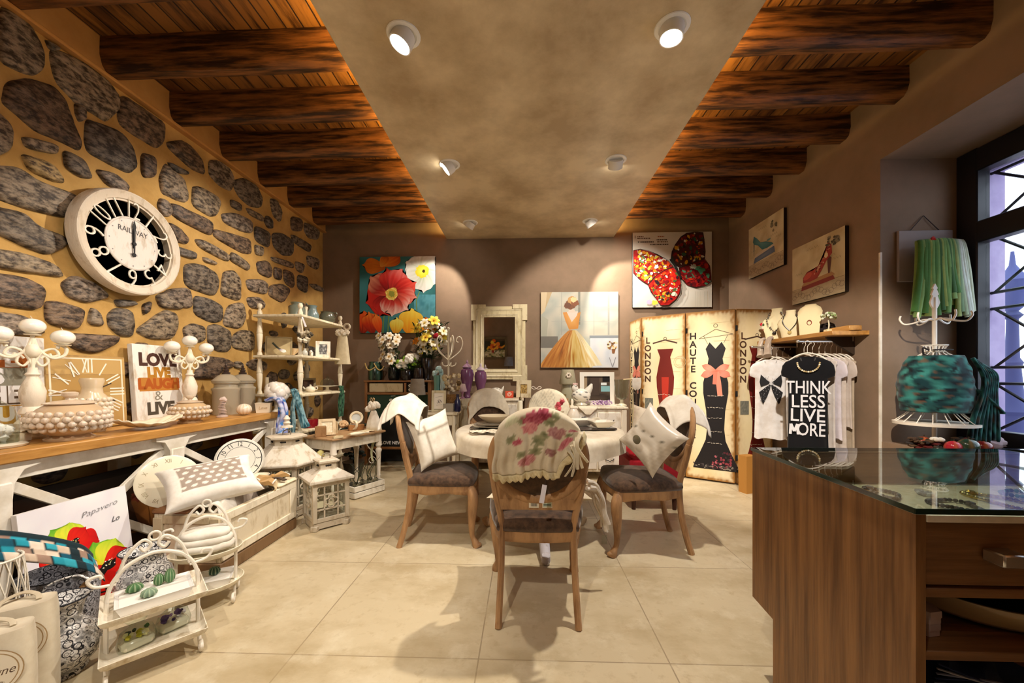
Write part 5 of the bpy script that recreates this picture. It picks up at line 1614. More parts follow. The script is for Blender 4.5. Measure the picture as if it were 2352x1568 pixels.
# ================= small side table with turned legs
t = thing('side_table', 'small white side table on turned legs crowded with frames', 'table', (-1.87, 3.908, 0), math.radians(65.8))
W2, D2, H2 = .635, .40, .60
m = MB(); m.box((0, 0, H2 - .011), (W2 + .05, D2 + .05, .022), .006, col=S('#a8845c')); m.build('tabletop', 'distressed', t)
m = MB()
for s_ in (-1, 1):
    m.box((0, s_ * (D2 / 2 - .015), H2 - .07), (W2 - .04, .02, .095), .002, col=S('#e2d8c4')); m.box((s_ * (W2 / 2 - .015), 0, H2 - .07), (.02, D2 - .04, .095), .002, col=S('#e2d8c4'))
m.build('apron', 'distressed', t)
for sx in (-1, 1):
    for sy in (-1, 1):
        m = MB(); m.lathe([(0, 0), (.016, 0), (.02, .01), (.017, .05), (.02, .10), (.024, .115), (.018, .13), (.022, .26), (.026, .36), (.034, .385), (.03, .40), (.018, .415), (.034, .44), (.03, .46), (.03, H2 - .025), (0, H2 - .025)], 16, Tm((sx * (W2 / 2 - .03), sy * (D2 / 2 - .03), 0)), col=S('#e6dccb')); m.build('leg', 'distressed', t)
zt = H2 + .001


ST = lambda a, c, z=zt: V((-1.87 + .41 * a - .912 * c, 3.908 + .912 * a + .41 * c, z))
def stb(px, py, z=zt): return aZ(px, py, z)


def pframe(nm, label, w, h, bar, d, p, rz, tilt, fc, inner, cat='picture frame', group=None, mt='distressed', pic=None):
    t = thing(nm, label, cat, tuple(p), rot=(-tilt, 0, rz), group=group)
    m = MB(); m.frame(w, h, bar, d, Tm((0, 0, h / 2)), col=S(fc)); m.build('frame', mt, t, sharp=20)
    if pic is None:
        pic = Pic(); pic.cloudy(-w / 2 + bar * .9, bar * .9, w / 2 - bar * .9, h - bar * .9, inner, 6, 16, len(label))
    pic.build('picture', 'paint', t, loc=(0, -d * .35, 0))
    m = MB(); m.box((0, -.002, h / 2), (w * .96, .004, h * .96), col=S('#5a4a38')); m.build('backing', 'matte', t)
    return t


m = MB(); m.prism([(-.06, 0), (.06, 0), (.06, .07)] + [(.06 * math.cos(a), .09 + .055 * math.sin(a)) for a in [PI * i / 12 for i in range(13)]] + [(-.06, .07)], -.035, .035, Tm(rot=(PI / 2, 0, 0)), col=S('#d8bf94'))
one('arched_box', m, 'distressed', 'tan box with a rounded arched top at the left of the side table', 'box', (-2.0, 3.86, zt), (0, 0, math.radians(35)))
m = MB(); m.box((0, 0, .05), (.10, .08, .10), .004, col=S('#9a7248')); one('cork_box', m, 'distressed', 'small brown square box at the near left corner of the side table', 'box', (-2.0, 3.655, zt), (0, 0, math.radians(30)))
pframe('framed_photo', 'pale wooden frame leaning back at the front of the side table', .155, .17, .028, .02, stb(752, 1000), math.radians(32), .45, '#d6bf98', ('#e8dcc0', '#d8c8a4', '#efe6d0'), group='small frames on the side table')
p = stb(789, 985); m = MB()
for k in range(26):
    el = math.asin(R.uniform(-.2, 1)); a = k * 2.4; c_ = V((math.cos(a) * math.cos(el), math.sin(a) * math.cos(el), math.sin(el))) * .035
    m.ball((c_.x, c_.y, c_.z + .045), .02, 8, 6, col=S('#dcb88c'), bumpy=.5)
one('wooden_flower', m, 'matte', 'carved tan flower ball in the middle of the side table', 'ornament', tuple(p))


def roundframe(label, p, r, rz, c, tilt=.2):
    t = thing('round_photograph', label, 'picture frame', tuple(p), rot=(-tilt, 0, rz), group='round frames on the side table')
    m = MB(); m.lathe([(r * .62, 0), (r * .62, .012), (r * .7, .02), (r * .9, .022), (r, .012), (r, 0)], 36, Tm((0, 0, r), (PI / 2, 0, 0)), col=S(c)); m.build('frame', 'ceramic', t)
    P_ = Pic(); P_.ell(0, r, r * .64, r * .64, '#c4c8c4', c2='#dadcd8', n=30); P_.build('photo', 'paint', t, loc=(0, -.008, 0))


roundframe('round cream frame standing upright at the back of the side table', ST(.19, .06, .662), .073, math.radians(28), '#ecdcbc')
roundframe('round pale frame beside the carved flower ball', stb(812, 988), .055, math.radians(-25), '#e6d8b8')
m = MB(); m.box((0, 0, .03), (.16, .05, .06), .003, col=S('#b07a44')); one('wooden_block', m, 'distressed', 'long brown wooden block under the upright round frame', 'box', tuple(ST(.19, .06)), (0, 0, math.radians(40)))
m = MB()


def fishp(u, v):
    a = 2 * PI * u; x = (v - .5) * .22; w_ = .028 * math.sin(PI * min(1, v * 1.15)) ** .7 + (.02 * smooth(.85, 1, v)) + .002
    return (x, w_ * math.cos(a), .022 + .6 * w_ * math.sin(a))


m.grid(16, 20, fishp, lambda u, v: S('#e9dfc6') if v > .1 else S('#b09870')); one('wooden_fish', m, 'matte', 'long cream wooden fish lying at the front of the side table', 'ornament', tuple(stb(822, 1000)), (0, 0, math.radians(52)))
m = MB(); m.prism([(-.05, 0), (.05, 0), (.05, .02), (.02, .02), (.02, .05), (-.02, .05), (-.02, .02), (-.05, .02)], 0, .02, col=S('#d8c49c')); one('letter_block', m, 'distressed', 'flat cut-out letter block in front of the fish on the side table', 'letter', (stb(778, 1006).x, stb(778, 1006).y, zt), (0, 0, math.radians(60)))


def angel(label, p, s_, rz, skirt='#efe8da', base='#d8c49a'):
    t = thing('linen_angel', label, 'figurine', tuple(p), rz, 'linen flower figurines')
    m = MB(); m.loft([[(r * math.cos(a) * (1 + .08 * math.sin(a * 7) * k), r * .6 * math.sin(a) * (1 + .08 * math.sin(a * 7) * k), z) for a in [2 * PI * i / 42 for i in range(42)]] for r, z, k in ((.095, 0, 1), (.09, .05, .8), (.075, .12, .6), (.045, .2, .3), (.03, .235, .2))], T=Tm(sca=s_), colfn=lambda u, v: S(base) if v < .24 else S(skirt)); m.build('skirt', 'fabric', t, sharp=70)
    m = MB()
    for k in range(15):
        a = k * 2.4; r = .012 + .052 * (k / 15)
        m.ball((r * math.cos(a) * 1.25, r * math.sin(a) * .5 - .02, .285 + r * math.sin(a * 1.7) * .7), (.036, .024, .034), 9, 7, T=Tm(sca=s_), col=S('#ece3d2'), bumpy=.5)
    m.build('ruffled_flower', 'fabric', t, sharp=75)
    m = MB()
    for s2 in (-1, 1): m.tube(bez([(0, -.02, .33), (s2 * .03, -.03, .37), (s2 * .012, -.03, .385), (0, -.02, .35)], 5), .006, 6, T=Tm(sca=s_), col=S('#c8a878'), flat=.4)
    m.build('bow', 'fabric', t)


angel('linen angel with a large ruffled flower head at the far end of the side table', tuple(ST(.265, -.12)), .92, math.radians(-10))
m = MB()
def nrun(u, v): return ((u - .5) * .18, (v - .5) * .11, .007 + .008 * noise.noise(V((u * 4, v * 4, 2))) - (.12 * max(0, u - .75) * 4 * .5 if u > .75 else 0))
m.grid(20, 12, nrun, col=S('#e6d8b4')); one('lace_runner', m, 'fabric', 'cream lace mat spilling over the right edge of the side table', 'cloth', tuple(ST(.17, -.13, zt + .003)), (0, 0, math.radians(66)), solid=.003, sharp=75)
m = MB(); m.tube(bez([(0, 0, 0), (.01, 0, -.08), (-.015, .01, -.2), (.0, 0, -.30)], 6), [.03, .022, .012], 8, col=S('#cfd0a4'), flat=.6); one('hanging_scarf', m, 'fabric', 'pale green scarf hanging under the right end of the side table', 'scarf', (-1.665, 4.10, .56))
# things below and behind the side table
t = thing('duck_figurine', 'pale yellow duck figurine on a low stool beneath the side table', 'figurine', (-1.98, 3.62, .22))
m = MB(); m.loft([[(r * math.cos(a), r * 1.1 * math.sin(a), z) for a in [2 * PI * i / 20 for i in range(20)]] for r, z in ((.03, 0), (.052, .03), (.055, .08), (.04, .13), (.026, .16), (.03, .185), (.036, .21), (.03, .24), (.012, .255))], col=S('#ece49a')); m.ball((.03, -.03, .205), (.02, .02, .009), 8, 6, col=S('#e0c060')); m.build('body', 'ceramic', t)
t = thing('low_stool', 'low cream stool under the side table carrying the yellow duck', 'stool', (-1.97, 3.68, 0), math.radians(65))
m = MB(); m.box((0, 0, .205), (.34, .22, .026), .005, col=S('#e6dcc0')); m.build('seat', 'distressed', t)
for sx in (-1, 1):
    for sy in (-1, 1):
        m = MB(); m.lathe([(.014, 0), (.018, .03), (.012, .07), (.02, .12), (.016, .19)], 10, Tm((sx * .14, sy * .08, 0)), col=S('#d8ccb0')); m.build('leg', 'distressed', t)
t = thing('planter_box', 'whitewashed wooden planter box with dry plant on the floor by the side table', 'planter', (-1.615, 3.79, 0), math.radians(60))
m = MB()
for s_ in (-1, 1):
    for z in (.035, .095): m.box((0, s_ * .075, z), (.36, .014, .052), .003, col=S('#e2dccd')); m.box((s_ * .175, 0, z), (.014, .14, .052), .003, col=S('#e2dccd'))
m.box((0, 0, .012), (.35, .15, .016), col=S('#b8ac98')); m.build('slatted_box', 'distressed', t)
m = MB()
for k in range(60): m.ball((R.uniform(-.15, .15), R.uniform(-.055, .055), .09 + R.uniform(0, .04)), R.uniform(.012, .024), 7, 5, col=S(R.choice(['#4a4030', '#5c5640', '#38342a', '#6c6650'])), bumpy=.8)
for k in range(14):
    x = R.uniform(-.12, .12); m.tube(bez([(x, 0, .1), (x + R.uniform(-.05, .05), R.uniform(-.04, .04), .2), (x + R.uniform(-.12, .12), R.uniform(-.08, .08), R.uniform(.28, .36))], 5), [.004, .002], 5, col=S(R.choice(['#3c4028', '#57503a', '#2c3020'])))
m.build('dry_plant', 'matte', t)
t = thing('dark_plant', 'dark leafy potted plant standing behind the side table', 'plant', (-2.03, 4.44, 0))
m = MB(); m.lathe([(0, 0), (.09, 0), (.12, .16), (.125, .18), (.11, .18), (0, .15)], 20, col=S('#2a2420')); m.build('pot', 'ceramic', t)
m = MB()
for k in range(70):
    a, z = R.uniform(0, 6.28), R.uniform(.22, .62); r = R.uniform(.02, .15)
    m.ball((r * math.cos(a), r * math.sin(a), z), (.03, .03, .016), 7, 5, col=S(R.choice(['#16201a', '#1e2c20', '#0f1612'])), bumpy=.7)
m.tube([(0, 0, .15), (0, 0, .55)], .01, 6, col=S('#1c1814')); m.build('foliage', 'matte', t)
t = thing('scroll_ornament', 'thin white metal scroll ornament leaning behind the right table leg', 'ornament', (-1.70, 4.32, 0))
m = MB(); m.tube(bez([(0, 0, 0), (.03, 0, .15), (-.02, 0, .30), (-.09, 0, .36), (-.12, 0, .42), (-.07, 0, .45)], 7), .005, 6); m.tube([p + V((-.06, 0, .22)) for p in curl((0, 0, 0), .05, 1.3, 0)], .004, 6); m.build('wire', 'white_metal', t)

# ================= corner shelf with turned posts
SX0, SX1, SY0, SY1 = -2.77, -2.30, 3.83, 4.72
SZ = [.22, .627, 1.009, 1.41, 1.83]
t = thing('corner_shelf', 'tall cream shelf unit with turned posts in the stone corner', 'shelf unit', ((SX0 + SX1) / 2, (SY0 + SY1) / 2, 0))
for z in SZ:
    m = MB(); m.box(((SX0 + SX1) / 2, (SY0 + SY1) / 2, z - .014), (SX1 - SX0 + .05, SY1 - SY0 + .05, .028), .006, col=S('#e6dabc')); m.build('shelf', 'distressed', t, world=True)
for x in (SX0 + .02, SX1 - .02):
    for y in (SY0 + .02, SY1 - .02):
        m = MB(); pr = [(.0, 0), (.02, 0), (.024, SZ[0] - .03)]
        for a, b_ in zip(SZ, SZ[1:]):
            L = b_ - .028 - a
            for f, r in ((.0, .027), (.06, .022), (.10, .016), (.42, .026), (.55, .029), (.575, .024), (.59, .029), (.85, .02), (.95, .016), (1., .026)): pr.append((r, a + L * f))
        z = SZ[-1]; pr += [(.022, z), (.026, z + .02), (.016, z + .05), (.012, z + .06), (.022, z + .075), (.026, z + .095), (.018, z + .115), (0, z + .12)]
        m.lathe(pr, 16, Tm((x, y, 0)), col=S('#ebe0c6')); m.build('turned_post', 'distressed', t, world=True)


def onshelf(px, Y, z): p = aY(px, 800, Y); return (p.x, Y, z + .001)


G = 'glazed grey-green pots on the top shelf'
c = '#6c7468'
t = thing('glazed_jar', 'tall grey-green glazed milk jar on the top shelf, leftmost pot', 'jar', onshelf(682, 4.22, SZ[4]), 0, G)
m = MB(); m.lathe([(0, 0), (.075, 0), (.085, .01), (.087, .12), (.075, .15), (.055, .165), (.055, .18), (.066, .195), (.06, .195), (.05, .17), (0, .16)], 28, col=S('#737a6c')); m.build('body', 'ceramic', t)
m = MB(); m.tube(bez([(-.06, 0, .17), (-.03, -.05, .19), (.03, -.05, .19), (.06, 0, .17)], 5), .004, 6, col=S('#8a8a80')); m.build('wire_handle', 'matte', t)
t = thing('glazed_pitcher', 'grey-blue glazed pitcher on the top shelf, between the two pots', 'pitcher', onshelf(718, 4.36, SZ[4]), 0, G)
m = MB(); m.lathe([(0, 0), (.05, 0), (.068, .04), (.066, .09), (.045, .13), (.04, .16), (.052, .185), (.046, .185), (.034, .16), (0, .14)], 28, col=S('#6e8080')); m.build('body', 'ceramic', t)
m = MB(); m.loft([[(-.035, -.02, .15), (-.035, .02, .15), (-.045, .02, .185), (-.045, -.02, .185)], [(-.075, -.006, .195), (-.075, .006, .195), (-.085, .006, .225), (-.085, -.006, .225)]], col=S('#6e8080')); m.build('spout', 'ceramic', t)
t = thing('glazed_pot', 'round dark olive glazed pot with handle on the top shelf, rightmost pot', 'pot', onshelf(752, 4.52, SZ[4]), 0, G)
m = MB(); m.lathe([(0, 0), (.06, 0), (.088, .04), (.09, .08), (.075, .115), (.07, .125), (.078, .135), (.07, .135), (.06, .11), (0, .1)], 28, col=S('#5c5c4c')); m.build('body', 'ceramic', t)
m = MB(); m.tube(bez([(.075, 0, .12), (.115, 0, .125), (.11, 0, .085), (.085, 0, .07)], 5), .006, 6, col=S('#5c5c4c')); m.build('handle', 'ceramic', t)
m = MB(); m.lathe([(0, 0), (.02, 0), (.014, .12), (.02, .16), (0, .17)], 12, col=S('#e8d8bc')); one('white_bottle', m, 'ceramic', 'slim cream bottle behind the pitcher on the top shelf', 'bottle', onshelf(703, 4.30, SZ[4]))
P_ = Pic(); P_.cloudy(-.11, .01, .11, .21, ('#a89468', '#b8a478', '#98845c'), 4, 10, 5); P_.line([(-.06, .15), (-.02, .1), (.03, .06)], .02, '#3c4030'); P_.petal(.0, .075, -.4, .08, .02, '#5a3a58', '#efe6dc', '#f2ecdf')
pframe('bird_print', 'tan print of a white bird leaning at the left of the second shelf', .25, .22, .012, .012, onshelf(640, 3.98, SZ[3]), math.radians(30), .35, '#9c885e', None, 'print', pic=P_)
m = MB(); m.lathe([(0, 0), (.035, 0), (.04, .012), (.02, .02), (.06, .055), (.085, .09), (.08, .09), (.05, .055), (0, .04)], 24, colfn=lambda a, k: mixc(S('#d8b078'), S('#efe0c0'), .5 + .5 * math.cos(a * 10))); one('scalloped_bowl', m, 'ceramic', 'scalloped tan bowl in the middle of the second shelf', 'bowl', onshelf(672, 4.18, SZ[3]))
P_ = Pic(); P_.cloudy(-.06, .03, .06, .17, ('#c8c8c4', '#3c3c40', '#8a8a88', '#e8e8e4'), 5, 18, 8)
pframe('framed_photo', 'white frame with a black and white photo at the right of the second shelf', .155, .19, .035, .018, onshelf(742, 4.38, SZ[3]), math.radians(25), .12, '#efe8d8', None, pic=P_)
m = MB(); m.ball((0, 0, .04), (.032, .032, .04), 14, 10, col=S('#cfd0c8')); m.lathe([(.012, .078), (.014, .095), (0, .10)], 10, col=S('#d8d4c8')); one('perfume_bottle', m, 'ceramic', 'small round silver bottle beside the photo on the second shelf', 'bottle', onshelf(700, 4.25, SZ[3]))
m = MB(); m.ball((0, 0, .03), (.02, .035, .03), 12, 8, col=S('#efe9df')); m.ball((0, -.035, .055), .017, 10, 8, col=S('#efe9df')); m.tube([(0, .03, .03), (.0, .07, .05)], [.01, .016], 6, flat=.4, col=S('#c8b0a0')); one('bird_figurine', m, 'ceramic', 'white bird figurine in front of the white photo frame', 'figurine', onshelf(715, 4.2, SZ[3]), (0, 0, .4))
# third shelf
m = MB(); m.lathe([(0, 0), (.02, 0), (.02, .17), (0, .17)], 14, col=S('#efe2c4')); one('pillar_candle', m, 'ceramic', 'slim cream pillar candle at the left of the third shelf', 'candle', onshelf(613, 4.03, SZ[2]))
t = thing('wire_globe', 'dark wire globe on the third shelf', 'ornament', onshelf(660, 4.25, SZ[2]))
m = MB()
for k in range(9):
    m.tube([(.05 * math.cos(a), .05 * math.sin(a), 0) for a in [2 * PI * i / 24 for i in range(24)]], .003, 5, closed=True, T=Tm((0, 0, .055), (R.uniform(0, 3), R.uniform(0, 3), 0)), col=S('#2c241e'))
m.build('wire_loops', 'matte', t)
m = MB()
for k in range(4): m.lathe([(0, 0), (.05, 0), (.09, .012), (.092, .015), (.05, .006), (0, .006)], 28, Tm((0, 0, k * .008)), col=S('#e6dcc4'))
one('cake_plates', m, 'ceramic', 'pile of cream plates at the front of the third shelf', 'plates', onshelf(672, 3.96, SZ[2]))
t = thing('teapot', 'small white teapot on the third shelf', 'teapot', onshelf(713, 4.28, SZ[2]))
m = MB(); m.lathe([(0, .0), (.035, 0), (.055, .02), (.056, .04), (.035, .06), (.012, .066), (.01, .074), (.014, .08), (0, .086)], 22, col=S('#efe6d2')); m.tube([(-.05, 0, .025), (-.075, 0, .045), (-.085, 0, .06)], [.011, .006], 8, col=S('#efe6d2')); m.tube(bez([(.045, 0, .055), (.08, 0, .058), (.078, 0, .03), (.05, 0, .022)], 5), .005, 6, col=S('#efe6d2')); m.build('pot', 'ceramic', t)
pframe('framed_oval', 'dark oval picture in a grey frame behind the teapot', .19, .16, .025, .014, onshelf(705, 4.47, SZ[2]), math.radians(25), .1, '#8c7c5c', ('#2c1a14', '#4a2c20', '#6a4a38'))
t = thing('cake_stand', 'footed cake stand with glass dome at the right of the third shelf', 'cake stand', onshelf(752, 4.48, SZ[2]))
m = MB(); m.lathe([(0, 0), (.055, 0), (.05, .01), (.02, .02), (.018, .05), (.12, .062), (.125, .07), (0, .07)], 30, col=S('#efe6d0')); m.build('footed_plate', 'ceramic', t)
m = MB(); m.lathe([(.075, .071), (.078, .10), (.06, .14), (.02, .155), (.012, .16), (.018, .175), (0, .185)], 24); m.build('dome', 'clear_ware', t)
m = MB(); m.box((0, 0, .03), (.2, .14, .06), .005, col=S('#5c4a3a')); one('brown_box', m, 'distressed', 'brown box pushed to the back of the fourth shelf', 'box', onshelf(690, 4.4, SZ[1]))
m = MB(); m.lathe([(0, 0), (.07, 0), (.08, .03), (.08, .09), (0, .09)], 20, col=S('#8c1420')); one('red_tin', m, 'ceramic', 'round red tin on the fourth shelf behind the blue scarf', 'tin', (-2.36, 4.10, SZ[1] + .001))
m = MB()
for k in range(26): m.ball((R.uniform(-.06, .06), R.uniform(-.05, .05), .03 + R.uniform(0, .07)), .018, 7, 5, col=S(R.choice(['#e0d8c0', '#c8bea4', '#b0a488'])), bumpy=.7)
one('wicker_wreath', m, 'matte', 'small cream wicker wreath on the fourth shelf', 'wreath', (-2.40, 3.95, SZ[1] + .002))
# things hung on the posts
pm = (SX1 - .02, SY0 + .02)
t = thing('dried_bouquet', 'dried white rose bouquet hanging from the front shelf post', 'bouquet', (pm[0] + .075, pm[1] - .03, 1.78))
m = MB(); m.tube(bez([(-.06, .02, .05), (-.03, 0, .0), (0, 0, -.08)], 5), [.008, .012], 6, flat=.4, col=S('#d8d4d8')); m.build('ribbon', 'fabric', t)
m = MB()
for k in range(22):
    a, r = R.uniform(0, 6.28), R.uniform(0, .07); m.ball((r * math.cos(a), r * .7 * math.sin(a), -.14 - R.uniform(0, .09)), R.uniform(.018, .026), 8, 6, col=S(R.choice(['#e2d9c2', '#c9bfa4', '#a89c80', '#4a4234'])), bumpy=.7)
m.build('rose_heads', 'matte', t)
m = MB()
for k in range(10): m.tube([(R.uniform(-.02, .02), 0, -.2), (R.uniform(-.03, .03), R.uniform(-.02, .02), -.30)], .003, 5, col=S('#3a3226'))
m.build('stems', 'matte', t)
pr_ = (SX1 - .02, SY1 - .02)
t = thing('doll_dress', 'cream doll dress with ruffled collar hanging from the right shelf post', 'doll dress', (pr_[0] + .06, pr_[1] - .06, 1.76))
m = MB(); m.loft([[(r * math.cos(a) * (1 + .05 * math.sin(a * 6)), r * .5 * math.sin(a), z) for a in [2 * PI * i / 36 for i in range(36)]] for r, z in ((.045, -.04), (.06, -.1), (.075, -.25), (.095, -.42))], col=S('#dccfae')); m.build('dress', 'fabric', t, sharp=75)
m = MB()
for k in range(12):
    a = 2 * PI * k / 12; m.ball((.06 * math.cos(a), .03 * math.sin(a), -.03 + .014 * math.sin(k * 3)), (.03, .022, .03), 8, 6, col=S('#e9dfca'), bumpy=.6)
m.tube(ell3(.055, .045, .035, .035), .012, 8, closed=True, col=S('#e4d8c0')); m.build('ruffled_collar', 'fabric', t)
scarf('teal blue woven scarf tied around the front shelf post', [(pm[0] - .03, pm[1] - .06, 1.06), (pm[0] + .0, pm[1] - .07, 1.0), (pm[0] + .05, pm[1] - .06, .85), (pm[0] + .095, pm[1] - .04, .68)], .028, '#3c7c90', '#8cb4c0', '#1c4858', 11, 8, r=.015)
m0 = scarf('teal striped scarf end hanging left of the shelf post', [(pm[0] + .01, pm[1] - .075, 1.05), (pm[0] - .015, pm[1] - .085, .9), (pm[0] - .03, pm[1] - .08, .72), (pm[0] - .03, pm[1] - .07, .52)], .024, '#346c80', '#9cc0c8', '#1a4050', 12, 7, r=.014)
scarf('dark green knotted scarf hanging from the right shelf post', [(pr_[0] + .03, pr_[1] - .05, 1.07), (pr_[0] + .05, pr_[1] - .06, 1.0), (pr_[0] + .04, pr_[1] - .06, .86), (pr_[0] + .03, pr_[1] - .05, .7)], .022, '#1c4434', '#4c7c5c', '#0c241c', 13, 7, r=.014)

# ================= wooden cabinet with chalkboard front
t = thing('chalkboard_cabinet', 'brown wooden cabinet with a chalkboard front and patterned top panels', 'cabinet', (-1.69, 5.12, 0))
m = MB(); cw_, ctop = .88, 1.135
m.box((-1.69, 5.135, ctop - .012), (cw_ + .03, .31, .024), .004, col=S('#8a5c30'))
for x in (-2.115, -1.265): m.box((x, 5.12, (ctop - .024) / 2), (.035, .27, ctop - .026), .003, col=S('#8a5c30'))
m.box((-1.69, 5.24, .56), (cw_ - .07, .02, 1.10), col=S('#1c1814'))
for z in (.96, .235): m.box((-1.69, 4.99, z), (cw_ - .07, .03, .03), .003, col=S('#8a5c30'))
m.box((-1.585, 4.99, 1.035), (.03, .03, .13), .002, col=S('#8a5c30'))
m.build('wood_case', 'distressed', t, world=True)
m = MB(); m.box((-1.845, 5.0, 1.038), (.45, .012, .115), .002, col=S('#cfc09c')); m.build('cream_panel', 'distressed', t, world=True)
P_ = Pic(); P_.rect(-.12, -.055, .12, .055, '#3a3228')
for i in range(4):
    for j in range(2):
        x, z = -.09 + .06 * i, -.027 + .054 * j
        P_.poly([(x - .026, z), (x, z + .022), (x + .026, z), (x, z - .022)], '#e2dac6'); P_.poly([(x - .012, z), (x, z + .01), (x + .012, z), (x, z - .01)], '#3a3228')
P_.build('lattice_panel', 'paint', t, loc=(-1.43 + 1.69, 4.985 - 5.12, 1.038))
m = MB(); m.box((-1.69, 5.005, .80), (cw_ - .07, .012, .30), col=S('#2e4436')); m.build('green_chalkboard', 'matte', t, world=True)
m = MB(); m.box((-1.69, 5.005, .45), (cw_ - .07, .012, .40), col=S('#0b0b0e')); m.build('black_board', 'paint', t, world=True)
P_ = Pic(); P_.text('Sale', .02, .80, .15, '#d8d8d0', .9); P_.ell(-.09, .87, .022, .022, '#e8e8e0', jag=.2); P_.line([(-.09, .925), (-.03, .93)], .006, '#c8c8c0'); P_.text('LOVE NEVER ENDS', .01, .302, .058, '#e4e4e4', .95, off=.002)
P_.build('chalk_lettering', 'paint', t, loc=(0, 4.998 - 5.12, 0))

# flowers in pots standing on the cabinet
def lily(m, p, d, r, c0, c1, rs):
    d = V(d).normalized(); q = d.to_track_quat('Z', 'Y').to_matrix().to_4x4()
    for k in range(6):
        T = MX.Translation(V(p)) @ q @ MX.Rotation(k * PI / 3 + rs.uniform(-.2, .2), 4, 'Z')
        def fn(u, v): return (v * r * (1 - .1 * v), (u - .5) * r * .62 * math.sin(PI * min(1, v * .92 + .06)) ** .8, r * (.45 * v - .35 * v * v) + .05 * r * abs(u - .5))
        m.grid(3, 5, fn, lambda u, v: mixc(S(c1), S(c0), smooth(.1, .6, v)), T=T)
    m.ball(tuple(V(p) + d * r * .15), r * .12, 6, 5, col=S('#c8a030'))


def arrangement(nm, label, x, y, z, pot, blooms, greens, seed, wid, h0, h1, lean_=0.):
    rs = random.Random(seed); t = thing(nm, label, 'flowers', (x, y, z), 0, 'flower arrangements on the cabinet')
    m = MB(); m.lathe(pot[0], 24, col=S(pot[1])); m.build('pot', 'ceramic', t)
    m = MB()
    for k in range(greens[0]):
        a, r, q = rs.uniform(0, 6.28), rs.uniform(.2, 1) ** .6 * wid, rs.uniform(h0 - .06, h1 - .02)
        e = V((r * math.cos(a) + lean_ * q, r * .5 * math.sin(a), q)); s0 = V((rs.uniform(-.02, .02), 0, h0 - .1))
        m.tube([s0, (s0 + e) / 2 + V((0, 0, .03)), e], [.003, .002], 4, col=S('#2c3c20'))
        dd = (e - s0).normalized(); L = rs.uniform(.035, .07); w_ = L * .28
        T = MX.Translation(e) @ V((dd.x + rs.uniform(-.8, .8), dd.y + rs.uniform(-.8, .8), dd.z * .4)).to_track_quat('X', 'Z').to_matrix().to_4x4()
        m.grid(2, 4, lambda u, v: (v * L, (u - .5) * 2 * w_ * math.sin(PI * (v * .9 + .05)), .01 * math.sin(v * 3)), T=T, col=S(rs.choice(greens[1])))
    m.build('leaves', 'matte', t, solid=.001)
    for (n, r, c0, c1, typ) in blooms:
        for k in range(n):
            a, q = rs.uniform(0, 6.28), rs.uniform(h0 + .02, h1); rr = rs.uniform(.3, 1) * wid * .85
            p = (rr * math.cos(a) + lean_ * q, rr * .5 * math.sin(a) - .03, q); m = MB()
            if typ == 'lily': lily(m, p, (math.cos(a) * .7, -1, .5), r, c0, c1, rs)
            else:
                for j in range(16):
                    el, az = rs.uniform(-.3, 1.5), rs.uniform(0, 6.28); m.ball((p[0] + r * .6 * math.cos(az) * math.cos(el), p[1] + r * .6 * math.sin(az) * math.cos(el), p[2] + r * .6 * math.sin(el)), r * .42, 7, 5, col=mixc(S(c0), S(c1), rs.random()), bumpy=.5)
            m.build('flower', 'matte', t, **({'solid': .0012} if typ == 'lily' else {}))


ZC_ = 1.136
dkpot = ([(0, 0), (.06, 0), (.075, .03), (.075, .14), (.07, .17), (.062, .17), (.06, .14), (0, .13)], '#171c1a')
t = thing('glass_jar', 'mosaic glass jar with looping gold handles at the left end of the cabinet', 'jar', (aY(862, 860, 5.12).x, 5.12, ZC_))
m = MB(); m.lathe([(0, .002), (.085, .002), (.095, .02), (.095, .19), (.08, .21), (.08, .25), (.074, .25), (.074, .21), (.088, .19), (.088, .02), (0, .01)], 28, colfn=lambda a, k: S(('#1e3a30', '#2c5040', '#16281f', '#547a60')[int(a * 7) % 4])); m.build('body', 'ceramic', t)
m = MB()
for s_ in (-1, 1): m.tube(bez([(s_ * .01 - .1 + .1 * (s_ + 1) / 2, -.075, .23), (s_ * .02 - .05 + .1 * (s_ + 1) / 2, -.10, .15), (s_ * .02 + .1 * (s_ + 1) / 2, -.10, .14), (.05 + .1 * (s_ + 1) / 2, -.085, .19)], 6), .007, 8, col=S('#c8aa68'))
m.build('rope_handles', 'matte', t)
arrangement('lily_arrangement', 'cream lilies spraying from a dark pot at the left of the cabinet', aY(905, 860, 5.12).x, 5.12, ZC_, dkpot, [(26, .068, '#f4eedc', '#e0c088', 'lily'), (5, .05, '#f0d8b8', '#d89860', 'lily')], (64, ['#3c4c28', '#28381c', '#55603a', '#8a8464']), 21, .17, .22, .60, -.14)
arrangement('hydrangea_arrangement', 'low pot of bright green leaves and round white blooms at the cabinet centre', aY(930, 860, 5.06).x + .03, 5.06, ZC_, ([(0, 0), (.07, 0), (.09, .04), (.09, .12), (.082, .14), (0, .11)], '#1c1414'), [(3, .085, '#f6f4ec', '#e6e2d0', 'ball'), (9, .038, '#a8d048', '#6c9c2c', 'ball')], (90, ['#5c8c28', '#3c6420', '#88b040', '#2c4c1c']), 22, .18, .16, .29, .1)
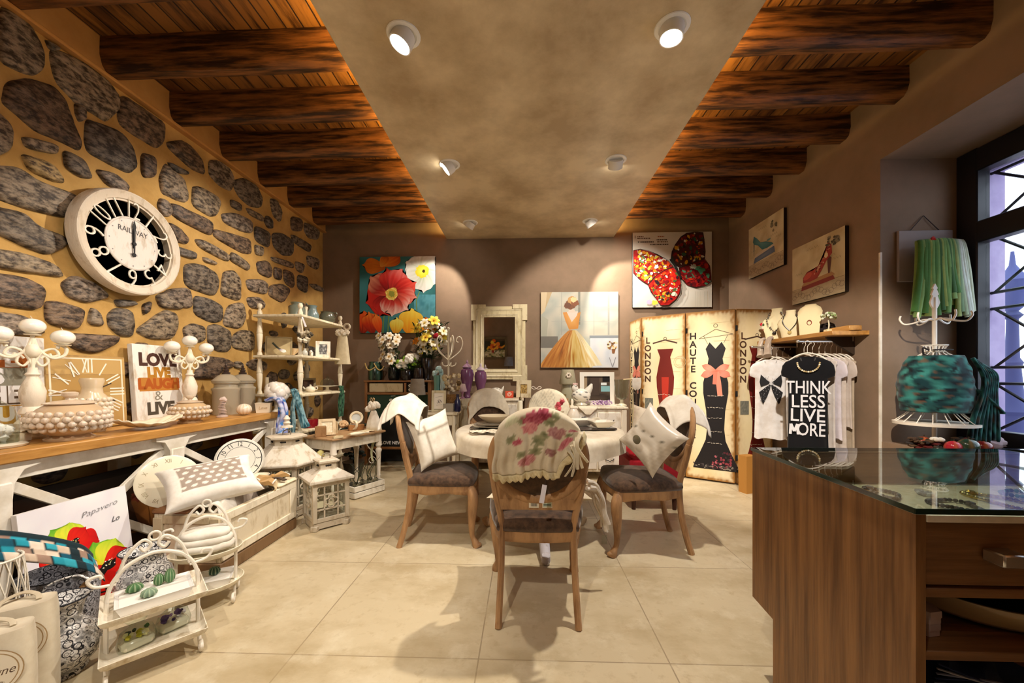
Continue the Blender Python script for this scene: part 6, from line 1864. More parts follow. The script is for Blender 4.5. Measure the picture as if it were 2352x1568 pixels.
arrangement('mixed_arrangement', 'tall bouquet of yellow and white flowers in a dark urn on the cabinet', aY(980, 860, 5.10).x, 5.10, ZC_, ([(0, 0), (.06, 0), (.05, .03), (.075, .12), (.085, .26), (.075, .30), (.068, .30), (.07, .26), (0, .2)], '#1a0e0c'), [(16, .09, '#f0e058', '#d89818', 'lily'), (12, .085, '#f4eedc', '#e2d490', 'lily'), (7, .07, '#e89424', '#c86414', 'lily'), (3, .045, '#a81428', '#7c0c1c', 'ball'), (5, .035, '#f2f0ea', '#d8d4c0', 'ball')], (140, ['#24401c', '#1a2c16', '#3c5c28', '#30401e']), 23, .25, .34, .80, .06)
m = MB(); m.lathe([(0, 0), (.055, 0), (.07, .08), (.06, .16), (.05, .16), (0, .13)], 22, col=S('#201210')); one('dark_vase', m, 'ceramic', 'short dark vase between the flower pots on the cabinet', 'vase', (aY(950, 860, 5.0).x + .06, 5.02, ZC_))

t = thing('slim_lamp', 'slim grey shaded lamp in front of the lattice panel of the cabinet', 'lamp', (aY(959, 900, 4.80).x, 4.80, 0))
m = MB(); m.lathe([(0, 0), (.08, 0), (.08, .012), (.012, .03), (.012, .80), (.03, .84), (.014, .90), (0, .90)], 16, col=S('#d0c8b4')); m.build('lamp_base', 'ceramic', t)
m = MB(); m.lathe([(.10, .955), (.08, 1.155)], 24, col=S('#8e8478')); m.build('lamp_shade', 'fabric', t, solid=.003)
m = MB(); m.tube([(0, 0, .88), (0, 0, 1.0)], .006, 6, col=S('#d0c8b4')); m.build('stem', 'ceramic', t)

# ================= white metal coat tree and things around it
t = thing('coat_tree', 'white metal coat tree with curled arms in front of the back wall', 'coat stand', (aY(1030, 860, 4.93).x, 4.93, 0))
m = MB(); m.lathe([(0, 0), (.14, 0), (.13, .015), (.02, .03), (.016, .05), (.013, 1.78), (.018, 1.79), (.018, 1.82), (0, 1.83)], 14); m.build('pole', 'cream_metal', t)
for k in range(5):
    m = MB(); T = MX.Rotation(k * 2 * PI / 5 + .25, 4, 'Z')
    m.tube(bez([(0, 0, 1.40), (.06, 0, 1.44), (.15, 0, 1.52), (.185, 0, 1.62), (.16, 0, 1.70), (.12, 0, 1.70), (.105, 0, 1.65), (.13, 0, 1.635)], 6), .007, 8, T=T); m.build('arm', 'cream_metal', t)
    m = MB(); m.tube(bez([(0, 0, 1.34), (.04, 0, 1.32), (.085, 0, 1.335), (.10, 0, 1.37)], 5), .006, 6, T=T); m.build('hook', 'cream_metal', t)
t = thing('console_table', 'small white console table beside the left dining chair', 'table', (aY(1010, 900, 4.42).x, 4.42, 0))
m = MB(); m.box((0, 0, .765), (.46, .30, .03), .005, col=S('#e2d6bc')); m.build('tabletop', 'distressed', t)
m = MB(); m.box((0, 0, .69), (.40, .25, .12), .003, col=S('#ddd0b6')); m.build('apron', 'distressed', t)
for sx in (-1, 1):
    for sy in (-1, 1):
        m = MB(); m.lathe([(.014, 0), (.02, .1), (.026, .5), (.02, .62), (.026, .75)], 12, Tm((sx * .185, sy * .11, 0)), col=S('#e2d6bc')); m.build('leg', 'distressed', t)
zc = .781
P_ = Pic(); P_.rect(-.06, .03, .06, .22, '#efe8da'); P_.text('Sb', .0, .115, .06, '#3a3634', shear=.4); P_.line([(-.04, .165), (.04, .18)], .003, '#4a4644'); P_.line([(-.03, .075), (.04, .08)], .003, '#4a4644')
pframe('framed_script', 'white frame with black script on the small console table', .165, .245, .026, .02, (aY(1008, 900, 4.36).x, 4.36, zc), 0, .08, '#d6cba8', None, pic=P_)
m = MB(); m.loft([[(sx * .06 * r, sy * .045 * r, z) for sx, sy in ((-1, -1), (1, -1), (1, 1), (-1, 1))] for r, z in ((.88, 0), (1, .095), (.92, .095), (.85, .02))], col=S('#a09686')); one('stone_pot', m, 'matte', 'square grey stone pot at the right of the small console table', 'pot', (aY(1031, 900, 4.35).x, 4.35, zc))
t = thing('teal_vase', 'tall teal glass vase with pale blue blooms behind the script frame', 'vase', (aY(1004, 900, 4.50).x, 4.50, zc))
m = MB(); m.lathe([(0, 0), (.045, 0), (.05, .01), (.042, .12), (.036, .30), (.045, .42), (.04, .42), (.03, .3), (0, .05)], 20, col=S('#5c8c80')); m.build('glass_body', 'ceramic', t)
m = MB()
for k in range(14): m.ball((R.uniform(-.04, .05), R.uniform(-.03, .03), .43 + R.uniform(0, .08)), .026, 8, 6, col=S(R.choice(['#b8d4d4', '#9cc0c4', '#d4e0dc'])), bumpy=.5)
for k in range(5): m.tube(bez([(.03, 0, .44), (.05 + .01 * k, -.02, .36), (.045 + .012 * k, -.03, .25 - .02 * k)], 5), .005, 5, col=S('#b8ccc8'))
m.build('blooms', 'matte', t)
t = thing('dried_roses', 'dried rose bouquet in a woven pot beside the teal vase', 'flowers', (aY(1036, 900, 4.52).x, 4.52, zc))
m = MB(); m.lathe([(0, 0), (.065, 0), (.08, .10), (.085, .19), (.075, .19), (0, .15)], 20, col=S('#c0a882')); m.build('woven_pot', 'wicker', t)
m = MB()
for k in range(40): m.ball((R.uniform(-.10, .11), R.uniform(-.06, .05), .24 + R.uniform(0, .20)), R.uniform(.016, .03), 8, 6, col=S(R.choice(['#e8dcc0', '#d6c49c', '#b89c70', '#efe6d0', '#6a5434'])), bumpy=.8)
m.build('rose_heads', 'matte', t)
m = MB(); m.lathe([(0, 0), (.035, 0), (.04, .02), (.038, .12), (.02, .15), (.016, .19), (.02, .2), (0, .2)], 18, col=S('#1e2048')); one('blue_bottle', m, 'ceramic', 'dark blue bottle beside the woven rose pot', 'bottle', (aY(1051, 900, 4.40).x, 4.40, zc))

# ================= left dresser at the back wall
def dresser(label, x0, x1, y0, y1, H, rows, cols, c):
    t = thing('dresser', label, 'dresser', ((x0 + x1) / 2, (y0 + y1) / 2, 0)); cx, cy = (x0 + x1) / 2, (y0 + y1) / 2; w_, d_ = x1 - x0, y1 - y0
    m = MB(); m.box((0, 0, H - .0125), (w_ + .04, d_ + .03, .025), .006, col=S(c)); m.build('dresser_top', 'distressed', t)
    m = MB(); m.box((0, 0, (H - .025 + .10) / 2), (w_, d_, H - .125), .004, col=S(c))
    for sx in (-1, 1):
        m.box((sx * (w_ / 2 - .025), -d_ / 2 - .004, H / 2 + .03), (.05, .014, H - .12), .003, col=S(c))
    m.build('carcass', 'distressed', t)
    for sx in (-1, 1):
        for sy in (-1, 1):
            m = MB(); m.lathe([(.018, 0), (.028, .05), (.03, .10)], 12, Tm((sx * (w_ / 2 - .05), sy * (d_ / 2 - .05), 0)), col=S(c)); m.build('foot', 'distressed', t)
    dh, dw = (H - .18) / rows, (w_ - .12) / cols
    for i in range(rows):
        for j in range(cols):
            x = -w_ / 2 + .06 + dw * (j + .5); z = H - .055 - dh * (i + .5)
            m = MB(); m.box((x, -d_ / 2 - .006, z), (dw - .014, .02, dh - .016), .005, col=mixc(S(c), WHITE, .25)); d = m.build('drawer', 'distressed', t)
            m = MB(); m.tube(bez([(x - .05, -d_ / 2 - .018, z + .02), (x - .035, -d_ / 2 - .03, z + .004), (x - .015, -d_ / 2 - .036, z + .002), (x, -d_ / 2 - .034, z - .014), (x + .015, -d_ / 2 - .036, z + .002), (x + .035, -d_ / 2 - .03, z + .004), (x + .05, -d_ / 2 - .018, z + .02)], 4), [.004, .006, .004], 6, col=S('#1c1816')); m.build('bow_handle', 'matte', d)
    return t


D1 = (aY(1046, 900, 4.78).x, -.03, 4.78, 5.24, .90)
dresser('whitewashed dresser with dark bow handles below the wall mirror', *D1, 3, 1, '#d8ccb6')
D2 = (.50, 1.16, 4.36, 4.84, .84)
dresser('white dresser with bow handles below the gown painting', *D2, 3, 2, '#e4dac6')
zd = .901


def urn(label, px, Y, s_, lc):
    t = thing('lidded_urn', label, 'urn', (aY(px, 880, Y).x, Y, zd), 0, 'purple lidded urns on the left dresser')
    m = MB(); m.lathe([(0, 0), (.05, 0), (.055, .012), (.04, .03), (.038, .06), (.055, .14), (.08, .24), (.088, .30), (.075, .36), (.052, .375), (.052, .385), (0, .385)], 28, Tm(sca=s_), col=S('#6e4266')); m.build('body', 'ceramic', t)
    m = MB(); m.lathe([(.062, .386), (.064, .396), (.05, .41), (.03, .43), (.012, .44), (.016, .455), (.012, .47), (.004, .485), (0, .49)], 24, Tm(sca=s_), col=S(lc)); m.build('lid', 'ceramic', t)


urn('purple lidded urn, the left one of the pair before the mirror', 1073, 5.02, 1.04, '#a07c98')
urn('purple lidded urn with white topped lid, the right one before the mirror', 1104, 5.0, .95, '#cdbccc')
t = thing('pink_candle_lamp', 'small pink lamp with fringed shade at the left end of the dresser', 'lamp', (aY(1062, 880, 4.9).x, 4.9, zd))
m = MB(); m.lathe([(0, 0), (.035, 0), (.03, .01), (.01, .03), (.012, .06), (.03, .09), (0, .09)], 16, col=S('#b88aa8')); m.build('lamp_base', 'ceramic', t)
m = MB(); m.lathe([(.058, .09), (.06, .10), (.036, .19), (.034, .19)], 20, colfn=lambda a, k: mixc(S('#c8a0c0'), S('#e8dccc'), k)); m.build('lamp_shade', 'fabric', t, solid=.003)
m = MB()


def dishp(u, v):
    a = 2 * PI * u; return (.13 * v * math.cos(a) * (1 + .05 * math.sin(a * 8)), .07 * v * math.sin(a) * (1 + .05 * math.sin(a * 8)), .006 + .04 * v ** 2 + .006 * math.sin(a * 8) * v)


m.grid(48, 8, dishp, col=S('#eee4d0')); one('wavy_dish', m, 'ceramic', 'cream wavy-edged dish on the left dresser', 'dish', (aY(1122, 915, 4.86).x, 4.86, zd + .002), solid=.006)
t = thing('patterned_teapot', 'black and white patterned hen-shaped teapot on the left dresser', 'teapot', (aY(1140, 905, 5.02).x, 5.02, zd))
sp = lambda a, th: S('#2a2a2c') if math.sin(a * 6) * math.sin(th * 8) > .35 else S('#e2ded2')
m = MB(); m.ball((0, 0, .075), (.085, .06, .065), 24, 16, colfn=sp); m.lathe([(0, 0), (.04, 0), (.045, .02), (.03, .03), (0, .03)], 16, col=S('#e2ded2')); m.tube([(.07, 0, .09), (.09, 0, .14), (.10, 0, .16)], [.02, .004], 8, col=S('#e2ded2')); m.build('body', 'ceramic', t)
m = MB(); m.box((0, 0, .045), (.11, .07, .09), .004, col=S('#d8583c')); m.tube(curl((0, -.036, .045), .03, 1.6, 0), .004, 6, col=S('#f0d8c8')); one('red_box', m, 'matte', 'small coral red box on the dresser below the mirror', 'box', (aY(1170, 905, 5.08).x, 5.08, zd))
P_ = Pic(); P_.cloudy(-.05, .05, .05, .19, ('#3c2c14', '#8a6c34', '#cfae68', '#4c3418'), 7, 16, 4)
pframe('framed_mosaic', 'mottled cream mosaic frame with a brown picture right of the mirror', .20, .235, .055, .02, (aY(1208, 905, 5.10).x - .03, 5.10, zd), math.radians(-10), .14, '#dccfae', None, pic=P_)
t = thing('fabric_flower', 'pale fabric flower on a cone of linen at the dresser corner', 'ornament', (aY(1072, 940, 4.66).x, 4.66, .46))
m = MB(); m.loft([[(r * math.cos(a), r * .6 * math.sin(a), z) for a in [2 * PI * i / 24 for i in range(24)]] for r, z in ((.13, -.459), (.10, 0), (.085, .12), (.05, .30), (.03, .36))], col=S('#cdc4ac')); m.build('linen_cone', 'fabric', t)
m = MB()
for k in range(12):
    a = k * 2.4; r = .01 + .05 * k / 12; m.ball((r * math.cos(a) * 1.2, -.02 + r * .4 * math.sin(a), .39 + r * math.sin(a) * .7), (.034, .022, .03), 8, 6, col=S('#d8d0ba'), bumpy=.5)
m.build('ruffled_flower', 'fabric', t)

# wall mirror with stepped corners
p0, p1 = aY(1083, 700, 5.27), aY(1211, 875, 5.27)
mw, mh = p1.x - p0.x, p0.z - p1.z
t = thing('wall_mirror', 'tall cream wall mirror in a stepped-corner frame', 'mirror', ((p0.x + p1.x) / 2, YB - .002, p1.z))
m = MB(); ib = .025
m.frame(mw - ib * 2, mh - ib * 2, .145, .04, Tm((0, 0, mh / 2)), col=S('#d6c9a2')); m.frame(mw - .13, mh - .13, .02, .052, Tm((0, 0, mh / 2)), col=S('#e6dbba')); m.frame(mw - .26, mh - .26, .02, .046, Tm((0, 0, mh / 2)), col=S('#e6dbba'))
for sx in (-1, 1):
    for sz in (0, 1):
        x, z = sx * mw / 2, sz * mh
        m.prism([(x, z), (x - sx * .2, z), (x - sx * .2, z + (.06 if sz == 0 else -.06)), (x - sx * .07, z + (.06 if sz == 0 else -.06)), (x - sx * .07, z + (.22 if sz == 0 else -.22)), (x, z + (.22 if sz == 0 else -.22))], 0, .058, Tm(rot=(PI / 2, 0, 0)), col=S('#dacda8'))
m.build('frame', 'distressed', t, sharp=20)
m = MB(); m.box((0, -.006, mh / 2), (mw - .30, .006, mh - .30)); m.build('mirror_glass', 'mirror', t)
# what the mirror looks at, on the wall behind the viewer
P_ = Pic(); P_.rect(-.33, .06, .33, .58, '#2c3020'); P_.rect(-.33, .06, .33, .30, '#c8c090')
for k in range(60): P_.ell(R.uniform(-.31, .31), R.uniform(.08, .28), R.uniform(.02, .05), R.uniform(.015, .04), R.choice(['#e8e4d0', '#d0c8a0', '#384828', '#8a9060']), jag=.3, n=9)
for k in range(22): P_.ell(R.gauss(0, .14), .42 + R.gauss(0, .06), R.uniform(.03, .09), R.uniform(.03, .07), R.choice(['#f08018', '#f8a828', '#e05c10', '#f0c838', '#a02018']), R.uniform(0, 3), jag=.2, n=10)
pframe('framed_flowers', 'small framed picture of orange flowers on the wall behind the viewer', .80, .72, .075, .04, (-.96, -1.58, 1.72), PI, 0, '#6a5c40', None, 'painting', mt='distressed', pic=P_)
t = thing('floor_lamp', 'grey shaded floor lamp on tripod legs seen in the mirror', 'lamp', (-.50, -1.38, 0))
m = MB(); m.lathe([(.15, 1.5), (.12, 1.78)], 24, col=S('#8a90a0')); m.build('lamp_shade', 'fabric', t, solid=.004)
for k in range(3):
    a = k * 2.1; m = MB(); m.tube([(.17 * math.cos(a), .17 * math.sin(a), 0), (.02 * math.cos(a), .02 * math.sin(a), 1.5)], .011, 8, col=S('#5a5450')); m.build('leg', 'matte', t)

# things on the right dresser
zr = .841
t = thing('grey_lamp', 'grey-green lamp with blossom trim on the right dresser', 'lamp', (aY(1304, 900, 4.74).x, 4.74, zr))
m = MB(); m.lathe([(0, 0), (.09, 0), (.095, .02), (.085, .16), (.07, .26), (0, .26)], 24, col=S('#a8a48c')); m.build('lamp_base', 'ceramic', t)
m = MB(); m.lathe([(.10, .25), (.105, .26), (.075, .43), (.07, .43)], 24, col=S('#b4ae94')); m.build('lamp_shade', 'fabric', t, solid=.003)
m = MB()
for k in range(6): a = k * PI / 3; m.ball((.022 * math.cos(a), -.098, .36 + .022 * math.sin(a)), (.015, .008, .015), 8, 6, col=S('#e2d6c6'))
m.build('blossom_trim', 'fabric', t)
t = thing('spotted_hen', 'speckled black and white ceramic hen on the right dresser', 'figurine', (aY(1335, 920, 4.55).x, 4.55, zr))
spk = lambda a, th: S('#3a3a38') if noise.noise(V((math.cos(a) * 9, math.sin(a) * 9, th * 6))) > .28 else S('#e9e5da')
m = MB(); m.ball((0, 0, .12), (.115, .085, .085), 28, 18, colfn=spk); m.ball((-.075, -.01, .20), (.04, .035, .05), 16, 10, colfn=spk); m.tube([(.07, 0, .16), (.11, 0, .22), (.125, 0, .26)], [.05, .012], 10, col=S('#e0dccf')); m.build('body', 'ceramic', t)
m = MB(); m.lathe([(0, 0), (.07, 0), (.075, .012), (.05, .045), (0, .05)], 20, col=S('#c8c2b0')); m.build('foot', 'ceramic', t)
m = MB()
for k in range(3): m.ball((-.09 + .018 * k, -.01, .255), (.012, .006, .016), 8, 6, col=S('#d8b4ac'))
m.build('comb', 'ceramic', t)
m = MB()
for k in range(110): m.ball((R.gauss(0, .06), R.uniform(-.03, .03), .012 + R.uniform(0, .05)), R.uniform(.005, .010), 6, 4, col=S(R.choice(['#b088c0', '#c8a4d0', '#9a70a8', '#dcc4dc'])), bumpy=.5)
tag(one('lavender', m, 'matte', 'heap of loose lavender blossom on the right dresser', 'lavender', (aY(1382, 925, 4.5).x, 4.5, zr + .004)), kind='stuff')
P_ = Pic(); fw, fh = .42, .40
P_.cloudy(-fw / 2, 0, fw / 2, fh, ('#5c4a3c', '#2c2420', '#7a6a58'), 3, 16, 9); P_.rect(-.16, .03, -.12, .36, '#a08a6c'); P_.rect(-.08, .12, .03, .37, '#4a3c34'); P_.rect(.05, .16, .17, .23, '#8cc0c8'); P_.rect(.07, .28, .16, .36, '#1c1818'); P_.rect(.05, .24, .12, .27, '#e4eef0')
t = pframe('framed_photograph', 'large white photo frame standing on the right dresser', fw, fh, .052, .03, (aY(1371, 920, 4.70).x, 4.70, zr), 0, .06, '#f2eee4', None, mt='ceramic', pic=P_)
t = thing('hurricane_vase', 'clear glass hurricane vase on a foot at the right end of the dresser', 'vase', (aY(1428, 920, 4.56).x, 4.56, zr))
m = MB(); m.lathe([(0, .002), (.06, .002), (.055, .012), (.02, .03), (.02, .07), (0, .07)], 24, col=S('#d8d0b8')); m.build('foot', 'ceramic', t)
m = MB(); m.lathe([(.03, .07), (.065, .09), (.08, .15), (.09, .31), (.086, .31), (.075, .15), (.06, .098), (.03, .078)], 28); m.build('glass_cup', 'clear_ware', t)
m = MB(); m.lathe([(0, 0), (.03, 0), (.008, .01), (.008, .06), (.035, .10), (.038, .13), (.034, .13), (.006, .065), (0, .07)], 18, col=S('#c8b888')); one('gold_goblet', m, 'gloss_metal', 'small gold goblet left of the grey lamp', 'goblet', (aY(1288, 905, 4.62).x + .03, 4.62, zr))
pframe('framed_miniature', 'tiny carved frame in front of the grey lamp', .06, .09, .014, .012, (aY(1296, 915, 4.47).x + .02, 4.47, zr), math.radians(15), .15, '#a8845c', ('#d8c8a4', '#8a6a44'))
m = MB(); m.lathe([(0, 0), (.022, 0), (.014, .02), (.02, .05), (.012, .08), (0, .09)], 14, col=S('#e6dcc8')); one('egg_cup', m, 'ceramic', 'slim cream candlestick beside the tiny carved frame', 'candlestick', (aY(1312, 920, 4.44).x + .01, 4.44, zr))
m = MB()
def dcl(u, v): return ((u - .5) * .16, -.03 - .23 + .25 * (1 - v) - .0, .004 + .003 * math.sin(u * 20) if v < .99 else .004)
m.grid(16, 12, lambda u, v: ((u - .5) * .22 * (1 - .85 * max(0, v - .55) / .45 if v > .55 else 1), -.12 - .012 * (1 if v > .5 else 0) + (.12 * (1 - v / .5) if v < .5 else 0), .003 if v < .5 else .003 - .12 * (v - .5) * 1.6), col=S('#ece2cc'))
one('doily', m, 'fabric', 'cream pointed doily hanging over the front edge of the right dresser', 'doily', (.72, 4.36 + .095, zr), solid=.002)
t = thing('wall_hook_cloth', 'white tea cloth on a wooden peg at the end of the right dresser', 'cloth', (aY(1462, 880, 4.62).x, 4.62, .0))
m = MB(); m.lathe([(0, 0), (.05, 0), (.05, .012), (.012, .02), (.012, 1.17), (0, 1.17)], 12, col=S('#4a3a30')); m.tube([(-.16, 0, 1.15), (.05, 0, 1.16)], .008, 6, col=S('#c8b088')); m.build('peg_stand', 'matte', t)
m = MB(); m.loft([[(x * r, y * r, z) for x, y in ((-.05, -.015), (0, -.022), (.05, -.015), (.05, .015), (0, .022), (-.05, .015))] for r, z in ((1, 1.172), (1.05, 1.12), (.9, 1.05), (.3, 1.02))], col=S('#f0ebe2')); m.build('tea_cloth', 'fabric', t)
# ================= canvases
def canvas(label, c0, c1, wallrot, pic, d=.035, edge='#2a1c14', group=None, cat='painting'):
    """c0 top-left, c1 bottom-right world corners on the front plane"""
    w = math.hypot(c1.x - c0.x, c1.y - c0.y); h = c0.z - c1.z
    mid = (c0 + c1) / 2; n = V((0, 1, 0)) if wallrot == 0 else V((1, 0, 0))
    t = thing('canvas_painting', label, cat, (mid.x + n.x * d / 2, mid.y + n.y * d / 2, c1.z), wallrot, group)
    m = MB(); m.box((0, 0, h / 2), (w, d, h), .003, col=S(edge)); m.build('stretched_canvas', 'matte', t)
    pic.v = [V((p.x * w, p.y, p.z * h)) for p in pic.v]; pic.c = [tuple(x * .82 for x in c_[:3]) + (1.,) for c_ in pic.c]
    pic.build('painted_picture', 'paint', t, loc=(0, -d / 2 - .0006, 0))
    return t


def U(ox, oz, sx, sz):  # zoom-pixel coordinates of a study to the unit square (x centred)
    return lambda x, y: ((x - ox) / sx - .5, 1 - (y - oz) / sz)


CL_ = (-.5, 0, .5, 1)
# poppies
P_ = Pic(clip=CL_); q = U(120, 160, 920, 900)
P_.cloudy(-.5, 0, .5, 1, ('#1c4a4c', '#2f6f70', '#3f8288', '#2a5c50'), 4, 30, 1)
P_.cloudy(.22, .12, .5, .5, ('#3a8090', '#5aa0b0', '#3a7c84'), 6, 14, 2)
def pt(x, y, a, l, w_, *c): X, Z = q(x, y); P_.petal(X, Z, math.radians(a), l / 920, w_ / 920, *c)
pt(430, 290, 172, 280, 95, '#c8601c', '#e88420', '#e0701a'); pt(400, 260, 30, 260, 90, '#e88a28', '#e06c18', '#a8420e'); pt(380, 280, 60, 160, 60, '#f0a848', '#e47c1c', '#b85010')
for a, l in ((150, 230), (100, 220), (50, 240), (10, 200), (-40, 240), (-85, 260), (-130, 260), (195, 220)): pt(880, 335, a, l, 120, '#a8b890', '#d8d8cc', '#f0eeea')
X, Z = q(880, 335); P_.ell(X, Z, .085, .085, '#f0cc28', jag=.12, c2='#f8e458'); P_.ell(X + .02, Z, .02, .02, '#403010', jag=.3)
P_.line([q(850, 570), q(810, 680), q(815, 790)], .012, '#7c9448')
for x in (410, 470): P_.line([q(x + 10, 840), q(x, 950), q(x - 5, 1060)], .016, '#6c8c48')
pt(160, 1060, 85, 270, 130, '#7c1008', '#d84010', '#e86420'); pt(280, 1060, 100, 260, 110, '#8c1808', '#c83008', '#f08028'); pt(370, 1060, 105, 240, 60, '#c83808', '#e85810', '#f09038')
pt(930, 1060, 90, 190, 130, '#f0a020', '#f08818', '#e87010'); pt(720, 1080, 82, 320, 150, '#f09010', '#f4b828', '#f8d850'); pt(560, 1080, 85, 210, 85, '#e88c18', '#f0d040', '#f8e870'); pt(740, 1060, 0, 180, 60, '#f8c838', '#f4a820', '#f09818')
for a, l, w_, c in ((200, 330, 190, ('#3c0606', '#b01814', '#d03020')), (240, 300, 150, ('#380606', '#9c1414', '#c82820')), (142, 340, 140, ('#d0503c', '#8c1010', '#d88868')), (100, 320, 120, ('#5c0808', '#a01010', '#d04030')), (68, 330, 130, ('#4c0808', '#c82c28', '#e4746c')), (24, 330, 120, ('#6c0c0c', '#c82420', '#e85444')), (-8, 310, 110, ('#7c1010', '#cc2c24', '#ec9484')), (-45, 280, 130, ('#8c1814', '#e05848', '#f4c8bc')), (-88, 270, 140, ('#500808', '#c83c2c', '#f8dccc')), (-112, 240, 90, ('#6c0c0c', '#c03028', '#f0c0b0'))): pt(510, 600, a, l, w_, *c)
X, Z = q(512, 600); P_.ell(X, Z, .082, .08, '#d8b048', jag=.16); P_.ell(X, Z, .04, .04, '#8c8c38', jag=.2)
for k in range(30): a = R.uniform(0, 6.3); P_.ell(X + .07 * math.cos(a), Z + .07 * math.sin(a), .008, .008, '#f0dc80', n=6)
canvas('large square canvas of a red poppy on teal, hung left on the back wall', aY(826, 590, 5.265), aY(1000, 764, 5.265), 0, P_)
# gown
P_ = Pic(clip=CL_); q = U(150, 130, 1220, 1180)
P_.cloudy(-.5, 0, .5, 1, ('#b8b4a4', '#cfcaba', '#aeb4ac', '#d8d2c2'), 5, 26, 3)
for x0, x1, c in ((150, 330, '#c4ac84'), (160, 250, '#d8c4a0')): P_.poly([q(x0, 130), q(x1, 130), q(x0 + 60, 420), q(x0, 480)], c)
P_.poly([q(150, 480), q(270, 560), q(240, 860), q(150, 900)], '#b4b4a4'); P_.rect(*q(740, 640), *q(775, 130), '#8c8c80')
for x in (480, 990, 1220): P_.line([q(x, 130), q(x, 800)], .008 if x != 1220 else .022, '#a8a8a0')
for z in (360, 585): P_.line([q(320, z), q(1340, z + 10)], .005, '#b4b4ac')
P_.rect(*q(920, 860), *q(1370, 810), '#8c949c'); P_.cloudy(*q(930, 1310), *q(1370, 850), ('#c4ccd8', '#d8dce2', '#e4e2de'), 4, 14, 4); P_.rect(*q(150, 1000), *q(420, 820), '#7c7870')
def skf(u, v):
    bx = 110 + u * 1010; x = 655 + (u - .5) * 110 * (1 - v) + (bx - 655) * v ** .85; y = 725 + (585 - 60 * abs(u - .45) * (u > .85)) * v
    return P_.P(*q(max(152, x), min(1308, y)))


def skc(u, v):
    n = noise.noise(V((u * 26, v * 2.2, 3))) + .5 * noise.noise(V((u * 60, v * 5, 9)))
    a_ = mixc(S('#a85a1c'), S('#e0a04c'), .5 + .7 * n); b_ = mixc(S('#d0a034'), S('#f0dc98'), .5 + .7 * n); c_ = mixc(S('#e0cc90'), S('#f0ead4'), .5 + .7 * n)
    t_ = u + .12 * n; c = mixc(a_, b_, smooth(.38, .56, t_)); c = mixc(c, c_, smooth(.70, .95, t_))
    return mixc(c, S('#5c2c14'), .7 * smooth(.035, .0, abs(u - .27 + .03 * n)) * smooth(.95, .5, v))


P_.k += 1; P_.grid(110, 30, skf, skc)
P_.poly([q(500, 450), q(560, 440), q(640, 560), q(700, 470), q(780, 440), q(760, 560), q(740, 700), q(600, 720), q(540, 580)], '#d8903c', '#e8b060'); P_.poly([q(560, 440), q(740, 430), q(720, 500), q(640, 600)], '#e8d8cc'); P_.poly([q(600, 400), q(680, 400), q(700, 450), q(580, 450)], '#e4d0c0')
for x, y, r, c in ((610, 330, .07, '#7c4824'), (650, 260, .06, '#c89858'), (690, 300, .05, '#8c5028'), (670, 250, .04, '#e8d098'), (580, 340, .04, '#6c3c20')): P_.ell(*q(x, y), r, r * .9, c, jag=.15)
for k in range(24): P_.ell(*q(1270 + R.uniform(-70, 70), 960 + R.uniform(-50, 60)), .015, .012, R.choice(['#d8b478', '#8c6438', '#e8d8b0', '#5c4028']), jag=.3, n=8)
P_.poly([q(1265, 1020), q(1330, 1020), q(1310, 1090), q(1275, 1090)], '#8c5c38')
for x in (1230, 1330): P_.line([q(x, 1150), q(1280, 1300)], .008, '#8c8c94')
canvas('square canvas of a woman in a golden ball gown seen from behind', aY(1242, 671, 5.265), aY(1420, 844, 5.265), 0, P_, edge='#3c2a1c')
# butterfly
P_ = Pic(clip=CL_); q = U(180, 160, 1350, 1290)
P_.cloudy(-.5, 0, .5, 1, ('#d2c8b4', '#dcd6c8', '#e6e2d8', '#d6d2c6'), 3, 20, 6)
for k in range(9): P_.line([q(1250 + k * 30, 1180), q(1252 + k * 30, 1440)], .006, R.choice(['#c8b89c', '#d8d0c0', '#c4c0b0']))
for y, x0, x1, c in ((232, 260, 370, '#7c5c40'), (262, 260, 480, '#6c5038'), (235, 610, 720, '#a85c30'), (325, 310, 540, '#3c3430'), (290, 590, 770, '#5c4c3c'), (325, 600, 780, '#7c6850'), (370, 480, 790, '#4c4034')):
    x = x0
    while x < x1: l = R.uniform(12, 34); P_.rect(*q(x, y + 10), *q(min(x1, x + l), y - 10), c); x += l + 7
P_.poly([q(215, 215), q(225, 215), q(225, 262), q(215, 262)], '#6c5038'); P_.poly([q(265, 320), q(295, 310), q(285, 345)], '#4a4838')
W = {'ur': [(830, 620), (850, 500), (900, 380), (1000, 250), (1100, 185), (1250, 165), (1370, 180), (1400, 330), (1415, 500), (1400, 620), (1250, 700), (1100, 740), (950, 760)],
     'lr': [(960, 780), (1100, 740), (1400, 630), (1480, 750), (1505, 900), (1510, 1020), (1400, 1095), (1250, 1120), (1100, 1080), (1000, 960)],
     'ul': [(182, 480), (300, 460), (450, 490), (600, 560), (780, 660), (860, 760), (700, 830), (550, 930), (430, 1060), (300, 980), (182, 870)],
     'll': [(860, 780), (950, 880), (985, 1050), (970, 1200), (900, 1320), (780, 1420), (640, 1430), (580, 1330), (480, 1200), (430, 1080), (560, 920), (720, 820)]}
pal = {'ur': ['#3c3c28', '#5a1410', '#8c1410', '#c8481c', '#d8a020', '#2c5c40', '#e0d8b8', '#240c10', '#7c1818'], 'lr': ['#8c0c10', '#6c080c', '#b41410', '#3c0c18', '#c83010', '#4c8c68', '#580810', '#a01018'],
       'ul': ['#d8b418', '#f0ece0', '#b41010', '#e08c18', '#c82010', '#e8d040', '#f4f0e4', '#8c0c14', '#e84c18', '#5c7c4c'], 'll': ['#c81410', '#e83010', '#b40c0c', '#f05818', '#f4ecd8', '#e8b030', '#8c0c18', '#4c6c38', '#d82010', '#300c20']}


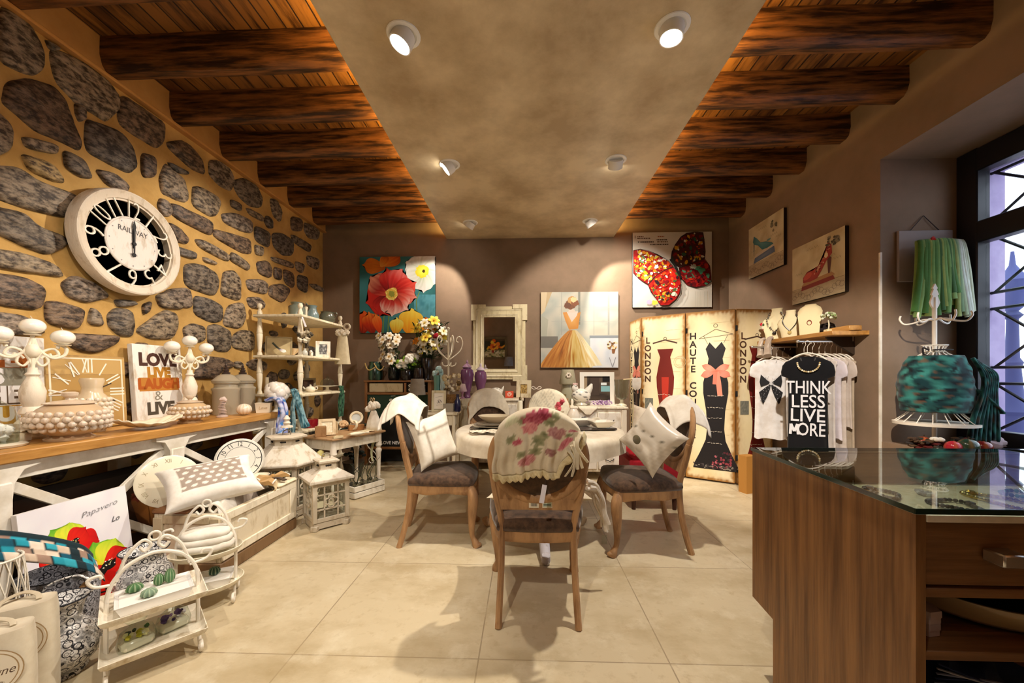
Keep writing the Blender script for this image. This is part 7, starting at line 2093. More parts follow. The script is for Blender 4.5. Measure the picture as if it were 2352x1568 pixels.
def inside(p, poly):
    r = False
    for (x0, y0), (x1, y1) in zip(poly, poly[1:] + poly[:1]):
        if (y0 > p[1]) != (y1 > p[1]) and p[0] < (x1 - x0) * (p[1] - y0) / (y1 - y0) + x0: r = not r
    return r


for k, po in W.items():
    P_.poly([q(*p) for p in po], {'ur': '#4a1c14', 'lr': '#74080e', 'ul': '#9c1810', 'll': '#b81410'}[k])
    xs, ys = [p[0] for p in po], [p[1] for p in po]; n = 0
    while n < (210 if k in 'ul ll' else 130):
        x, y, r = R.uniform(min(xs), max(xs)), R.uniform(min(ys), max(ys)), R.uniform(10, 46)
        if all(inside((x + r * .9 * math.cos(a), y + r * .9 * math.sin(a)), po) for a in (0, 1.6, 3.1, 4.7)):
            P_.ell(*q(x, y), r / 1350, r * R.uniform(.4, .8) / 1290, R.choice(pal[k]), R.uniform(0, 3), n=9, jag=.25); n += 1
    P_.line([q(*p) for p in po + po[:1]], .012, '#24140e', lambda t: .6 + .4 * math.sin(t * 30))
P_.line([q(800, 640), q(880, 740), q(930, 860), q(985, 960)], .035, '#1c1a18', lambda t: 1 - .5 * abs(t - .4)); P_.line([q(830, 600), q(870, 740)], .02, '#20281c')
for x, y, c in ((1270, 800, '#4c9470'), (1330, 830, '#3c7c58'), (1190, 770, '#b8c0b4'), (450, 1370, '#d8b8d8'), (540, 1380, '#e8dc50')): P_.ell(*q(x, y), .04, .03, c, jag=.3)
canvas('square white canvas of a red patchwork butterfly hung above the folding screen', aY(1453, 534, 5.262), aY(1635, 705, 5.262), 0, P_, edge='#241a14')


def shoe(kind):
    P_ = Pic(); P_.cloudy(-.5, .0, .5, 1, ('#d2c49c', '#e0d6b4', '#c4b48c', '#e6dcc0'), 4, 20, 11 if kind else 12)
    P_.cloudy(-.5, 0, .5, .24, ('#a8987c', '#c0b090', '#948468'), 8, 20, 13)
    for k in range(16): x = -.45 + .06 * k; P_.ring(x, .11 + .05 * math.sin(k), .045, .007, '#80746034'[:7], 14)
    P_.line([(-.5, .25), (.5, .25)], .006, '#6c5c44')
    for y, x0, n in ((.86, -.2, 5), (.62, .15, 4), (.5, -.42, 3), (.55, .3, 3)):
        for k in range(n): P_.line([(x0 + .05 * k, y), (x0 + .05 * k + .02, y + .03), (x0 + .05 * k + .04, y - .01)], .006, '#8c8468')
    if kind:
        P_.poly([(-.3, .20), (.34, .24), (.30, .32), (-.28, .28)], '#8c2c24'); P_.poly([(-.3, .27), (.34, .31), (.28, .37), (-.24, .33)], '#b88c5c')
        P_.poly([(.22, .36), (.25, .36), (.28, .6), (.2, .66)], '#5c2418')
        P_.poly([(-.26, .33), (-.26, .42), (-.18, .50), (-.06, .49), (.06, .55), (.16, .68), (.22, .86), (.28, .8), (.29, .66), (.2, .58), (.1, .44), (.02, .34), (-.1, .32)], '#9c241c', '#c84838')
        for k in range(46):
            t_ = R.random(); P_.ell(-.02 + .27 * t_ + R.uniform(-.03, .03), .44 + .36 * t_ ** 1.4 + R.uniform(-.03, .03), .012, .012, R.choice(['#e8c8a0', '#6c1810', '#d89878']), n=7, jag=.3)
        P_.ell(.19, .66, .035, .04, '#f0d8b0', jag=.25); P_.ell(-.16, .42, .09, .05, '#d05038', .4)
        for k in range(20): P_.ell(.28 + R.uniform(-.1, .14), .86 + R.uniform(-.08, .08), .025, .018, R.choice(['#5c5440', '#8c846c', '#3c3828']), jag=.4, n=8)
    else:
        P_.poly([(-.34, .26), (.28, .30), (.26, .42), (-.3, .36)], '#5c7090', '#7c90ac'); P_.poly([(-.34, .36), (.28, .42), (.2, .47), (-.26, .42)], '#d8ccb8')
        P_.poly([(-.335, .42), (-.325, .42), (-.31, .62), (-.34, .66)], '#3c5c60')
        P_.poly([(-.36, .70), (-.33, .80), (-.25, .74), (-.14, .62), (.02, .58), (.2, .50), (.24, .46), (.06, .44), (-.08, .46), (-.2, .58), (-.33, .64)], '#3c7880', '#68a0a8')
        for k in range(3): P_.ell(.08 + .03 * k, .58, .03, .016, '#6c9c9c', .4)
        for k in range(10): P_.ell(.24 + R.uniform(-.08, .08), .78 + R.uniform(-.1, .1), .03, .025, R.choice(['#6c6850', '#8c8870']), jag=.4, n=9)
    return P_


canvas('smaller shoe canvas with a blue high heel, hung far along the right wall', aX(1720, 528, 2.765), V((2.765, aX(1800, 483, 2.765).y, 2.385)), -PI / 2, shoe(0), edge='#241810', group='vintage shoe canvases')
canvas('shoe canvas with a red high heel hung above the wooden wall shelf', aX(1820, 574, 2.765), V((2.765, aX(1941, 513, 2.765).y, 1.925)), -PI / 2, shoe(1), edge='#241810', group='vintage shoe canvases')

# ================= folding screen
def panel_art(w, h, kind):
    P_ = Pic(); x0 = -w / 2
    def age(u, v):
        n = noise.noise(V((u * 6 + kind * 9, v * 14, 1))) * .5 + noise.noise(V((u * 20, v * 50, kind)))
        c = mixc(S('#e2cf9c'), S('#f0e4c0'), .5 + .6 * noise.noise(V((u * 3, v * 6, kind + 5))))
        e = min(u * w, (1 - u) * w, v * h, (1 - v) * h)
        return mixc(c, S('#9c6c30'), .85 * smooth(.045, .0, e + .022 * n) + .25 * smooth(.14, 0, e + .03 * n))
    P_.k += 1; P_.grid(50, 110, lambda u, v: P_.P(x0 + u * w, v * h), age)
    for k in range(9):
        z = R.uniform(.5, h - .1); P_.line([(x0 + .2 + R.uniform(0, .1), z), (-x0 - .05, z + .004)], .003, '#b89c68')
    T_ = [*'LONDON'] if kind == 0 else [*'HAUTE', ' ', *'COUTURE']
    for i, ch in enumerate(T_): P_.text(ch, x0 + .075, h - (.27 if kind else .29) - i * .095, .105, '#4a2c1c' if kind == 0 else '#2c2018', 1, off=.003)
    cx = .03 if kind == 0 else .06
    if kind == 0:
        P_.line([(cx - .15, h - .325), (cx, h - .29), (cx + .14, h - .335)], .016, '#4a3428'); P_.ring(cx, h - .275, .02, .006, '#4a3428', 14)
        pr = [(.095, -.40), (.06, -.50), (.075, -.58), (.105, -.74), (.10, -.86), (.065, -1.1), (.055, -1.22), (.06, -1.38), (.10, -1.55), (.17, -1.74)]
        c1, c2 = '#6c1c14', '#b03020'
    else:
        P_.ring(cx, h - .16, .022, .005, '#4a3c30', 14); P_.line([(cx - .17, h - .30), (cx, h - .2), (cx + .17, h - .265)], .006, '#5c4a38'); P_.line([(cx - .17, h - .30), (cx + .17, h - .265)], .005, '#5c4a38')
        pr = [(.10, -.42), (.07, -.53), (.085, -.63), (.125, -.80), (.125, -.92), (.095, -1.12), (.085, -1.32), (.10, -1.45), (.16, -1.60), (.215, -1.72), (.23, -1.78)]
        c1, c2 = '#1a1618', '#2a2426'
    L_ = [(cx - a, h + z) for a, z in pr]; Rr = [(cx + a, h + z) for a, z in pr]
    top = [] if kind == 0 else [(cx + .06, h - .345), (cx + .02, h - .40), (cx, h - .415), (cx - .02, h - .40), (cx - .06, h - .345)]
    pol = L_ + Rr[::-1] + top
    for i in range(len(pr) - 1): P_.poly([L_[i], Rr[i], Rr[i + 1], L_[i + 1]], c1)
    if kind == 0:
        for i in range(3, 7): a = pr[i][0] * .4; b_ = pr[i + 1][0] * .4; P_.poly([(cx - a, h + pr[i][1]), (cx + a, h + pr[i][1]), (cx + b_, h + pr[i + 1][1]), (cx - b_, h + pr[i + 1][1])], c2)
    else:
        P_.poly([L_[0], (cx - .06, h - .345), (cx, h - .42), (cx + .06, h - .345), Rr[0]], c1)
        for s_ in (-1, 1):
            P_.line([(cx + s_ * .08, h - .36), (cx + s_ * .12, h - .27)], .004, '#3c302c')
            P_.petal(cx, h - .665, PI / 2 + s_ * 1.15, .15, .035, '#d87860', '#ec9c84', '#d87058'); P_.petal(cx, h - .67, -PI / 2 + s_ * 1.2, .16, .04, '#c86850', '#e8907c', '#d87860')
        P_.line([(cx + .01, h - .68), (cx + .03, h - .8), (cx + .045, h - .95)], .05, '#e48c74'); P_.line([(cx, h - .68), (cx - .01, h - .82)], .04, '#d87a64')
        for k in range(40): P_.ell(cx + R.uniform(-.03, .15), h - 1.68 + R.uniform(-.08, .10), .012, .012, R.choice(['#8c3844', '#b8606c', '#5c2430', '#3a3032']), n=7, jag=.4)
        for k in range(70): P_.ell(cx + R.uniform(-.22, .22), h - 1.75 + R.uniform(-.02, .03), .010, .008, R.choice(['#8c8478', '#2c2628', '#4c4446']), n=6, jag=.4)
    for z in (-.95, -1.08, -1.2, -1.35, -1.48):
        x = cx - .08
        while x < cx + .06: l = R.uniform(.012, .03); P_.line([(x, h + z), (x + l, h + z + R.uniform(-.008, .008))], .005, '#cfc4b4'); x += l + .008
    if kind == 0: P_.rect(x0 + .04, h - 1.15, x0 + .14, h - 1.0, '#6c6c60'); P_.cloudy(x0 + .045, h - 1.145, x0 + .135, h - 1.005, ('#4c5050', '#8c8c7c'), 9, 8, 3); P_.ring(cx + .17, h - .56, .07, .004, '#b8a880', 24); P_.ring(cx + .17, h - .56, .05, .003, '#b8a880', 24)
    return P_


ends = [(1.456, 5.26), (1.4816, 4.84), (1.889, 4.512), (2.313, 4.243), (2.74, 4.30)]
SH = 1.93
t = thing('folding_screen', 'tall folding screen printed with London and haute couture dresses', 'room divider', (1.9, 4.6, 0))
for i, (a, c) in enumerate(zip(ends, ends[1:])):
    kind = (1, 0, 1, 0)[i]; L = math.hypot(c[0] - a[0], c[1] - a[1]) - .006; an = math.atan2(c[1] - a[1], c[0] - a[0])
    o = MB(); o.box((0, 0, SH / 2 + .012), (L, .028, SH - .024), .004, col=S('#8c6434')); p = o.build('panel', 'matte', t, loc=((a[0] + c[0]) / 2 - 1.9, (a[1] + c[1]) / 2 - 4.6, .0), rot=(0, 0, an))
    pc = panel_art(L - .004, SH - .03, kind); pc.build('printed_dress', 'paint', p, loc=(0, -.0147, .02))
for i, (x, y) in enumerate(ends[1:4]):
    for z in (.3, 1.0, 1.72):
        m = MB(); m.box((x - 1.9 + .004, y - 4.6 - .018, z), (.02, .012, .06), .002, col=S('#1c1814')); m.build('hinge', 'matte', t)

# ================= wall shelf with busts
ZS = 1.566
t = thing('wall_shelf', 'golden wooden shelf board fixed to the right wall', 'shelf', (2.65, 3.67, ZS - .036))
m = MB(); m.box((0, 0, .018), (.296, 1.0, .036), .003); m.build('board', 'oak', t)
for y in (-.35, .35):
    m = MB(); m.prism([(.148, 0), (.148, -.15), (.135, -.15), (-.08, -.012), (-.08, 0)], -.01, .01, Tm((0, y, 0), (PI / 2, 0, 0)), col=S('#3a2c20')); m.build('bracket', 'matte', t)
for k, y in enumerate((3.97, 3.32)):
    m = MB(); m.tube([(2.79, y, 1.49), (2.34, y, 1.49)], .008, 8); m.tube([(2.785, y, 1.49), (2.785, y, 1.53)], .012, 8); m.ball((2.335, y, 1.492), .014, 10, 8)
    one('garment_rail', m, 'chrome', ('chrome clothes arm carrying the white bow tee', 'chrome clothes arm carrying the black slogan tee')[k], 'clothes rail', None, None, 'chrome clothes arms under the shelf')


def bust(label, p, rz, s_, neck, beads, curved):
    t = thing('necklace_bust', label, 'jewellery bust', (p[0], p[1], ZS + .001), rz, 'cream necklace busts on the wall shelf'); c = S('#e8dcb4')
    m = MB(); m.loft([[(w_ * math.copysign(abs(math.cos(a)) ** .8, math.cos(a)), y0 + d * math.sin(a), z) for a in [2 * PI * i / 28 for i in range(28)]] for w_, d, z, y0 in ((.075, .035, 0, 0), (.085, .035, .06, 0), (.115, .035, .15, .01), (.10, .034, .19, .02), (.05, .03, .225, .03), (.04, .028, .27, .035), (.045, .03, .29, .04))], T=Tm(sca=s_), col=c); m.build('bust', 'matte', t, sharp=70)
    m = MB()
    def yf(x, z): return (-.040 + (.03 if z > .19 else 0)) 
    pts = [(sx * (.045 + .02 * math.sin(v * PI)) * (1 - v ** 3), yf(0, .24 - .17 * v), .245 - .175 * v) for sx in (-1, 1) for v in ([i / 12 for i in range(13)] if sx < 0 else [1 - i / 12 for i in range(13)])]
    if neck == 'cord': m.tube([V(p_) * s_ for p_ in pts], .0035, 6, col=S('#1c1414')); m.lathe([(.008, 0), (.016, 0), (.016, .005), (.008, .005)], 16, Tm((0, -.045 * s_, .055 * s_), (PI / 2, 0, 0)), col=S('#c8b070'))
    else:
        for p_ in pts:
            for j in range(2): m.ball(tuple(V(p_) * s_ + V((R.uniform(-.006, .006), -.003, R.uniform(-.004, .004)))), R.uniform(.005, .009), 7, 5, col=S(R.choice(beads)))
        m.ball((0, -.046 * s_, .06 * s_), .018, 10, 8, col=S('#282420'), bumpy=.5)
    m.build('necklace', 'ceramic', t)


bust('cream bust wearing a chunky beaded necklace at the left of the wall shelf', (2.61, 4.03), math.radians(-48), 1.15, 'beads', ['#8c7c64', '#4a4038', '#c8bca4', '#6c6458'], 0)
bust('cream bust wearing a dark cord with a ring pendant in the middle of the shelf', (2.60, 3.80), math.radians(-42), .95, 'cord', [], 0)
t = thing('curved_bust', 'tall curved cream necklace display with a thin red pendant', 'jewellery bust', (2.61, 3.56, ZS + .001), math.radians(-40), 'cream necklace busts on the wall shelf')
m = MB(); m.loft([[(w_ * x, y0 + d, z + dz) for x, d, dz in ((-1, -.012, 0), (-.5, -.02, 0), (.5, -.02, 0), (1, -.012, 0), (1, .012, 0), (-1, .012, 0))] for w_, z, y0 in ((.07, 0, -.05), (.075, .08, -.045), (.085, .16, -.02), (.09, .22, .02), (.075, .26, .06), (.045, .285, .09), (.04, .30, .12))], col=S('#e6d8ac')); m.build('panel', 'matte', t, sharp=70)
m = MB(); m.tube([(.045 * sx * (1 - v ** 3), -.045 + .05 * (1 - v), .22 - .1 * v) for sx in (-1, 1) for v in ([0, .3, .6, 1] if sx < 0 else [1, .6, .3, 0])], .002, 5, col=S('#8c5c50')); m.tube(ell3(0, .11, .016, .022, y=-.062), .003, 6, closed=True, col=S('#8c3c34')); m.build('necklace', 'ceramic', t)
t = thing('glass_tree', 'small glass bonsai ornament on the wall shelf', 'ornament', (2.62, 3.36, ZS + .001))
m = MB(); m.box((0, 0, .015), (.05, .05, .03), .004, col=S('#e8d8a8')); m.tube([(0, 0, .03), (.005, 0, .07), (0, 0, .11)], .006, 6, col=S('#cfc8b0')); m.build('stand', 'ceramic', t)
m = MB()
for k in range(34): a = k * 2.4; el = R.uniform(-.3, 1.4); m.ball((.05 * math.cos(a) * math.cos(el), .05 * math.sin(a) * math.cos(el), .135 + .04 * math.sin(el)), .011, 6, 5, col=S(R.choice(['#b8c49c', '#8ca068', '#dce4cc', '#a8a484'])))
m.build('glass_crown', 'ceramic', t)
m = MB(); m.ball((0, 0, .05), (.07, .04, .05), 14, 10, col=S('#241c1c'), bumpy=.5); m.ball((.05, 0, .03), (.04, .03, .03), 10, 8, col=S('#1c1616'), bumpy=.5); one('dark_bag', m, 'fabric', 'dark pouch lying behind the glass tree on the shelf', 'pouch', (2.70, 3.48, ZS + .001))
m = MB(); m.box((0, 0, .02), (.10, .24, .04), .004, col=S('#b0702c')); one('wood_box', m, 'oak', 'flat golden wooden box at the near end of the wall shelf', 'box', (2.68, 3.28, ZS + .001))
m = MB()
for sg, y in ((0, 4.02), (1, 3.90)):
    m = MB(); s_ = 1 + .25 * sg; m.tube(bez([(.015, 0, .02), (-.015, 0, .005), (-.03, 0, -.06), (-.035, -.01, -.13), (-.045, -.02, -.165)], 5), [.02 * s_, .026 * s_, .034 * s_, .04 * s_], 10, flat=.7, col=S('#b8a898')); m.tube(bez([(-.02, -.02, 0), (-.045, -.025, -.08), (-.03, -.03, -.16)], 5), .012, 8, col=S('#cfc4b8'), flat=.5)
    one('wool_sock', m, 'fabric', ('small grey-pink knitted slipper hanging at the far front edge of the shelf', 'larger grey-pink knitted slipper hanging at the shelf front by the busts')[sg], 'slipper', (2.475, y, ZS - .006), None, 'knitted slippers on the shelf edge')
t = thing('flower_posy', 'posy of red and white artificial flowers above the far end of the wall shelf', 'flowers', (2.62, 4.12, ZS + .001))
m = MB(); m.lathe([(0, 0), (.026, 0), (.02, .05), (.03, .13), (0, .13)], 14, col=S('#c8c4bc')); m.build('holder', 'clear_ware', t)
m = MB()
for k in range(26): m.ball((R.uniform(-.10, .08), R.uniform(-.04, .03), .15 + R.uniform(-.02, .05)), R.uniform(.014, .022), 7, 5, col=S(R.choice(['#c82038', '#e85068', '#a01428', '#e8e0cc', '#4a5c34'])), bumpy=.7)
m.build('blossoms', 'matte', t)

# ================= garments
def garment(label, cat, x, y, rz, w_, L, c, sleeve, zt=1.36, pr=None, long_=0, thick=.028, name='t_shirt', group=None, wav=.01):
    t = thing(name, label, cat, (x, y, zt), rz, group)
    prof = [(.30, .0), (.62, -.018), (.92, -.045), (1.04 if sleeve else .86, -.075), (1.10 if sleeve else .84, -.13), (1.08 if sleeve else .82, -.165), (.80, -.185), (.79, -.3), (.80, -.5 * L - .15), (.84, -L + .02), (.85, -L)]
    def ringp(k, z, s_=1.): 
        return [(w_ / 2 * k * math.copysign(abs(math.cos(a)) ** .7, math.cos(a)), (thick * (.5 if z > -.03 else 1) + wav * (-z / L) * math.sin(a * 7 + x * 40)) * math.copysign(abs(math.sin(a)) ** .8, math.sin(a)), z + .008 * math.sin(a * 5 + y * 9) * (z < -L + .03)) for a in [2 * PI * i / 48 for i in range(48)]]
    m = MB(); m.loft([ringp(k, z) for k, z in prof], col=S(c), caps=True); m.build('cloth_body', 'fabric', t, sharp=75)
    m = MB(); m.tube([(w_ * .15 * math.cos(a), -thick * .55 - .010 - .012 * math.sin(a), -.012 + .045 * min(0, math.sin(a))) for a in [PI + PI * i / 10 for i in range(11)]], .005, 6, col=mixc(S(c), S('#888888'), .25)); m.build('neckband', 'fabric', t)
    m = MB(); m.tube(bez([(-w_ * .38, 0, -.028), (-w_ * .2, 0, .012), (0, 0, .03), (w_ * .2, 0, .012), (w_ * .38, 0, -.028)], 5), .006, 6); m.tube(bez([(0, 0, .03), (0, 0, .085), (.018, 0, .115), (0, 0, .137), (-.016, 0, .122)], 5), .0022, 6); m.build('hanger', 'white_metal', t)
    if pr: pr(t, w_, L, thick)
    return t


def wf(w_, thick):
    return lambda u, v, d: (u, -(thick * 1.02 + .0105) * (1 - min(1, abs(u) / (w_ * .40)) ** 4 * .30) - d, v)


def bow_print(t, w_, L, th):
    P_ = Pic(wf(w_, th), 3e-5); s_ = .36 * w_; c = '#16161a'
    for sx in (-1, 1):
        P_.poly([(0, -.235), (sx * .03, -.21), (sx * .085, -.15), (sx * .095, -.22), (sx * .085, -.275), (sx * .03, -.25)], c)
        P_.poly([(0, -.245), (sx * .035, -.27), (sx * .10, -.33), (sx * .075, -.43), (sx * .065, -.45), (sx * .03, -.37), (sx * .008, -.30)], c)
    for k in range(150):
        x, z = R.uniform(-.09, .09), R.uniform(-.42, -.17)
        if abs(x) > abs(z + .24) * .3 and abs(x) < .02 + abs(z + .24) * .6: P_.ell(x, z, .003, .003, R.choice(['#8c8c94', '#c8c8cc', '#4a4a50']), n=6)
    P_.ell(0, -.24, .014, .016, '#d8d8da')
    P_.build('bow_print', 'paint', t)


def slogan(t, w_, L, th):
    P_ = Pic(wf(w_, th), 3e-5)
    for i, (s_, sx) in enumerate((('THINK', .66), ('LESS', .80), ('LIVE', .86), ('  ORE', .66))): P_.text(s_, .0 - .003 * i, -.265 - .118 * i, .152, '#dcdce0', sx, R.uniform(-.03, .03), .0015)
    for q_ in ([(-.122, -.66), (-.118, -.572)], [(-.118, -.572), (-.095, -.635)], [(-.095, -.635), (-.073, -.572)], [(-.073, -.572), (-.069, -.66)]): P_.line(q_, .019, '#dcdce0')
    P_.build('slogan_lettering', 'paint', t)
    m = MB()
    for k in range(17): a = PI + PI * k / 16; m.ball((.075 * math.cos(a), -th - .016, -.055 + .075 * math.sin(a)), .008, 8, 6, col=S(R.choice(['#d8c8a0', '#b09868', '#efe6cc'])))
    m.build('collar_beads', 'ceramic', t)


garment('white cap-sleeved tee with a black sequin bow print', 'shirt', 2.49, 3.93, math.radians(-24), .33, .80, '#f2f1f2', 1, pr=bow_print)
garment('black cap-sleeved tee lettered Think Less Live More', 'shirt', 2.40, 3.30, math.radians(-28), .335, .84, '#101014', 1, pr=slogan)
GG = 'clothes on hangers beside the slogan tee'
gl = [(2.475, 3.36, 84, .34, .86, '#d8ccb4', 0, 'cream top hanging directly behind the black slogan tee', 'top'), (2.53, 3.335, 82, .36, .62, '#6c675c', 1, 'dark olive grey top second behind the slogan tee', 'top'), (2.578, 3.325, 80, .36, .88, '#d4ccc8', 0, 'long pale grey dress behind the olive top', 'dress'),
      (2.625, 3.32, 80, .36, .70, '#d6cfd8', 1, 'lilac white ruffled blouse in the middle of the near arm', 'blouse'), (2.672, 3.315, 82, .34, .92, '#cfc4bc', 0, 'long pale dress behind the lilac blouse', 'dress'), (2.715, 3.31, 84, .34, .60, '#c8bcb4', 1, 'soft pinkish grey blouse near the wall end of the arm', 'blouse'), (2.755, 3.305, 87, .30, .93, '#b8a894', 0, 'long beige dress hanging nearest the wall', 'dress')]
for i, (x, y, a, w_, L, c, sl, lab, cat) in enumerate(gl): garment(lab, cat, x + .012, y + .10, math.radians(-a), w_, L, c, sl, name='blouse' if cat in ('top', 'blouse') else 'long_dress', group=GG, thick=.015, wav=.006)
for i, (x, c, lab) in enumerate(((2.60, '#e4e0de', 'plain white top hanging behind the sequin bow tee'), (2.66, '#cfc8c2', 'pale grey top hanging second behind the sequin bow tee'), (2.72, '#d8d0c6', 'cream top at the wall end behind the sequin bow tee'))): garment(lab, 'top', x + .015, 4.02, math.radians(-72), .33, .78 - .02 * i, c, 0, name='blouse', group='tops behind the bow tee', thick=.018)

# ================= green skirt on a board, dress form on the window sill
zs = .681
t = thing('hanging_board', 'pale grey board hung on a cord on the window jamb', 'board', (3.12, 3.065, 1.93))
m = MB(); m.box((0, 0, .20), (.41, .02, .40), .004, col=S('#9c9494')); m.build('panel', 'matte', t)
m = MB(); m.tube([(-.11, 0, .40), (0, .008, .52), (.11, 0, .40)], .003, 5, col=S('#2c2024')); m.build('cord', 'matte', t)
t = thing('tulle_skirt', 'green tulle skirt with red flowers hung over the pale board', 'skirt', (3.14, 3.02, 1.63))
m = MB()
for k in range(44):
    u = (k % 22) / 21; x = -.155 + .31 * u; fr = -.05 - .025 * (k // 22) - .02 * math.sin(u * PI); zb_ = R.uniform(.0, .05) + (.16 * R.random() * (.25 < u < .7))
    c_ = mixc(S(R.choice(['#4c7a3c', '#6c9450', '#3c6434', '#7a9a58', '#8a9a4c'])), S('#dce4dc'), smooth(.68, .9, u) * R.uniform(.4, .9))
    m.tube(bez([(x * .92, -.02, .575), (x, fr * .8, .585 - .02 * abs(u - .5)), (x * 1.12 + R.uniform(-.01, .01), fr, .36), (x * 1.34 + R.uniform(-.025, .025), fr - .01, zb_)], 6), [.014, .019, .024], 8, col=c_, flat=.45)
m.build('tulle', 'fabric', t, sharp=80)
m = MB()
for x, z in ((-.07, .585), (-.03, .20), (.07, .16), (-.02, .07)): m.ball((x, -.065, z), (.022, .014, .026), 10, 8, col=S('#b01c14'), bumpy=.6)
m.build('red_flowers', 'fabric', t)
t = thing('dress_form_stand', 'white wire dress form on a pole with hooks and a tree-shaped finial', 'dress form', (2.95, 2.83, zs))
m = MB(); m.lathe([(0, 0), (.11, 0), (.10, .015), (.02, .03), (.013, .05), (.013, 1.08), (0, 1.08)], 16); m.build('pole', 'white_metal', t)
m = MB(); m.prism([(-.0, .18), (-.018, .145), (-.010, .14), (-.026, .10), (-.016, .095), (-.034, .045), (-.025, .02), (-.012, .0), (.012, 0), (.025, .02), (.034, .045), (.016, .095), (.026, .10), (.010, .14), (.018, .145)], -.006, .006, Tm((0, 0, 1.0), (PI / 2, 0, 0)), col=S('#f0ebe0')); m.build('tree_finial', 'matte', t)
for k in range(6):
    T = MX.Rotation(k * PI / 3 + .3, 4, 'Z'); m = MB(); m.tube(bez([(0, 0, .915), (.05, 0, .925), (.10, 0, .905), (.15, 0, .90), (.175, 0, .935), (.17, 0, .965)], 5), .006, 6, T=T); m.build('hook', 'white_metal', t)
m = MB()
for k in range(16):
    a = 2 * PI * k / 16; c_, s_ = math.cos(a), math.sin(a)
    m.tube(bez([(.07 * c_, .06 * s_, .735), (.055 * c_, .05 * s_, .69), (.13 * c_, .1 * s_, .63), (.16 * c_, .12 * s_, .50), (.12 * c_, .10 * s_, .34), (.14 * c_, .12 * s_, .26), (.225 * c_, .20 * s_, .175)], 4), .0028, 5)
for rr, z in ((.07, .735), (.056, .69)): m.tube(ell3(0, 0, rr, rr * .88), .004, 6, closed=True, T=Tm((0, 0, z), (PI / 2, 0, 0)))
m.build('wire_torso', 'white_metal', t)
m = MB(); m.lathe([(.222, .166), (.230, .166), (.230, .184), (.222, .184)], 48, sy=.9, col=S('#e2d8c8')); m.build('skirt_hoop', 'matte', t)
m = MB(); m.tube([(.06 * math.cos(a), -.055 + .02 * math.sin(a), .70 + .0 * a) for a in [i * .5 for i in range(13)]], .008, 6, col=S('#241c1c'), flat=.6); m.tube(bez([(-.07, -.03, .70), (-.11, -.03, .715), (-.105, -.03, .67), (-.08, -.03, .66)], 5), .006, 6, col=S('#241c1c')); m.build('black_ribbon', 'fabric', t)


def teal(u, v):
    n = noise.noise(V((u * 16, v * 10, 3))); n2 = noise.noise(V((u * 24 + v * 4, v * 16, 8)))
    c = mixc(S('#12343a'), S('#3a8680'), smooth(-.25, .45, n)); c = mixc(c, S('#0a161c'), smooth(.1, .4, n2)); return mixc(c, S('#6a4a34'), smooth(.3, .5, noise.noise(V((u * 18, v * 14, 20)))) * .7)


t = thing('teal_shawl', 'teal patterned shawl wrapped around the wire dress form', 'shawl', (2.95, 2.83, zs))
m = MB()
m.grid(72, 36, lambda u, v: ((lambda a, z, r: (r * math.cos(a), r * .82 * math.sin(a), z))(2 * PI * u, .66 - .40 * v, (.095 + .115 * math.sin(PI * min(1, .12 + .62 * v)) ** .8 + .003 * math.sin(v * 30 + 5 * math.sin(u * 6.28 + 1)) + .004 * math.sin(u * 44 + v * 8)))), teal); m.build('wrap', 'fabric', t, solid=.003, sharp=80)
m = MB()
for k in range(7):
    x = .10 + .014 * k; m.tube(bez([(x + .05, -.10, .64 - .01 * k), (x + .085, -.13, .52), (x + .07, -.14, .40), (x + .02 + .012 * k, -.13, .22), (x + .0 + .018 * k, -.12, .02 + .03 * (k % 3))], 6), [.022, .026, .03], 8, flat=.5, colfn=lambda i, j, k=k: teal(i * .6 + k * .13, j * .1))
m.tube(bez([(.15, -.12, .42), (.22, -.13, .34), (.29, -.12, .27)], 5), [.03, .05], 8, flat=.3, colfn=lambda i, j: teal(i, j)); m.build('hanging_end', 'fabric', t, sharp=80)
for k, (x, y, r, c, lab, nm, ct) in enumerate(((2.76, 2.72, .05, '#8c2c1c', 'dark red artificial apple at the left end of the sill', 'artificial_apple', 'fruit'), (2.83, 2.60, .045, '#c0283c', 'pinkish red artificial apple in the sill garland', 'artificial_apple', 'fruit'), (2.90, 2.58, .055, '#2c4c3c', 'dark green gourd below the dress form', 'artificial_gourd', 'gourd'), (3.02, 2.60, .045, '#8c1c1c', 'deep red apple right of the green gourd', 'artificial_apple', 'fruit'))):
    m = MB(); m.ball((0, 0, r), (r, r, r * .92), 18, 12, colfn=lambda a, th, c=c: mixc(S(c), S('#d8a060'), .3 if math.sin(a * 5) > .6 else 0)); m.tube([(0, 0, r * 1.8), (.006, 0, r * 2.15)], .003, 5, col=S('#3c2c1c')); one(nm, m, 'ceramic', lab, ct, (x, y, zs), group='artificial fruit on the window sill')
t = thing('leaf_garland', 'dark wreath of leaves and a white flower on the window sill', 'wreath', (2.86, 2.70, zs))
m = MB()
for k in range(80):
    a = R.uniform(0, 6.28); m.ball((.16 * math.cos(a) + R.uniform(-.03, .03), .05 * math.sin(a) + R.uniform(-.02, .02), .02 + R.uniform(0, .07)), (.026, .02, .010), 7, 5, col=S(R.choice(['#241c18', '#3c2818', '#20281c', '#4a3420', '#5c1c18'])), bumpy=.8)
m.build('leaves', 'matte', t)
m = MB(); [m.ball((-.09 + .02 * math.cos(k * 1.26), -.06 + .02 * math.sin(k * 1.26), .09), (.02, .016, .014), 8, 6, col=S('#e2dccf')) for k in range(5)]; m.build('white_flower', 'fabric', t)
m = MB(); m.ball((0, 0, .05), (.10, .07, .05), 16, 10, col=S('#c8b4bc'), bumpy=.6); one('pale_cloth', m, 'fabric', 'crumpled pale pink cloth on the sill right of the dress form', 'cloth', (3.20, 2.74, zs - .0))

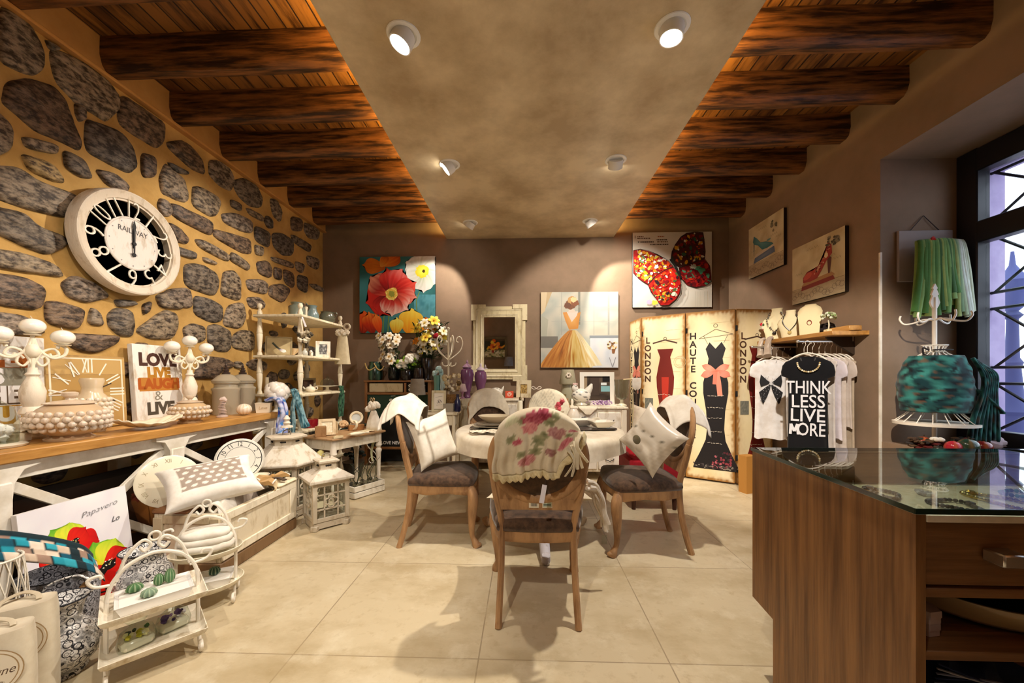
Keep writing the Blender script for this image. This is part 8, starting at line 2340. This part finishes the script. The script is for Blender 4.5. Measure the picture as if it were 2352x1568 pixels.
# ================= display counter
QX0, QX1, QY0, QY1, QZ = .882, 2.25, .885, 1.605, .886
t = thing('display_counter', 'walnut display counter with glass top, drawer and open shelves', 'display counter', ((QX0 + QX1) / 2, (QY0 + QY1) / 2, 0))
m = MB(); prof = [(QY0, 0), (1.455, 0), (1.455, .285), (QY1, .285), (QY1, QZ), (QY0, QZ)]
for x in (QX0, QX1 - .022): m = MB(); m.prism([(a, c) for a, c in prof], x, x + .022, MX(((0, 0, 1, 0), (1, 0, 0, 0), (0, 1, 0, 0), (0, 0, 0, 1)))); m.build('side_panel', 'walnut_v', t, world=True)
m = MB(); xm, ww = (QX0 + QX1) / 2, QX1 - QX0 - .046
m.box((xm, QY1 - .011, (QZ + .285) / 2), (ww, .02, QZ - .285), col=WHITE); m.box((xm, 1.44, .14), (ww, .02, .28)); m.build('rear_panel', 'walnut_h', t, world=True)
m = MB(); m.box((xm, QY0 + .022, .80), (ww - .004, .022, .155), .002); d = m.build('drawer', 'walnut_h', t, world=True)
m = MB(); m.box((0, 0, 0), (.055, .042, .028), .003); h_ = m.build('drawer_handle', 'chrome', d, loc=(1.062 - xm, QY0 - .012 - (QY0 + QY1) / 2, .797))
for z in (.713, .569):
    m = MB(); m.box((xm, (QY0 + QY1) / 2, z - .011), (ww, QY1 - QY0 - .03, .022), .002); m.build('shelf', 'walnut_h', t, world=True)
m = MB(); m.box((xm, 1.165, .05), (ww, .54, .02), .002); m.build('shelf', 'walnut_h', t, world=True)
m = MB(); m.box((xm, QY0 + .012, QZ - .008), (ww + .001, .03, .016), .001); m.box((QX0 + .011, (QY0 + QY1) / 2, QZ + .0004), (.0215, QY1 - QY0, .001)); m.build('white_edging', 'white_paint', t, world=True)
m = MB(); m.box((xm, (QY0 + QY1) / 2 + .012, .762), (ww, QY1 - QY0 - .05, .008)); m.build('display_tray', 'tray_beige', t, world=True)
m = MB(); m.box((xm, (QY0 + QY1) / 2, QZ + .009), (QX1 - QX0 + .006, QY1 - QY0 + .006, .012)); g_ = m.build('glass_top', 'counter_glass', t, world=True)
m = MB(); e = .003
for (cx_, cy_, dx_, dy_) in ((QX0 - .0045, (QY0 + QY1) / 2, .003, QY1 - QY0 + .010), (QX1 + .0045, (QY0 + QY1) / 2, .003, QY1 - QY0 + .010), (xm, QY0 - .0045, QX1 - QX0 + .012, .003), (xm, QY1 + .0045, QX1 - QX0 + .012, .003)): m.box((cx_, cy_, QZ + .009), (dx_, dy_, .0125))
m.build('glass_edge', 'glass_edge', g_, loc=None, world=False)
for v_ in g_.children[0].data.vertices: v_.co -= V(t.location)
for o_ in [c_ for c_ in t.children] + list(g_.children):   # the left end is cut slightly oblique
    for v_ in o_.data.vertices:
        X_, Y_ = v_.co.x + t.location.x, v_.co.y + t.location.y
        v_.co.x += (Y_ - QY0) * .087 * (1 - (X_ - QX0) / (QX1 - QX0))
# jewellery under the glass
ZJ = .767
js = [('necklace', 'dark bead necklace coil near the middle of the display tray', 1.42, 1.30, .055, ['#282428', '#4a4448', '#6c6468'], 1), ('necklace', 'long silver and gold chain necklace along the display tray', 1.62, 1.34, .09, ['#c8a848', '#e0cc8c', '#a88838'], 2), ('bracelet', 'dark twisted bangle near the left of the display tray', 1.17, 1.25, .035, ['#3a3236', '#5c5456'], 0), ('bracelet', 'gold bracelet behind the dark bangle', 1.14, 1.42, .028, ['#c8a44c', '#e6cc84'], 0), ('brooch', 'gold leaf brooch at the front left of the tray', 1.12, 1.10, .02, ['#b08438', '#d8b868'], 0), ('necklace', 'gold charm necklace at the front corner of the tray', 1.09, 1.02, .05, ['#d0b060', '#a88440', '#efe0a8'], 2),
      ('bracelet', 'grey crystal bracelet lying left at the front of the tray', 1.32, 1.08, .042, ['#5c5860', '#8c8890', '#3a363c'], 0), ('bracelet', 'grey crystal bracelet lying right at the front of the tray', 1.44, 1.05, .042, ['#4c4850', '#7c7880'], 0), ('necklace', 'green stone necklace near the window end of the tray', 1.78, 1.42, .045, ['#2c6c48', '#4c9c6c', '#1c4c34'], 1), ('necklace', 'dark pearl strand at the back of the tray', 1.30, 1.42, .06, ['#3c3c44', '#1c1c20', '#8c8c94'], 2), ('ring', 'small silver ring in the middle of the tray', 1.25, 1.16, .012, ['#d8d8dc'], 0), ('brooch', 'white crystal brooch beside the pearl strand', 1.45, 1.42, .018, ['#e4e4ea', '#b8b8c0'], 0), ('bracelet', 'copper bracelet at the window side of the tray', 1.66, 1.16, .035, ['#8c5c38', '#b88050'], 0)]
for nm, lab, x, y, r, cs_, fl in js:
    m = MB(); n = int(2 * PI * r / .011); sq = .55 if fl == 2 else 1
    for k in range(max(7, n)):
        a = 2 * PI * k / max(7, n); rr = r * (1 + .18 * math.sin(a * 3) * (fl > 0))
        m.ball((rr * math.cos(a), rr * sq * math.sin(a), .007), .0068 if nm != 'ring' else .004, 7, 5, col=S(R.choice(cs_)))
    if nm in ('brooch',) or fl: m.ball((r, 0, .009), (.014, .012, .009), 8, 6, col=S(cs_[-1]), bumpy=.6)
    one(nm, m, 'gloss_metal' if '#c8a' in cs_[0] or '#d' in cs_[0] else 'ceramic', lab, 'jewellery', (x, y, ZJ), (0, 0, R.uniform(0, 3)), 'jewellery under the counter glass')
m = MB(); m.box((0, 0, .001), (.13, .08, .002), col=S('#ecebee')); one('display_card', m, 'paint', 'white card under the crystal bracelets in the counter', 'card', (1.36, .98, ZJ), (0, 0, .15))
# on the open shelves
def hexbox(label, x, y, z, r, h, c):
    m = MB(); f = lambda q, zz: [(q * math.cos(PI / 3 * i), q * math.sin(PI / 3 * i), zz) for i in range(6)]
    m.loft([f(r * .95, 0), f(r * .95, h * .45), f(r, h * .46), f(r, h - .003), f(r * .98, h)], col=S(c)); one('gift_box', m, 'matte', label, 'box', (x, y, z), (0, 0, .2), 'small boxes on the counter shelf', sharp=20)


hexbox('lower small pinkish box in the stack on the counter shelf', .985, .975, .570, .032, .030, '#b09c98'); hexbox('upper small pinkish box in the stack on the counter shelf', .985, .975, .6005, .034, .030, '#b8a4a0')
t = thing('round_tray', 'large dark round tray with cream rim tilted on the counter shelf', 'tray', (1.25, 1.17, .604), rot=(math.radians(7), 0, 0))
m = MB(); m.lathe([(0, 0), (.22, 0), (.225, .01), (.225, .05), (.218, .05), (.21, .012), (0, .01)], 56, colfn=lambda a, k: S('#c0ac84') if .25 < k < .62 else S('#141320')); m.build('tray_body', 'ceramic', t, sharp=30)
m = MB(); m.prism([(-.04, 0), (.05, -.02), (.07, .05), (.02, .09), (-.05, .06)], 0, .012, col=S('#8a5430')); one('leather_pouch', m, 'matte', 'brown leather pouch lying behind the boxes on the counter shelf', 'pouch', (.995, 1.28, .570))
m = MB(); m.lathe([(0, 0), (.13, 0), (.13, .012), (0, .012)], 40, Tm(rot=(PI / 2, 0, 0)), col=S('#cbb07c')); m.lathe([(0, .013), (.04, .013), (.04, .0135), (0, .0135)], 20, Tm((-.03, 0, .02), (PI / 2, 0, 0)), col=S('#141414')); one('round_board', m, 'matte', 'pale round wooden board standing on the bottom shelf of the counter', 'board', (.975, 1.05, .196))
t = thing('woven_bag', 'dark blue bag with pale straps stuffed on the bottom counter shelf', 'bag', (1.22, 1.14, .10))
m = MB(); m.ball((0, 0, .19), (.17, .14, .185), 28, 18, col=S('#1c2440'), bumpy=.35); m.build('body', 'fabric', t, sharp=75)
m = MB()
for k in range(12): m.tube(bez([(-.15, -.10 - .002 * k, .20 + .014 * k), (-.05, -.155, .22 + .012 * k + .02 * math.sin(k)), (.06, -.155, .19 + .014 * k), (.15, -.10, .22 + .012 * k)], 5), .004, 5, col=S(R.choice(['#8c98b8', '#4a5884', '#b4bccc', '#2c3860'])), flat=.5)
m.build('straps', 'fabric', t)
m = MB(); m.ball((0, 0, .10), (.12, .12, .10), 20, 14, col=S('#5c3448'), bumpy=.4); one('plum_bag', m, 'fabric', 'plum coloured soft bag on the bottom counter shelf', 'bag', (1.55, 1.14, .10), sharp=75)
m = MB(); m.loft([[(x * .07 * r, y * .05 * r, z) for x, y in ((-1, -1), (1, -1), (1, 1), (-1, 1))] for r, z in ((.95, 0), (1, .30), (.99, .38))], col=S('#b4803c'), caps=True); one('paper_bag', m, 'matte', 'brown paper bag on the floor between screen and counter', 'bag', (aZ(1713, 1130, 0).x + .02, aZ(1713, 1130, 0).y, 0), (0, 0, .3), sharp=20)
